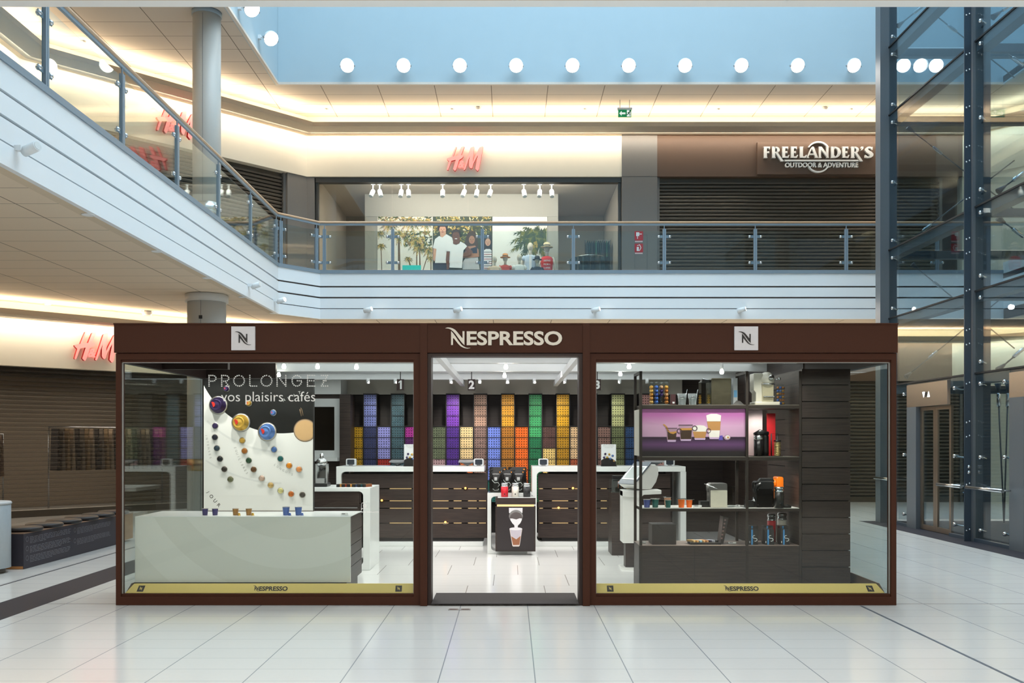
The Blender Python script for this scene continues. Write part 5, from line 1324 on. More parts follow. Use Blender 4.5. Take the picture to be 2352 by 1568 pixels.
frother(wx(1789.5, 9.02), 9.02, ZC, 48 * 9.04 / FOC, 10.5 * 9.04 / FOC, (38, 36, 34), 'black milk frother beside the glossy black machine on the lit shelf')
m = MB(); Y = 9.02
m.tube([(wx(1796, Y), Y, ZC + .012), (wx(1808, Y), Y, ZC + .02), (wx(1817, Y), Y, ZC + .010)], [.012, .02, .010], 10); tag(m.build('power_adapter', BLACKM), 'black power lead lying at the right end of the lit shelf', 'power lead')
ZB = zsh[3] + .0046
# bottom shelf
bb = thing('gift_box', 'plain black gift box with diagonal fold on the lower shelf', 'box', (wx(1525, 9.15), 9.15, ZB))
xa, xb = wx(1498, 9.06), wx(1553, 9.06)
MB().box(xa, xb, 9.06, 9.30, ZB, ZB + 46 * 9.06 / FOC).build('box_body', mat('box_black', (44, 38, 36), .4), bb)
m = MB(); m.tube([(xa + .05, 9.059, ZB + 44 * 9.06 / FOC), (xb - .01, 9.059, ZB + .02)], .0012, 4); m.build('fold_line', BLACKM, bb)
cb = thing('capsule_chest', 'open black tasting chest with rows of capsule sleeves on the lower shelf', 'box', (wx(1620, 9.1), 9.1, ZB))
xa, xb = wx(1585, 9.06), wx(1655, 9.06)
MB().box(xa, xb, 9.04, 9.20, ZB, ZB + .022).build('tray', BLACKM, cb)
for i, c in enumerate([(226, 190, 130), (214, 160, 96), (150, 190, 210), (226, 176, 120), (206, 150, 100), (60, 60, 80), (190, 190, 200), (50, 50, 52)]):
    x = xa + .02 + i * .032; m = MB(); m.T = Matrix.Translation((x, 9.12, ZB + .022)) @ Matrix.Rotation(.5, 4, 'Z'); m.box(-.011, .011, -.055, .055, 0, .018); m.build('sleeve', mat('carton_%d_%d_%d' % c, c, .35, .2), cb)
m = MB(); s = 9.1 / FOC; z1 = ZB + 64 * s
m.prism([(wx(1652, 9.1), ZB + .01), (wx(1659, 9.1), ZB + .012), (wx(1671, 9.1), z1 - .01), (wx(1659, 9.1), z1)], 9.05, 9.20); lidc = m.build('lid', mat('chest_lid', (42, 34, 32), .45), cb)
m = MB()
for i in range(6):
    f = .2 + .13 * i; x = wx(1653 + 12.5 * f, 9.1); m.box(x - .012, x + .006, 9.049, 9.05, ZB + 64 * s * f, ZB + 64 * s * f + .016)
m.build('print', mat('chest_print', (120, 96, 92), .5), lidc)
price_tag(1476, 9.16, ZB, 'clear price holder on the lower shelf by the left upright', .055)
price_tag(1681, 9.1, ZB, 'clear price holder on the lower shelf right of the open chest', .075)
KITB = mat('kit_black', (28, 28, 30), .4)
def kit_box(px0, px1, Y, h, label):
    x0, x1 = wx(px0, Y), wx(px1, Y); root = thing('cleaning_kit_box', label, 'box', ((x0 + x1) / 2, Y, ZB))
    MB().box(x0, x1, Y, Y + .10, ZB, ZB + h).build('carton', KITB, root)
    w = x1 - x0; MB().box(x0 + w * .26, x0 + w * .44, Y - .0012, Y, ZB, ZB + h).build('stripe', mat('kit_blue', (66, 150, 214), .4), root)
    m = MB(); m.text('S', front(x0 + w * .66, Y, ZB + h * .42) @ Matrix.Rotation(.5, 4, 'Z'), None, h * .42, .0012, -.012); m.box(x0 + w * .06, x0 + w * .14, Y - .0012, Y, ZB + h * .12, ZB + h * .24); m.build('print', mat('kit_print', (226, 230, 232), .4), root)
s = 9.05 / FOC
for px, lab in ((1721, 'left'), (1758, 'middle'), (1794, 'right')):
    kit_box(px - 1, px + 20, 9.05, 35 * s, 'black and blue descaling kit box, front %s of the lower right bay' % lab)
for px, lab in ((1712, 'left'), (1747, 'middle'), (1783, 'right')):
    kit_box(px + 8, px + 29, 9.19, 40 * s, 'black and blue descaling kit box standing behind on the %s of the lower right bay' % lab)
frother(wx(1772, 9.32), 9.32, ZB, 64 * 9.32 / FOC, 9.5 * 9.32 / FOC, (206, 26, 44), 'tall red milk frother at the back of the lower right bay')
frother(wx(1796, 9.34), 9.34, ZB, 66 * 9.34 / FOC, 11 * 9.34 / FOC, (222, 218, 206), 'tall cream milk frother at the back of the lower right bay')

# ------------------------------------------------------------ self-service terminal and bin left of the shelving
TYY = 10.6
tm = thing('touch_terminal', 'white self-service terminal with tilted touch screen beside the shelving', 'terminal', (wx(1462, TYY), TYY, .014))
s = TYY / FOC; X_ = lambda p: wx(p, TYY); Zp = lambda p: wz(p, TYY)
PW = mat('terminal_body', (232, 232, 228), .3)
MB().rbox(X_(1430), X_(1468), TYY, TYY + .25, Zp(1247), Zp(1126), .01).build('column', PW, tm)
MB().prism([(X_(1430), Zp(1126)), (X_(1519), Zp(1125)), (X_(1519), Zp(1134)), (X_(1478), Zp(1136)), (X_(1470), Zp(1144)), (X_(1430), Zp(1140))], TYY - .02, TYY + .27).build('arm', PW, tm, bevel=.006)
MB().box(X_(1438), X_(1466), TYY + .05, TYY + .22, .03, Zp(1247)).build('lower_column', WENGE0, tm)
MB().box(X_(1428), X_(1475), TYY - .04, TYY + .3, .014, .032).build('foot', PW, tm)
prof = [(X_(1436), Zp(1112)), (X_(1473), Zp(1071)), (X_(1481), Zp(1067)), (X_(1496), Zp(1067)), (X_(1504), Zp(1074)), (X_(1505), Zp(1090)), (X_(1498), Zp(1108)), (X_(1486), Zp(1122)), (X_(1478), Zp(1124)), (X_(1450), Zp(1122)), (X_(1440), Zp(1116))]
HEAD = Matrix.Translation((X_(1472), TYY + .13, 0)) @ Matrix.Rotation(math.radians(35), 4, 'Z') @ Matrix.Scale(1.12, 4, (1, 0, 0)) @ Matrix.Translation((-X_(1472), -TYY - .13, 0))
m = MB(); m.T = HEAD; m.prism(prof, TYY + .0, TYY + .26).build('housing', PW, tm, bevel=.01)
def slant(u, v, o, y):      # u along the tilted face from bottom to top
    a = Vector((X_(1436), Zp(1112))); b = Vector((X_(1481), Zp(1066))); d = (b - a); n = Vector((-d.y, d.x)).normalized()
    p = a + d * u + n * o; return (p.x, y, p.y)
def slab_on(u0, u1, y0, y1, o0, o1, mt, nm, par):
    m = MB(); m.T = HEAD; vs = [slant(u, 0, o, y) for o in (o0, o1) for u, y in ((u0, y0), (u1, y0), (u1, y1), (u0, y1))]
    return m.add(vs, [(0, 1, 2, 3), (7, 6, 5, 4), (0, 4, 5, 1), (1, 5, 6, 2), (2, 6, 7, 3), (3, 7, 4, 0)]).build(nm, mt, par)
slab_on(.0, 1.08, TYY - .01, TYY + .27, .0, .012, mat('terminal_bezel', (96, 104, 114), .3), 'bezel', tm)
slab_on(.2, .86, TYY + .0, TYY + .25, .012, .015, mat('screen_white_rim', (236, 238, 238), .3), 'screen_frame', tm)
slab_on(.26, .80, TYY + .02, TYY + .23, .015, .017, mat('screen_grey', (176, 184, 184), .1), 'screen', tm)
# black waste cabinet and acrylic box on it
xb0, xb1 = wx(1405, 11.9), wx(1448, 11.9)
wb = thing('recycling_cabinet', 'dark wood recycling cabinet behind the self-service terminal', 'cabinet', ((xb0 + xb1) / 2, 12.0, .014))
MB().box(xb0, xb1, 11.9, 12.3, .18, wz(1131, 11.9)).build('body', WENGE0, wb); MB().box(xb0 - .0, xb1, 11.88, 12.32, .014, .18).build('base', WENGE0, wb)
za = wz(1131, 11.9); aa = thing('acrylic_bin', 'clear acrylic box on the recycling cabinet right of the doorway', 'acrylic box', ((xb0 + xb1) / 2, 12.05, za))
h = wz(1100, 11.9) - za
for b in ((xb0, xb1, 11.92, 11.926), (xb0, xb1, 12.2, 12.206), (xb0, xb0 + .006, 11.926, 12.2), (xb1 - .006, xb1, 11.926, 12.2)): MB().box(*b, za, za + h).build('wall', ACRYL, aa)
MB().box(xb0, xb1, 11.92, 12.206, za, za + .006).build('base', ACRYL, aa)
o = thing('capsule_bag', 'black paper bag standing in the clear acrylic box', 'bag', ((xb0 + xb1) / 2, 12.1, za + .007)); MB().box(xb0 + .03, xb1 - .03, 12.05, 12.16, za + .007, wz(1093, 11.9)).build('bag_body', BAGB, o)
MB().tube([(xb0 + .10, 12.04, za + .05), (xb0 + .10, 12.04, za + .14), (xb0 + .14, 12.04, za + .14), (xb0 + .14, 12.04, za + .05)], .005, 6).build('handle', mat('copper_cord', (196, 120, 90), .4), o)
# ================================================================== signs
def hm_sign(T, label, red=(255, 150, 140), s=.62):
    """T maps local x right, y up, z out of the wall; sign about 0.59 m tall, centred"""
    o = T.translation
    root = thing('shop_sign', label, 'sign', tuple(o))
    k = .587 / 1120.0
    mt = glow('sign_red', red, s)
    side = mat('sign_red_side', (214, 40, 40), .4)
    def L(name, polys):
        m = MB(); m.T = T
        for i, pts in enumerate(polys):
            m.prism([((x - 1150) * k, -(y - 845) * k) for x, y in pts], .03, .10 + .0015 * i, 0, 'xy')
            for q in range(len(pts)): m.mi[-1 - q] = 1
        return m.build(name, [mt, side], root)
    L('letter', [[(720, 315), (750, 295), (778, 315), (700, 540), (620, 760), (540, 775), (620, 560)], [(440, 955), (532, 955), (470, 1140), (400, 1350), (365, 1368), (330, 1340), (375, 1160)],
                 [(330, 840), (530, 780), (810, 720), (960, 690), (1060, 690), (1080, 720), (1070, 770), (1000, 840), (900, 905), (720, 905), (560, 945), (440, 985), (380, 930), (335, 880)],
                 [(970, 340), (1020, 305), (1110, 285), (1125, 310), (980, 690), (820, 720)], [(735, 900), (890, 900), (760, 1330), (710, 1402), (670, 1390), (610, 1320)]])
    m = MB(); m.T = T; m.text('&', Matrix.Translation(((982 - 1150) * k, -(1085 - 845) * k, .03)), None, 330 * k, .06, .03, 0, 'C', .2); m.build('ampersand', mt, root)
    L('letter', [[(1395, 365), (1440, 330), (1470, 400), (1180, 1300), (1130, 1368), (1085, 1340)], [(1400, 360), (1550, 295), (1572, 330), (1510, 850), (1490, 1250), (1430, 1300), (1370, 1260), (1335, 1180), (1340, 900), (1380, 600)],
                 [(1800, 350), (1850, 450), (1530, 1080), (1480, 1240), (1440, 1200), (1500, 1000), (1560, 850)], [(1810, 345), (1940, 285), (1978, 310), (1880, 800), (1780, 1330), (1730, 1412), (1690, 1390), (1622, 1310), (1640, 1150), (1710, 800), (1740, 600)]])
    return root
def frame45(x, y, z):
    d = Vector((1, 1, 0)).normalized(); n = Vector((1, -1, 0)).normalized()
    return Matrix(((d.x, 0, n.x, x), (d.y, 0, n.y, y), (0, 1, 0, z), (0, 0, 0, 1)))
def on45(px):
    Y = 26.93 / (1 - (px - PCX) / FOC); return Y - 26.93, Y
hm_sign(front(wx(1068, 22.0), 22.1, wz(364, 22.0)), 'red brush lettered shop sign upstairs above the shop window with beach posters')
x, y = on45(401); hm_sign(frame45(x, y, 8.22), 'red brush lettered shop sign upstairs on the angled wall behind the column')
x, y = on45(218); hm_sign(frame45(x, y, wz(797, y)), 'red brush lettered shop sign on the ground floor, half behind the kiosk corner')

OY = 22.02
def fz(x, y): return wx(1730 + x / 8.11, OY), wz(315 + y / 8.11, OY)
root = thing('shop_sign', 'white raised outdoor shop sign with arcs on a brown panel above the dark shutter', 'sign', (wx(1877, OY), OY, wz(400, OY)))
m = MB(); p0, p1 = fz(78, 690), fz(2292, 92); m.box(p0[0], p1[0], OY + .0, 22.1, p0[1], p1[1]); m.build('panel', mat('sign_panel_brown', (98, 76, 60), .5, var=.03), root)
IV = mat('sign_ivory', (250, 246, 240), .4); sd = [0]
def G(m, pts): sd[0] = (sd[0] + 1) % 5; m.prism([fz(*p) for p in pts], OY - .07 - .001 * sd[0], OY - .01)
def stem(m, x, w=52, y0=192, y1=400, s=11): G(m, [(x - s, y0), (x + w + s, y0), (x + w, y0 + 16), (x + w, y1 - 16), (x + w + s, y1), (x - s, y1), (x, y1 - 16), (x, y0 + 16)])
def bowl(m, cx, cy, rx, ry, t, a0, a1, n=14, ty=None):
    ty = ty or t * .45
    for i in range(n):
        a = [math.radians(a0 + (a1 - a0) * (i + j) / n) for j in (0, 1)]
        G(m, [(cx + rx * cos(a[0]), cy + ry * sin(a[0])), (cx + rx * cos(a[1]), cy + ry * sin(a[1])), (cx + (rx - t) * cos(a[1]), cy + (ry - ty) * sin(a[1])), (cx + (rx - t) * cos(a[0]), cy + (ry - ty) * sin(a[0]))])
m = MB()
stem(m, 190); G(m, [(190, 192), (300, 192), (296, 240), (284, 240), (278, 222), (190, 218)]); G(m, [(240, 284), (284, 276), (288, 318), (276, 306), (240, 308)])
for x in (342, 1812):
    stem(m, x); bowl(m, x + 60, 252, 78, 60, 50, -95, 95); G(m, [(x + 40, 192), (x + 66, 192), (x + 66, 218), (x + 40, 218)]); G(m, [(x + 40, 288), (x + 66, 288), (x + 66, 312), (x + 40, 312)]); G(m, [(x + 50, 296), (x + 100, 300), (x + 212, 462), (x + 160, 462)])
for x in (530, 690, 1645):
    stem(m, x); G(m, [(x, 192), (x + 108, 192), (x + 106, 240), (x + 94, 240), (x + 88, 220), (x, 218)]); G(m, [(x + 48, 280), (x + 90, 272), (x + 92, 318), (x + 82, 306), (x + 48, 306)]); G(m, [(x, 372), (x + 90, 372), (x + 112, 346), (x + 132, 346), (x + 108, 400), (x, 400)])
stem(m, 858); G(m, [(858, 372), (940, 372), (964, 346), (988, 346), (964, 400), (858, 400)])
G(m, [(1078, 192), (1110, 192), (1192, 400), (1120, 400), (1138, 384), (1074, 228)]); G(m, [(1060, 210), (1082, 216), (1012, 384), (1032, 400), (982, 400)]); G(m, [(1040, 320), (1124, 320), (1130, 342), (1032, 342)])
stem(m, 1212, 34); G(m, [(1200, 192), (1256, 192), (1386, 366), (1386, 400), (1366, 400), (1214, 208)]); stem(m, 1350, 34)
stem(m, 1436); bowl(m, 1496, 296, 120, 104, 56, -90, 90); G(m, [(1480, 192), (1500, 192), (1500, 238), (1480, 238)]); G(m, [(1480, 354), (1500, 354), (1500, 400), (1480, 400)])
G(m, [(1990, 192), (2032, 192), (2034, 222), (2014, 252), (1986, 264), (1980, 252), (2000, 236), (2004, 222), (1988, 220)])
S_ = [(2205, 196), (2200, 250), (2184, 246), (2160, 222), (2126, 222), (2118, 242), (2140, 262), (2192, 292), (2220, 328), (2214, 366), (2176, 396), (2120, 404), (2066, 392), (2062, 346), (2080, 346), (2108, 372), (2142, 372), (2154, 352), (2132, 328), (2086, 298), (2066, 262), (2076, 218), (2112, 194), (2150, 190), (2184, 200)]
G(m, S_); m.build('lettering', IV, root)
m = MB(); G(m, [(560, 436), (1930, 436), (1950, 462), (582, 462)])
bowl(m, 1198, 282, 212, 190, 26, 208, 332, 20, 26); bowl(m, 1198, 480, 212, 192, 26, 28, 152, 20, 26); m.build('arc_lines', IV, root)
m = MB(); a, b = fz(583, 572), fz(1940, 484); m.text('OUTDOOR & ADVENTURE', front((a[0] + b[0]) / 2, OY - .005, (a[1] + b[1]) / 2), b[0] - a[0], b[1] - a[1], .06, .018); m.build('lettering', IV, root)

# emergency exit sign
EY = 21.0; x0, x1, z0, z1 = wx(1420, EY), wx(1450, EY), wz(268.5, EY), wz(252, EY)
root = thing('exit_sign', 'green illuminated emergency exit sign hanging from the upper ceiling', 'exit sign', ((x0 + x1) / 2, EY, z0))
MB().box(x0, x1, EY, EY + .03, z0, z1).build('sign_plate', glow('exit_green', (20, 140, 84), .35), root)
MB().box(x0 - .02, x1 + .02, EY - .03, EY + .06, z1, z1 + .04).build('housing', WHITE, root)
for hx in (x0 + .04, x1 - .04): MB().box(hx - .006, hx + .006, EY, EY + .012, z1 + .04, 9.16).build('hanger', GREYPL, root)
m = MB(); w = x1 - x0; zc = (z0 + z1) / 2; h = z1 - z0
m.prism([(x0 + w * .08, zc), (x0 + w * .26, zc + h * .34), (x0 + w * .26, zc + h * .12), (x0 + w * .55, zc + h * .12), (x0 + w * .55, zc - h * .12), (x0 + w * .26, zc - h * .12), (x0 + w * .26, zc - h * .34)], EY - .003, EY)
m.box(x0 + w * .66, x0 + w * .96, EY - .002, EY, z0 + h * .06, z1 - h * .06)
m.build('arrow', glow('exit_white', (240, 248, 244), .5), root)
m = MB(); cx = x0 + w * .81
m.ball((cx + .03, EY - .003, zc + h * .32), .02, 8, 6, 0, (1, .2, 1)); m.tube([(cx + .015, EY - .003, zc + h * .2), (cx - .01, EY - .003, zc - .0)], .012, 6); m.tube([(cx - .01, EY - .003, zc), (cx + .03, EY - .003, zc - h * .15), (cx + .02, EY - .003, zc - h * .36)], .008, 6); m.tube([(cx - .01, EY - .003, zc), (cx - .03, EY - .003, zc - h * .2), (cx - .07, EY - .003, zc - h * .22)], .008, 6); m.tube([(cx + .04, EY - .003, zc + h * .02), (cx + .015, EY - .003, zc + h * .16), (cx - .03, EY - .003, zc + h * .08)], .007, 6)
m.build('running_figure', mat('exit_green_dark', (10, 110, 60), .5), root)

# red fire signs on the grey pillar
FY = 22.06
for py0, py1, lab, kind in ((531, 556, 'red square fire hose sign on the grey pillar, upper of the two', 0), (559.5, 583, 'red square fire extinguisher sign on the grey pillar, lower of the two', 1)):
    x0, x1, z0, z1 = wx(1457.5, FY), wx(1477, FY), wz(py1, FY), wz(py0, FY)
    root = thing('fire_sign', lab, 'sign', ((x0 + x1) / 2, FY - .008, z0)); h = z1 - z0; w = x1 - x0
    MB().box(x0, x1, FY - .008, FY, z0 + h * .16, z1).build('sign_plate', mat('fire_red', (186, 26, 38), .4), root)
    MB().box(x0 + .01, x1 - .01, FY - .008, FY, z0, z0 + h * .12).build('caption_strip', mat('caption_pink', (226, 190, 190), .5), root)
    m = MB()
    if kind == 0: m.box(x0 + w * .18, x0 + w * .55, FY - .011, FY - .008, z0 + h * .55, z1 - h * .1); m.box(x0 + w * .55, x0 + w * .85, FY - .011, FY - .008, z0 + h * .7, z0 + h * .78); m.box(x0 + w * .3, x0 + w * .38, FY - .011, FY - .008, z0 + h * .3, z0 + h * .55)
    else:
        m.tube([(x0 + w * .3, FY - .01, z1 - h * .2), (x0 + w * .6, FY - .01, z1 - h * .12), (x0 + w * .75, FY - .01, z0 + h * .6), (x0 + w * .6, FY - .01, z0 + h * .35), (x0 + w * .5, FY - .01, z0 + h * .3)], .010, 6); m.box(x0 + w * .25, x0 + w * .5, FY - .011, FY - .008, z0 + h * .28, z0 + h * .68)
    m.build('symbol', mat('sign_white', (240, 240, 240), .5), root)
m = MB(); m.box(2.95, 2.955, 22.055, 22.06, 5.1, 6.35); m.box(2.95, 3.25, 22.055, 22.06, 6.345, 6.35); m.box(3.245, 3.25, 22.055, 22.06, 5.1, 6.35)
struct(m.build('trim_11', mat('pillar_hatch_joint', (100, 96, 90), .6)))
struct(MB().box(2.66, 3.48, 22.045, 22.06, 5.06, 5.32).build('trim_12', mat('pillar_kick_panel', (196, 202, 206), .5)))

# ================================================================== shop upstairs with the beach posters
SW0, SW1 = -4.64, 2.64
m = MB(); m.box(SW0, SW1, 22.3, 26.4, 7.80, 7.95); m.box(SW0 - .3, SW0, 22.3, 26.4, 5.06, 7.95); m.box(SW1 + .01, SW1 + .3, 22.62, 26.4, 5.06, 7.95)
struct(m.build('ceiling_shop', mat('shop_ceiling', (190, 176, 160), .7)))
struct(MB().box(SW0, SW1, 26.3, 26.4, 5.06, 7.8).build('wall_shop_back', mat('shop_back_wall', (150, 138, 124), .7)))
SHF = mat('shop_frame', (74, 72, 68), .4, .3)
root = thing('shop_window', 'wide glazed shop front upstairs below the middle red sign', 'shop window', (-1, 22.25, 5.06))
wxs = [SW0] + [wx(p, 22.25) for p in (901, 1075, 1248)] + [SW1]
m = MB(); m.box(SW0, SW1, 22.16, 22.34, 7.62, 7.74); m.box(SW0, SW0 + .06, 22.2, 22.3, 5.06, 7.62); m.box(SW1 - .06, SW1, 22.2, 22.3, 5.06, 7.62); m.box(SW0 + .06, SW1 - .06, 22.2, 22.3, 5.06, 5.12); m.build('window_frame', SHF, root)
for a, b in zip(wxs[:-1], wxs[1:]): MB().box(a + (.06 if a == SW0 else .003), b - (.06 if b == SW1 else .003), 22.245, 22.255, 5.12, 7.62).build('glass_pane', GLASS, root)
area('shop_window_light', (-.9, 22.7, 7.7), (0, .75, -1), (1, 0, 0), 5.2, .3, 95, (1, .93, .82))
area('shop_light', (-1, 25.2, 7.7), (0, 0, -1), (1, 0, 0), 6.5, .5, 26, NEUT)
HY = 23.9
struct(MB().box(wx(838, HY), wx(1282, HY), HY, HY + .08, wz(497, HY), 7.80).build('wall_shop_header', mat('shop_header_grey', (176, 170, 160), .6)))
for a, b, c_, nm in ((838, 867, (170, 164, 154), 'wall_shop_left'), (1258, 1282, (176, 170, 160), 'wall_shop_right')): struct(MB().box(wx(a, HY), wx(b, HY), HY + .01, HY + .07, 5.06, wz(497, HY)).build(nm, mat('shop_panel_%d' % a, c_, .6)))
# three posters
def poster(px0, px1, label, bg):
    root = thing('wall_poster', label, 'poster', (wx((px0 + px1) / 2, HY), HY, 5.3))
    MB().box(wx(px0, HY), wx(px1, HY), HY, HY + .05, 5.3, wz(497.5, HY)).build('print_panel', bg, root); return root
def K(x, y): return wx(860 + x / 8.4, HY), wz(490 + y / 8.4, HY)
def foliage(m, rnd, x0, x1, y0, y1, n, s, nm, f, d0=.001):
    for i in range(n):
        cx, cy = rnd.uniform(x0, x1), rnd.uniform(y0, y1); a = rnd.uniform(0, pi); l = s * rnd.uniform(.5, 1.3); w = l * .28
        pts = [(cx + l * cos(a), cy + l * sin(a)), (cx - w * sin(a), cy + w * cos(a)), (cx - l * cos(a), cy - l * sin(a)), (cx + w * sin(a), cy - w * cos(a))]
        pts = [(min(max(p[0], x0), x1), min(max(p[1], y0), y1)) for p in pts]
        d = d0 + .0001 * (i % 20); m.add([(f(*p)[0], HY - d, f(*p)[1]) for p in pts], [(0, 1, 2, 3)], rnd.randrange(nm))
def palm(m, rnd, cx, cy, L, nfr, f, tx, ty, tw, mi_leaf, mi_trunk, clip, d0=.003, dr=.35):
    def C(p): return (min(max(p[0], clip[0]), clip[1]), min(max(p[1], clip[2]), clip[3]))
    if ty > cy:
        pts = [C(p) for p in ((cx - tw * .4, cy), (cx + tw * .4, cy), (tx + tw * .5, ty), (tx - tw * .5, ty))]
        m.add([(f(*p)[0], HY - d0, f(*p)[1]) for p in pts], [(0, 1, 2, 3)], mi_trunk)
    for k in range(nfr):
        a = -pi * .95 + pi * 1.9 * k / (nfr - 1) - pi / 2 + rnd.uniform(-.12, .12)
        a = rnd.uniform(0, .2) + 2 * pi * k / nfr
        l = L * rnd.uniform(.75, 1.1); prev = (cx, cy); n = 7
        for i in range(1, n + 1):
            t = i / n; p = (cx + l * t * cos(a), cy + l * t * sin(a) * .75 + l * dr * t * t)
            dx, dy = p[0] - prev[0], p[1] - prev[1]; q = sqrt(dx * dx + dy * dy) or 1; nx, ny = -dy / q, dx / q
            w = L * .17 * (1 - abs(2 * t - .9)) + L * .02
            for s in (-1, 1):
                tip = (p[0] + s * nx * w + dx * .6, p[1] + s * ny * w + dy * .6 + w * .5)
                pts = [C(prev), C(p), C(tip)]
                m.add([(f(*v)[0], HY - d0 - .0002 * (k % 6 + 1), f(*v)[1]) for v in pts], [(0, 1, 2)], mi_leaf[(k + i) % len(mi_leaf)])
            prev = p
rnd = random.Random(7)
LEAFS = [mat('leaf_%d' % i, c, .6) for i, c in enumerate(((70, 84, 44), (120, 116, 50), (178, 148, 66), (52, 66, 46), (214, 180, 100), (226, 214, 170), (150, 112, 62)))] + [mat('palm_trunk', (120, 92, 66), .7)]
PAPER = mat('poster_paper', (244, 236, 224), .5, var=.02)
p1 = poster(867, 994, 'poster of sunlit palm trees on the left in the shop upstairs', PAPER)
m = MB(); cl = (62, 1122, 60, 1090)
for cx, cy, L, tx, ty, tw in ((130, 620, 130, 140, 1090, 16), (110, 380, 150, 90, 380, 10), (470, 400, 230, 480, 1090, 48), (820, 520, 260, 815, 1090, 24), (870, 640, 200, 880, 1090, 26), (650, 870, 110, 690, 1000, 30), (1060, 700, 200, 940, 1090, 18), (1090, 860, 120, 1090, 1090, 20), (300, 200, 240, 300, 200, 1), (700, 150, 260, 700, 150, 1), (1000, 180, 200, 1000, 180, 1)):
    palm(m, rnd, cx, cy, L, 11, K, tx, ty, tw, [0, 1, 2, 4, 6], 7, cl)
foliage(m, rnd, 560, 1115, 330, 640, 130, 60, 7, K); foliage(m, rnd, 70, 1115, 62, 150, 90, 50, 7, K)
m.prism([K(540, 1000), K(900, 1000), K(900, 1090), K(540, 1090)], HY - .006, HY - .005, 8)
o = m.build('printed_palms', LEAFS + [mat('turquoise_print', (30, 214, 206), .5)], p1, recalc=False)
p2 = poster(995, 1130, 'poster of four young people in white summer clothes in the shop upstairs', mat('poster_hedge', (58, 64, 44), .6, var=.4, scale=22))
m = MB(); foliage(m, rnd, 1135, 2260, 60, 420, 260, 46, 6, K); foliage(m, rnd, 1640, 1780, 440, 560, 24, 40, 3, K); m.build('printed_hedge', LEAFS, p2, recalc=False)
SK = {'a': mat('print_skin_light', (214, 160, 132), .6), 'b': mat('print_skin_dark', (112, 66, 48), .6), 'c': mat('print_skin_tan', (176, 124, 98), .6)}
HAIR = [mat('print_hair_black', (40, 26, 32), .6), mat('print_hair_brown', (72, 48, 38), .6)]
TEE = mat('print_white_shirt', (232, 230, 232), .6); NAVY = mat('print_navy', (40, 40, 62), .6); STR = mat('print_red_stripe', (170, 70, 84), .6); LIP = mat('print_lip', (176, 92, 88), .6)
def figure(parts, depth):
    m = MB(); mats = []
    for i, (mt, pts) in enumerate(parts):
        if mt not in mats: mats.append(mt)
        d = depth + .0012 * i; m.prism([K(*p) for p in pts], HY - d - .0012, HY - d, mats.index(mt))
    return m.build('printed_person', mats, p2)
def face(cx, cy, s, skin, brow=HAIR[0]):
    return [(skin, ell(cx, cy, 68 * s, 92 * s)), (brow, ell(cx - 28 * s, cy - 8 * s, 12 * s, 5 * s)), (brow, ell(cx + 28 * s, cy - 8 * s, 12 * s, 5 * s)), (brow, ell(cx, cy + 22 * s, 10 * s, 5 * s)), (LIP, ell(cx, cy + 50 * s, 24 * s, 9 * s))]
GRN = mat('print_grey_skirt', (190, 188, 190), .6)
figure([(GRN, [(1700, 950), (1790, 800), (1990, 800), (2030, 1080), (1700, 1080)]), (HAIR[1], [(1740, 620), (1780, 420), (1830, 345), (1890, 330), (1950, 370), (1985, 470), (2000, 640), (1960, 720), (1860, 640), (1800, 700)]), (SK['c'], [(1800, 640), (1940, 620), (2010, 700), (2020, 840), (1720, 850), (1740, 720)]), (NAVY, [(1850, 680), (1980, 640), (1985, 770), (1900, 770)])] + face(1880, 510, .85, SK['c']) + [(SK['c'], [(1700, 800), (2010, 770), (2020, 840), (1690, 870)])], .004)
figure([(HAIR[0], [(2115, 700), (2110, 480), (2150, 410), (2210, 400), (2255, 430), (2262, 700)]), (TEE, [(2110, 720), (2150, 690), (2230, 690), (2262, 720), (2262, 1085), (2110, 1085)])] + [(STR if i % 2 else NAVY, [(2110, 745 + 44 * i), (2262, 745 + 44 * i), (2262, 756 + 44 * i), (2110, 756 + 44 * i)]) for i in range(8)] + face(2190, 560, .78, SK['a']), .022)
figure([(SK['a'], [(1140, 640), (1200, 640), (1190, 860), (1160, 930), (1135, 900)]), (NAVY, [(1130, 950), (1460, 950), (1460, 1090), (1130, 1090)]), (SK['a'], [(1265, 360), (1385, 360), (1380, 440), (1320, 480), (1270, 440)]), (TEE, [(1250, 440), (1315, 470), (1390, 405), (1500, 470), (1530, 580), (1500, 960), (1170, 960), (1200, 690), (1128, 670), (1170, 500)]), (HAIR[0], [(1215, 290), (1230, 220), (1330, 190), (1410, 215), (1420, 310), (1390, 360), (1235, 340)])] + face(1318, 320, .95, SK['a']) + [(HAIR[0], [(1225, 270), (1240, 228), (1400, 228), (1410, 280), (1390, 300), (1370, 262), (1260, 262), (1240, 310)])], .030)
figure([(SK['b'], [(1395, 740), (1455, 740), (1440, 1085), (1400, 1085), (1380, 900)]), (SK['b'], [(1730, 640), (1790, 640), (1900, 740), (1870, 800), (1690, 860), (1660, 810), (1780, 740)]), (SK['b'], [(1520, 480), (1650, 480), (1640, 600), (1520, 600)]), (TEE, [(1500, 570), (1530, 600), (1580, 615), (1640, 590), (1660, 550), (1740, 590), (1790, 640), (1720, 720), (1690, 1060), (1450, 1050), (1470, 740), (1380, 730), (1420, 610)]), (HAIR[0], [(1490, 430), (1500, 340), (1580, 305), (1660, 335), (1670, 440)])] + face(1575, 445, 1.05, SK['b']) + [(TEE, ell(1578, 498, 26, 8)), (HAIR[0], [(1495, 390), (1515, 335), (1580, 318), (1640, 335), (1660, 390), (1580, 365)])], .050)
p3 = poster(1131, 1257, 'pale poster of one large palm tree on the right in the shop upstairs', mat('poster_pale', (240, 236, 230), .5, var=.01))
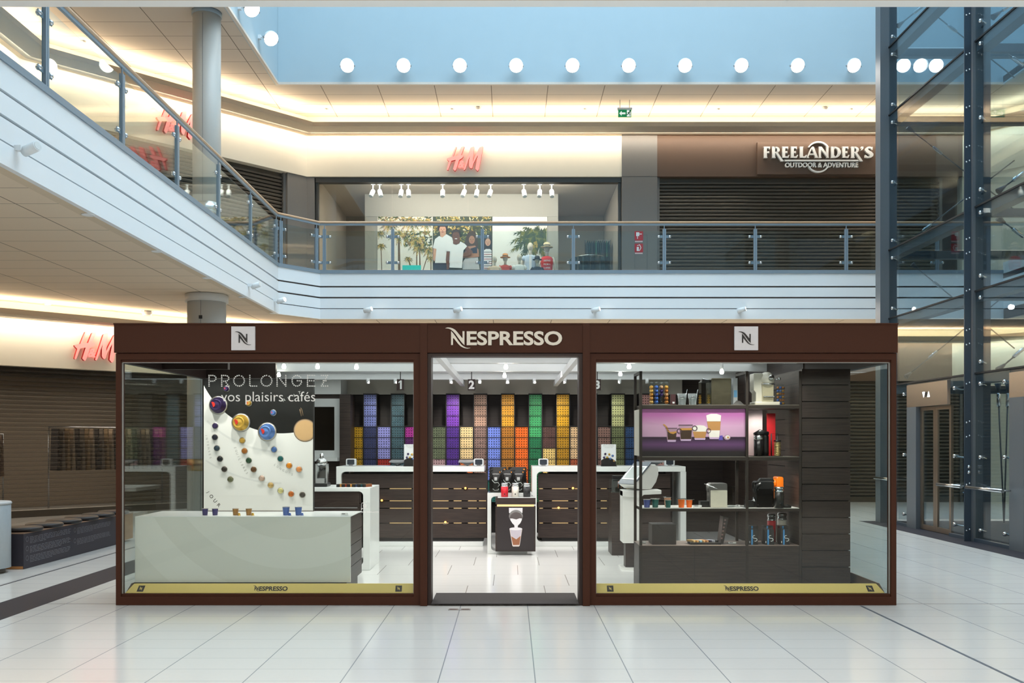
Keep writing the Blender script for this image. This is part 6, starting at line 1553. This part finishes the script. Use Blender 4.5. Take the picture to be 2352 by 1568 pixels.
def K6(x, y): return wx(1110 + x / 7.127, HY), wz(490 + y / 7.127, HY)
m = MB(); cl = (160, 1040, 60, 900); rnd = random.Random(3)
for k in range(3): palm(m, rnd, 850, 370, 430, 12, K6, 870, 660 if k == 0 else 370, 46, [0, 3, 0, 1], 7, cl, .003 + .002 * k)
for i in range(9): m.prism([K6(*p) for p in ell(850 + 26 * cos(i * 2.4), 510 + 40 * sin(i * 1.7), 17, 20, 0, 360, 10)], HY - .010 - .0004 * i, HY - .008, 2)
m.build('printed_palm', LEAFS, p3, recalc=False)
# track spotlights in the shop
for i, px in enumerate((857, 872, 922, 938, 1017, 1067, 1096, 1127, 1203, 1240, 1267)):
    Y = 22.95; x = wx(px, Y); z = 7.62
    root = thing('track_spotlight', 'white track spotlight behind the upstairs shop window, %s from the left' % ORD[i], 'spotlight', (x, Y, z - .1))
    tilt = (.3, -.25, .1, -.1, 0, .3, .15, .25, -.15, .1, -.05)[i]
    T = Matrix.Translation((x, Y, z)) @ Matrix.Rotation(-.45, 4, 'X') @ Matrix.Rotation(tilt, 4, 'Y')
    m = MB(); m.T = T; m.lathe([(.05, .02), (.055, 0), (.055, -.17), (.045, -.17)], (0, 0, 0), 16); m.build('housing', WHITE, root)
    m = MB(); m.T = T; m.lathe([(.042, -.165), (0, -.165)], (0, 0, 0), 16); m.build('lens', emit('lens_white', (255, 248, 235), 14) if i not in (0, 1, 2, 3, 4) or i == 0 else mat('lens_off', (220, 220, 216), .3), root)
    MB().box(x - .01, x + .01, Y - .02, Y + .02, z, 7.80).build('stem', WHITE, root)
    MB().box(x - .05, x + .05, Y - .015, Y + .015, 7.775, 7.80).build('adapter', WHITE, root)
# mannequins
def mannequin(px, pyh, label, top, extra=None, hat=None, s=1.0, skin=(228, 214, 196), Y=23.3):
    x = wx(px, Y); zh = wz(pyh, Y); root = thing('mannequin', label, 'mannequin', (x, Y, 5.06))
    SKN = mat('mannequin_%d_%d_%d' % skin, skin, .4); TP = mat('clothes_%d_%d_%d' % top, top, .8)
    m = MB(); m.ball((x, Y, zh), .085 * s, 18, 12, 0, (.86, 1, 1.25)); m.ball((x, Y - .08 * s, zh - .01 * s), .014 * s, 8, 6)
    m.lathe([(.042 * s, -.22 * s), (.036 * s, -.14 * s), (.045 * s, -.07 * s)], (x, Y, zh), 14)
    sh = zh - .2 * s
    for sx in (-1, 1): m.tube([(x + sx * .13 * s, Y, sh - .02 * s), (x + sx * .19 * s, Y + .01, sh - .2 * s), (x + sx * .2 * s, Y - .03, sh - .42 * s)], [.038 * s, .032 * s, .024 * s], 10)
    for sx in (-1, 1): m.tube([(x + sx * .06 * s, Y, sh - .45 * s), (x + sx * .065 * s, Y, sh - .7 * s), (x + sx * .06 * s, Y, 5.07)], [.06 * s, .05 * s, .035 * s], 10)
    m.build('body', SKN, root)
    m = MB(); m.lathe([(.05 * s, .01 * s), (.12 * s, -.015 * s), (.155 * s, -.06 * s), (.145 * s, -.2 * s), (.13 * s, -.34 * s), (.145 * s, -.5 * s)], (x, Y, sh), 20, sy=.62)
    if extra != 'tank':
        for sx in (-1, 1): m.tube([(x + sx * .12 * s, Y, sh - .03 * s), (x + sx * .18 * s, Y, sh - .13 * s)], [.055 * s, .058 * s], 10)
    m.build('top', TP, root)
    if hat:
        HM = mat('hat_%d_%d_%d' % hat, hat, .8); m = MB(); m.lathe([(.15 * s, .02 * s), (.15 * s, .03 * s), (.085 * s, .05 * s), (.078 * s, .12 * s), (.05 * s, .14 * s), (0, .142 * s)], (x, Y, zh), 22); m.build('hat', HM, root)
        m = MB(); m.lathe([(.087 * s, .052 * s), (.083 * s, .078 * s)], (x, Y, zh), 22); m.build('hat_band', mat('hat_band', (50, 46, 50), .7), root)
    return root, x, sh
mannequin(1136, 596, 'small mannequin in an orange and white top at the left of the window group', (238, 206, 176), s=.8, Y=22.85)
mannequin(1160.5, 593, 'mannequin in red patterned top with orange sun hat in the window group', (206, 70, 52), hat=(214, 140, 80), s=.85, Y=23.1)
mannequin(1193, 592, 'mannequin in frilly white dress in the middle of the window group', (240, 236, 230), s=.85, Y=22.9)
_, x, sh = mannequin(1218, 567, 'tall mannequin in pale blue open shirt beside the red one', (196, 208, 228), s=1.05, Y=23.62)
m = MB(); m.box(x - .03, x + .03, 23.62 - .115, 23.62 - .09, sh - .5, sh - .02); m.build('shirt_front', TEE, _)
mannequin(1234, 598, 'mannequin in dark top with black cap in front of the red one', (40, 44, 62), hat=(36, 38, 48), s=.8, skin=(206, 198, 184), Y=23.0)
_, x, sh = mannequin(1256, 570, 'tall mannequin in red sleeveless shirt and straw hat', (214, 42, 44), extra='tank', hat=(226, 204, 166), s=1.05, skin=(214, 204, 190), Y=23.4)
m = MB()
for i, t in enumerate(('GREETINGS', 'FROM A', 'SURFER')): m.text(t, front(x, 23.4 - .098, sh - .12 - .09 * i), .17, .04, .003, .01)
m.build('print', TEE, _)
# clothes racks on the right
rk = thing('clothes_rack', 'wall rack of dark green clothes at the right end of the upstairs shop', 'clothes rack', (2.3, 24.2, 5.06))
m = MB(); m.tube([(1.95, 24.2, 5.07), (1.95, 24.2, 6.68), (2.6, 24.2, 6.68), (2.6, 24.2, 5.07)], .015, 8); m.build('rail', CHROME, rk)
for i in range(11):
    c = ((34, 48, 52), (44, 66, 66), (70, 78, 82), (26, 34, 40), (60, 110, 92))[i % 5]; xx = 2.0 + .055 * i
    m = MB(); m.prism([(xx - .012, 6.62), (xx + .012, 6.62), (xx + .03, 5.75 + .06 * (i % 3)), (xx - .03, 5.75 + .06 * (i % 3))], 24.0, 24.42); m.build('garment', mat('cloth_%d_%d_%d' % c, c, .85), rk)
rr = thing('clothes_rack', 'round floor rack of dark clothes behind the railing in the upstairs shop', 'clothes rack', (wx(1355, 23.2), 23.2, 5.06))
cx = wx(1355, 23.2); rz = wz(592, 23.2)
m = MB(); m.tube([(cx + .36 * cos(2 * pi * i / 32), 23.2 + .36 * sin(2 * pi * i / 32), rz) for i in range(33)], .014, 8, caps=False); m.tube([(cx, 23.2, 5.06), (cx, 23.2, rz)], .02, 8); m.tube([(cx - .36, 23.2, rz), (cx + .36, 23.2, rz)], .01, 6); m.build('ring_rail', CHROME, rr)
for i in range(22):
    a = 2 * pi * i / 22; c = ((40, 44, 46), (30, 34, 38), (74, 72, 70), (56, 70, 70))[i % 4]
    m = MB(); m.T = Matrix.Translation((cx, 23.2, 0)) @ Matrix.Rotation(a, 4, 'Z'); m.box(.20, .50, -.02, .02, rz - .62, rz - .03); m.build('garment', mat('cloth_%d_%d_%d' % c, c, .85), rr)

# ================================================================== lamps and small fittings
LENS = emit('floodlight_lens', (255, 252, 244), 9)
def floodlight(x, y, z, nrm, label, wall):
    n = Vector(nrm).normalized(); root = thing('wall_floodlight', label, 'floodlight', (x, y, z))
    T = Matrix.Translation((x, y, z)) @ n.to_track_quat('Z', 'Y').to_matrix().to_4x4()
    m = MB(); m.T = T; m.lathe([(.06, -.12), (.11, -.09), (.145, -.02), (.15, .02), (.145, .024)], (0, 0, 0), 28); m.build('housing', mat('flood_white', (226, 230, 232), .4), root)
    m = MB(); m.T = T; m.lathe([(.142, .024), (.135, .032), (0, .036)], (0, 0, 0), 28); m.build('lens', LENS, root)
    w = Vector(wall); m = MB(); p = Vector((x, y, z)) - n * .05
    q = p + w * (abs((20.0 if abs(w.y) > .5 else -5.0) - (p.y if abs(w.y) > .5 else p.x)) - .01)
    m.tube([p, q], .014, 8); m.box(q.x - .04, q.x + .04, q.y - (.012 if abs(w.y) > .5 else .04), q.y + (.012 if abs(w.y) > .5 else .04), q.z - .04, q.z + .04); m.build('arm', mat('flood_white', (226, 230, 232), .4), root)
    for s in (-1, 1): m = MB(); m.T = T; m.box(s * .15 - .01, s * .15 + .01, -.03, .0, -.03, .03); m.build('knob', GREYPL, root)
for i, px in enumerate([798 + 129.2 * k for k in range(10)]):
    floodlight(wx(px, 19.75), 19.75, wz(150, 19.75), (.05 * (i - 4) / 5, -.80, -.52), 'round floodlight on the sky-tinted back wall, %s from the left' % ORD[i], (0, 1, 0))
for px, lab in ((2075, 'round floodlight seen through the elevator tower, nearest the left tower post'), (2150, 'round floodlight seen through the first tower bay, second from the left post'), (2206, 'round floodlight beside the bolted tower plate'), (2338, 'round floodlight seen through the second tower bay at the right edge')):
    floodlight(wx(px, 19.75), 19.75, wz(150, 19.75), (-.3, -.8, -.52), lab, (0, 1, 0))
for px, py, lab in ((578, 20, 'upper round floodlight on the left upstand near the front ceiling'), (622, 88, 'round floodlight on a bracket in the back left corner of the upstand')):
    Y = 4.75 * FOC / (PCX - px); floodlight(-4.75, Y, wz(py, Y), (.5, -.55, -.65), lab, (-1, 0, 0))
def ceiling_dot(name, label, cat, px, py, zc, r, h, mt, lens=None):
    Y = (zc - EYE) * FOC / (HOR - py); x = wx(px, Y); root = thing(name, label, cat, (x, Y, zc - h))
    MB().lathe([(0, -h), (r * .8, -h), (r, -h * .6), (r, 0)], (x, Y, zc), 20).build('housing', mt, root)
    MB().lathe([(r * 1.15, -.008), (r * 1.15, 0)], (x, Y, zc), 20).build('ring', CHROME, root)
    if lens: MB().lathe([(0, -h - .002), (r * .7, -h - .002), (r * .7, -h)], (x, Y, zc), 16).build('lens', lens, root)
for i, px in enumerate((750, 1038, 1343, 1650, 1955)): ceiling_dot('sprinkler', 'small sprinkler head in the upper ceiling above the shops, %s from the left' % ORD[i], 'sprinkler', px, 250, 9.16, .045, .05, WHITE)
for px, lab in ((1098, 'white smoke detector in the upper ceiling left of the exit sign'), (1895, 'white smoke detector in the upper ceiling above the outdoor shop sign')): ceiling_dot('smoke_detector', lab, 'smoke detector', px, 246, 9.16, .06, .07, WHITE)
ceiling_dot('sprinkler', 'small sprinkler head in the upper left ceiling beside the railing', 'sprinkler', 192, 94, 9.16, .04, .04, WHITE)
ceiling_dot('ceiling_camera', 'white dome camera in the lower ceiling left of the column', 'camera', 338, 714, 4.09, .10, .09, WHITE, mat('dome_dark', (90, 90, 90), .1))
ceiling_dot('ceiling_light', 'lit round downlight in the lower ceiling above the left shutter', 'ceiling light', 110, 697, 4.09, .07, .02, WHITE, emit('downlight_on', (255, 240, 214), 10))
for i, px in enumerate((202, 360, 475, 557, 627)):
    Y = 4.872 * FOC / (PCX - px); root = thing('ceiling_light', 'ring downlight under the left gallery edge, %s from the camera' % ORD[i], 'ceiling light', (-4.872, Y, 4.07))
    MB().lathe([(.05, -.004), (.07, -.006), (.075, 0)], (-4.872, Y, 4.085), 20).build('ring', WHITE, root); MB().lathe([(0, -.003), (.05, -.003)], (-4.872, Y, 4.085), 20).build('lens', mat('downlight_off', (226, 214, 196), .4), root)
for px, lab in ((558, 'left'), (1183, 'middle'), (1813, 'right')):
    Y = 5.45; x = wx(px, Y); root = thing('ceiling_light', 'recessed downlight at the top edge of the photo, %s one of three' % lab, 'ceiling light', (x, Y, 4.08))
    MB().lathe([(.028, -.004), (.04, -.006), (.042, 0)], (x, Y, 4.09), 24).build('ring', mat('ring_beige', (200, 188, 172), .5), root); MB().lathe([(0, -.003), (.03, -.003)], (x, Y, 4.09), 20).build('lens', mat('downlight_off', (226, 214, 196), .4), root)
def track_spot(x, y, z, outv, label, on=True):
    root = thing('fascia_spotlight', label, 'spotlight', (x, y, z)); o = Vector(outv)
    p = Vector((x, y, z)) + o * .12; d = (o * .25 + Vector((.75 if abs(o.y) > .5 else .5, -.3 if abs(o.x) > .5 else 0, .18))).normalized()
    m = MB(); m.tube([p - d * .09, p + d * .09], .05, 18); m.build('housing', WHITE, root)
    m = MB(); m.tube([p + d * .09, p + d * .094], .04, 16); m.build('lens', emit('lens_white', (255, 248, 235), 14) if on else mat('lens_off', (220, 220, 216), .3), root)
    m = MB(); m.tube([Vector((x, y, z)), p - d * .03], .02, 8); m.box(x - .04, x + .04, y - .04, y + .02, z - .025, z + .025); m.build('arm', WHITE, root)
for px, lab in ((847, 'white spotlight on the back gallery fascia, first from the left'), (1052, 'white spotlight on the back gallery fascia, second from the left'), (1367, 'white spotlight on the back gallery fascia, above the right kiosk post'), (1700, 'white spotlight on the back gallery fascia, above the right logo plate')):
    track_spot(wx(px, 19.95), 19.955, wz(713, 19.95), (0, -1, 0), lab)
for px, lab, on in ((38, 'white spotlight on the left gallery fascia nearest the camera', False), (571, 'white spotlight on the left gallery fascia above the column collar', False), (630, 'white spotlight on the left gallery fascia near its angled corner', True)):
    Y = 4.775 * FOC / (PCX - px); track_spot(-4.755, Y, 4.305, (1, 0, 0), lab, on)

# ================================================================== bench, bin
BX = -5.6; B0, B1 = 10.7, 13.8
bn = thing('bench', 'long dark bench with printed text front in front of the left shutter', 'bench', (-5.83, 12.2, 0))
BD = mat('bench_dark', (50, 46, 54), .5)
MB().box(-6.05, BX - .006, B0, B1 - .3, .035, .405).build('box_body', BD, bn); MB().box(BX - .006, BX, B0, B1 - .3, .003, .405).build('front_panel', BD, bn); MB().box(-6.04, BX - .007, B0 + .005, B1 - .31, .002, .035).build('plinth', mat('bench_wood', (186, 128, 74), .5), bn)
MB().box(-6.06, BX + .004, B0 - .004, B1, .405, .415).build('top_board', mat('bench_top', (120, 92, 72), .5), bn); MB().box(-6.05, BX, B1 - .3, B1, .035, .405).build('end_panel', wood('bench_end_wood', (150, 108, 74), (176, 132, 92)), bn)
m = MB(); rnd = random.Random(5)
T = Matrix(((0, 0, 1, BX), (1, 0, 0, B0), (0, 1, 0, 0), (0, 0, 0, 1))); m.T = T
for y0, zs_, n in ((.14, (.36, .25, .14), 5), (1.32, (.35, .21), 5)):
    for z0 in zs_:
        m = MB(); m.T = T
        for i in range(n):
            x = y0
            end = y0 + (1.0 if i < n - 1 else rnd.uniform(.4, .8))
            while x < end - .05:
                w = rnd.uniform(.03, .11); m.box(x, min(x + w, end), z0 - .017 * i - .006, z0 - .017 * i, 0, .0015); x += w + .018
        c = ell(y0 - .06, z0 - .02, .03, .03, 0, 360, 16)
        for i in range(16): a, b = c[i], c[(i + 1) % 16]; m.prism([a, b, (b[0] * .85 + (y0 - .06) * .15, b[1] * .85 + (z0 - .02) * .15), (a[0] * .85 + (y0 - .06) * .15, a[1] * .85 + (z0 - .02) * .15)], 0, .0015, 0, 'xy')
        m.build('text_block', mat('bench_text', (112, 110, 116), .6), bn)
CUS = mat('cushion_black', (20, 18, 20), .45)
for i in range(6):
    y = 11.0 + .50 * i
    root = thing('seat_cushion', 'round black seat cushion on the dark bench, %s from the camera' % ORD[i], 'cushion', (-5.76, y, .415))
    MB().lathe([(0, 0), (.20, 0), (.215, .015), (.215, .035), (.20, .05), (.1, .056), (0, .057)], (-5.76, y, .415), 36).build('pad', CUS, root)
    MB().lathe([(.216, .022), (.219, .025), (.216, .028)], (-5.76, y, .415), 36).build('piping', mat('cushion_piping', (44, 38, 36), .6), root)
cy = thing('waste_bin', 'pale grey cylindrical bin at the left edge of the photo', 'bin', (-5.87, 10.40, 0))
MB().lathe([(.255, .06), (.255, .76), (.25, .77)], (-5.87, 10.40, 0), 40).build('body', mat('bin_grey', (176, 186, 192), .4), cy); MB().lathe([(.262, .77), (.266, .785), (.255, .80), (0, .802)], (-5.87, 10.40, 0), 40).build('lid', mat('bin_lid', (196, 200, 202), .35), cy)
MB().lathe([(.2, 0), (.2, .06)], (-5.87, 10.40, 0), 32).build('foot', mat('bin_foot', (90, 84, 76), .6), cy); MB().lathe([(.016, -.01), (.016, .006)], (-5.69, 10.212, .72), 12, axis='y').build('lock', CHROME, cy)
# clothes behind the see-through shutter
def rail45(u0, u1, dist, z, label, cols, hgt):
    """u along the 45 degree wall from its right end, dist behind it"""
    d = Vector((-1, -1, 0)).normalized(); n = Vector((-1, 1, 0)).normalized(); o = Vector((-4.83, 22.1, 0)) + n * dist
    root = thing('clothes_rack', label, 'clothes rack', tuple(o + d * (u0 + u1) / 2))
    T = Matrix(((d.x, n.x, 0, o.x), (d.y, n.y, 0, o.y), (0, 0, 1, 0), (0, 0, 0, 1)))
    m = MB(); m.T = T; m.tube([(u0, 0, 0.002), (u0, 0, z), (u1, 0, z), (u1, 0, .002)], .018, 8); m.build('rail', CHROME, root)
    k = int((u1 - u0 - .1) / .10)
    for i in range(k):
        c = cols[i % len(cols)]; x = u0 + .07 + .10 * i; m = MB(); m.T = T
        m.prism([(x - .01, z - .03), (x + .01, z - .03), (x + .035, z - hgt), (x - .035, z - hgt)], -.2, .2); m.build('garment', mat('cloth_%d_%d_%d' % c, c, .85), root)
rail45(3.0, 5.4, 1.2, 1.75, 'clothes rail behind the see-through ground floor shutter, right of two', [(180, 150, 110), (150, 136, 120), (60, 54, 54), (196, 176, 150)], .9)
rail45(6.2, 8.6, 1.4, 1.6, 'clothes rail behind the see-through ground floor shutter, left of two', [(120, 96, 80), (70, 62, 60), (170, 130, 80), (90, 84, 84)], .85)
d45 = Vector((-1, -1, 0)).normalized(); n45 = Vector((-1, 1, 0)).normalized()
for u, dist, p in ((4.2, 1.0, 45), (7.4, 1.2, 40), (10.0, 1.2, 30)):
    o = Vector((-4.83, 22.1, 2.7)) + d45 * u + n45 * dist; area('shutter_shop_light', o, (0, 0, -1), d45, 2.0, .4, p, SOFT)
o = Vector((-4.83, 22.1, 0)) + n45 * 3.0
m = MB(); T = Matrix(((d45.x, n45.x, 0, o.x), (d45.y, n45.y, 0, o.y), (0, 0, 1, 0), (0, 0, 0, 1))); m.T = T; m.box(-.5, 14, 0, .1, .01, 2.88); struct(m.build('wall_lower_shop', mat('lower_shop_wall', (150, 136, 118), .7)))
# ================================================================== glazed elevator tower on the right
TX = 6.8; A0, A1, A2 = 10.6, 13.6, 16.7
TSTEEL = mat('tower_steel', (100, 106, 111), .42, .1, var=.03); TBLUE = mat('tower_steel_blue', (72, 84, 95), .4, .2, var=.03)
RUBBER = mat('glazing_rubber', (22, 22, 24), .6)
tw = thing('elevator_tower', 'tall grey steel and glass elevator tower on the right of the atrium', 'elevator tower', (8.2, 14, 0))
ZTOP = 12.5
def tb(name, mt, *b): return MB().box(*b).build(name, mt, tw)
tb('post', TSTEEL, wx(2022, A2), wx(2044, A2), A2, A2 + .22, .002, ZTOP); tb('post', TBLUE, wx(2045, A2), wx(2061, A2), A2 + .02, A2 + .2, .002, ZTOP)
tb('post', TSTEEL, wx(2235, A1), wx(2258, A1), A1, A1 + .16, .002, ZTOP); tb('post', TBLUE, wx(2259, A1), wx(2278, A1), A1 + .03, A1 + .15, .002, ZTOP)
tb('post', TSTEEL, 9.55, 9.75, A2, A2 + .2, .002, ZTOP); tb('post', TSTEEL, 9.55, 9.75, A1, A1 + .16, .002, ZTOP)
fin = tb('bolted_plate', mat('plate_blue_black', (66, 78, 90), .3, .3), wx(2218, A1), wx(2234, A1), A1 + .04, A1 + .055, .002, ZTOP)
BOLT = mat('bolt_steel', (214, 218, 220), .25, .9)
for py in (32, 123, 160, 245, 336, 370, 456, 548, 581, 667, 758, 791, 881, 970, 1003, 1113, 1219):
    for px in (2223, 2230): MB().lathe([(0, -.012), (.012, -.008), (.014, .0)], (wx(px, A1), A1 + .04, wz(py + (0 if px == 2223 else -3), A1)), 10, axis='y').build('bolt', BOLT, fin)
for py in (1072, 1085): MB().lathe([(0, -.012), (.026, -.010), (.028, .0)], (wx(2229, A1), A1 + .04, wz(py, A1)), 16, axis='y').build('call_button', CHROME, fin)
BZ = (2.46, 3.66, 4.89, 7.31, 8.53, 9.75, 10.96)
for z in BZ:
    for a, b in ((A1 + .16, A2), (A0, A1)):
        o = tb('beam', TSTEEL, TX + .02, TX + .20, a, b, z - .15, z - .01)
        MB().box(TX - .012, TX + .02, a, b, z - .012, z + .012).build('glazing_joint', RUBBER, o)
    tb('cross_beam', TBLUE, 6.95, 9.55, A2 + .04, A2 + .16, z - .14, z); tb('cross_beam', TBLUE, 6.95, 9.55, A1 + .06, A1 + .14, z - .12, z) if z > 2.5 else None
    tb('beam', TSTEEL, 9.6, 9.72, A1 + .16, A2, z - .14, z)
zz = [.05] + list(BZ) + [ZTOP]
for i, (a, b) in enumerate(zip(zz[:-1], zz[1:])):
    if i > 0:
        tb('glass_panel', GLASS_T, TX, TX + .014, A1 + .17, A2 - .01, a + .014, b - .014); tb('glass_panel', GLASS_T, TX, TX + .014, A0, A1 - .01, a + .014, b - .014)
    tb('glass_panel', GLASS_T, 6.98, 9.54, A2 + .01, A2 + .024, a + .014, b - .014)
# ground floor panels beside the doors
tb('glass_panel', GLASS_T, TX, TX + .014, 15.95, A2 - .01, .06, 2.44); tb('glass_panel', GLASS_T, TX, TX + .014, A1 + .17, 14.35, .06, 2.44); tb('glass_panel', GLASS_T, TX, TX + .014, 12.66, A1 - .01, .06, 2.44)
tb('base_rail', TBLUE, TX - .02, TX + .06, 12.6, A1, .002, .05); tb('base_rail', TBLUE, TX - .02, TX + .06, A1 + .17, 14.38, .002, .05); tb('base_rail', TBLUE, TX - .02, TX + .06, 15.9, A2, .002, .05)
def fitting(y, z, s=1, x=TX):
    m = MB(); m.lathe([(0, -.03), (.026, -.026), (.032, -.012), (.032, .0)], (x, y, z), 12, axis='x'); m.tube([(x + .01, y, z), (x + .09, y + s * .03, z - .02), (x + .10, y + s * .16, z - .02)], .014, 8)
    m.build('glass_fitting', CHROME, tw)
for py in (84, 125, 240, 281, 418, 552, 592, 708): fitting(A2 - .16, wz(py, A2 - .16), 1)
for py in (48, 100, 270, 435, 488, 633, 683, 830, 881, 1050, 1218): fitting(A1 - .16, wz(py, A1 - .16), 1)
for py in (891, 1047, 1204): fitting(14.22, wz(py, 14.22), -1)
for py in (905, 1044, 1180): fitting(16.05, wz(py, 16.05), 1)
for py in (876, 1050, 1226): fitting(12.78, wz(py, 12.78), -1)
def rod(a, b, Y, turn=.25):
    p, q = at(a[0], a[1], Y), at(b[0], b[1], Y)
    o = MB().tube([p, q], .012, 8).build('tie_rod', TSTEEL, tw)
    c = p.lerp(q, turn); d = (q - p).normalized() * .11
    MB().tube([c - d, c - d * .8, c + d * .8, c + d], [.014, .028, .028, .014], 8).build('turnbuckle', CHROME, o)
    MB().tube([p, p + d * 1.2], [.05, .02], 8).build('end_plate', TBLUE, o)
Y = A2 + .30
for a, b in (((2084, 292), (2360, 505)), ((2062, 574), (2330, 368)), ((2095, 606), (2330, 800)), ((2080, 866), (2330, 660)), ((2140, 28), (2330, 178)), ((2062, 60), (2250, -90))): rod(a, b, Y)
Y = A1 + .22
for a, b in (((2290, 105), (2480, 250)), ((2292, 440), (2480, 300)), ((2292, 500), (2480, 640)), ((2292, 850), (2480, 690)), ((2280, 40), (2420, -60))): rod(a, b, Y)
for px in (2292, 2316): rod((px, 880), (2306, 1200), A1 + .30, .12)
# lift portals with doors
def portal(y0, y1, zt_, zh):
    o = tb('portal_header', STAINLESS, TX - .03, TX + .02, y0 + .01, y1, zh, zt_)
    for a, b in ((y1 - .36, y1),): tb('portal_jamb', TSTEEL, TX - .03, TX + .1, a, b, .002, zh)
    m = MB(); ym = (y0 + y1) / 2
    zc = (zh + zt_) / 2
    for s in (-1, 1): m.prism([(ym + s * .09 - .045, zc - s * -.045), (ym + s * .09 + .045, zc - s * -.045), (ym + s * .09, zc + s * -.045)][::1], TX - .034, TX - .03, 0, 'yz')
    MB().box(TX - .032, TX - .03, ym - .035, ym + .035, zc - .04, zc + .04).build('display_square', BLACKM, o)
    m.build('floor_indicator', emit('indicator_white', (235, 240, 245), 3), o)
    n = (y1 - .36) - (y0 + .02); h = zh - .01
    for k in range(2):
        a = y0 + .02 + n * k / 2; b = a + n / 2 - .005
        d = MB()
        for p, q, r, s in ((a, a + .07, .01, h), (b - .07, b, .01, h), (a + .07, b - .07, .01, .09), (a + .07, b - .07, h - .06, h)): d.box(TX + .04, TX + .075, p, q, r, s)
        do = d.build('lift_door', mat('lift_door_bronze', (150, 134, 118), .35, .8), tw)
        MB().box(TX + .052, TX + .062, a + .07, b - .07, .09, h - .06).build('door_glass', GLASS_T, do)
portal(14.40, 15.88, 2.415, 2.04); portal(10.9, 12.62, 2.40, 2.06)
for y0, y1 in ((13.66, 14.42), (12.50, 13.50)):
    m = MB(); m.tube([(6.62, y0, .80), (6.62, y1, .80)], .026, 14); h = m.build('hand_rail', CHROME, tw)
    for y in (y0 + .08, y1 - .08): MB().tube([(6.62, y, .80), (TX, y, .80)], .012, 8).build('rail_bracket', CHROME, h)
m = MB(); m.tube([(6.62, 15.98, .80), (6.62, 16.9, .80)], .026, 14); m.build('hand_rail', CHROME, tw)
struct(MB().box(6.40, 9.8, A0 - .3, A2 + .35, .0, .0025).build('trim_13', GRANITE))
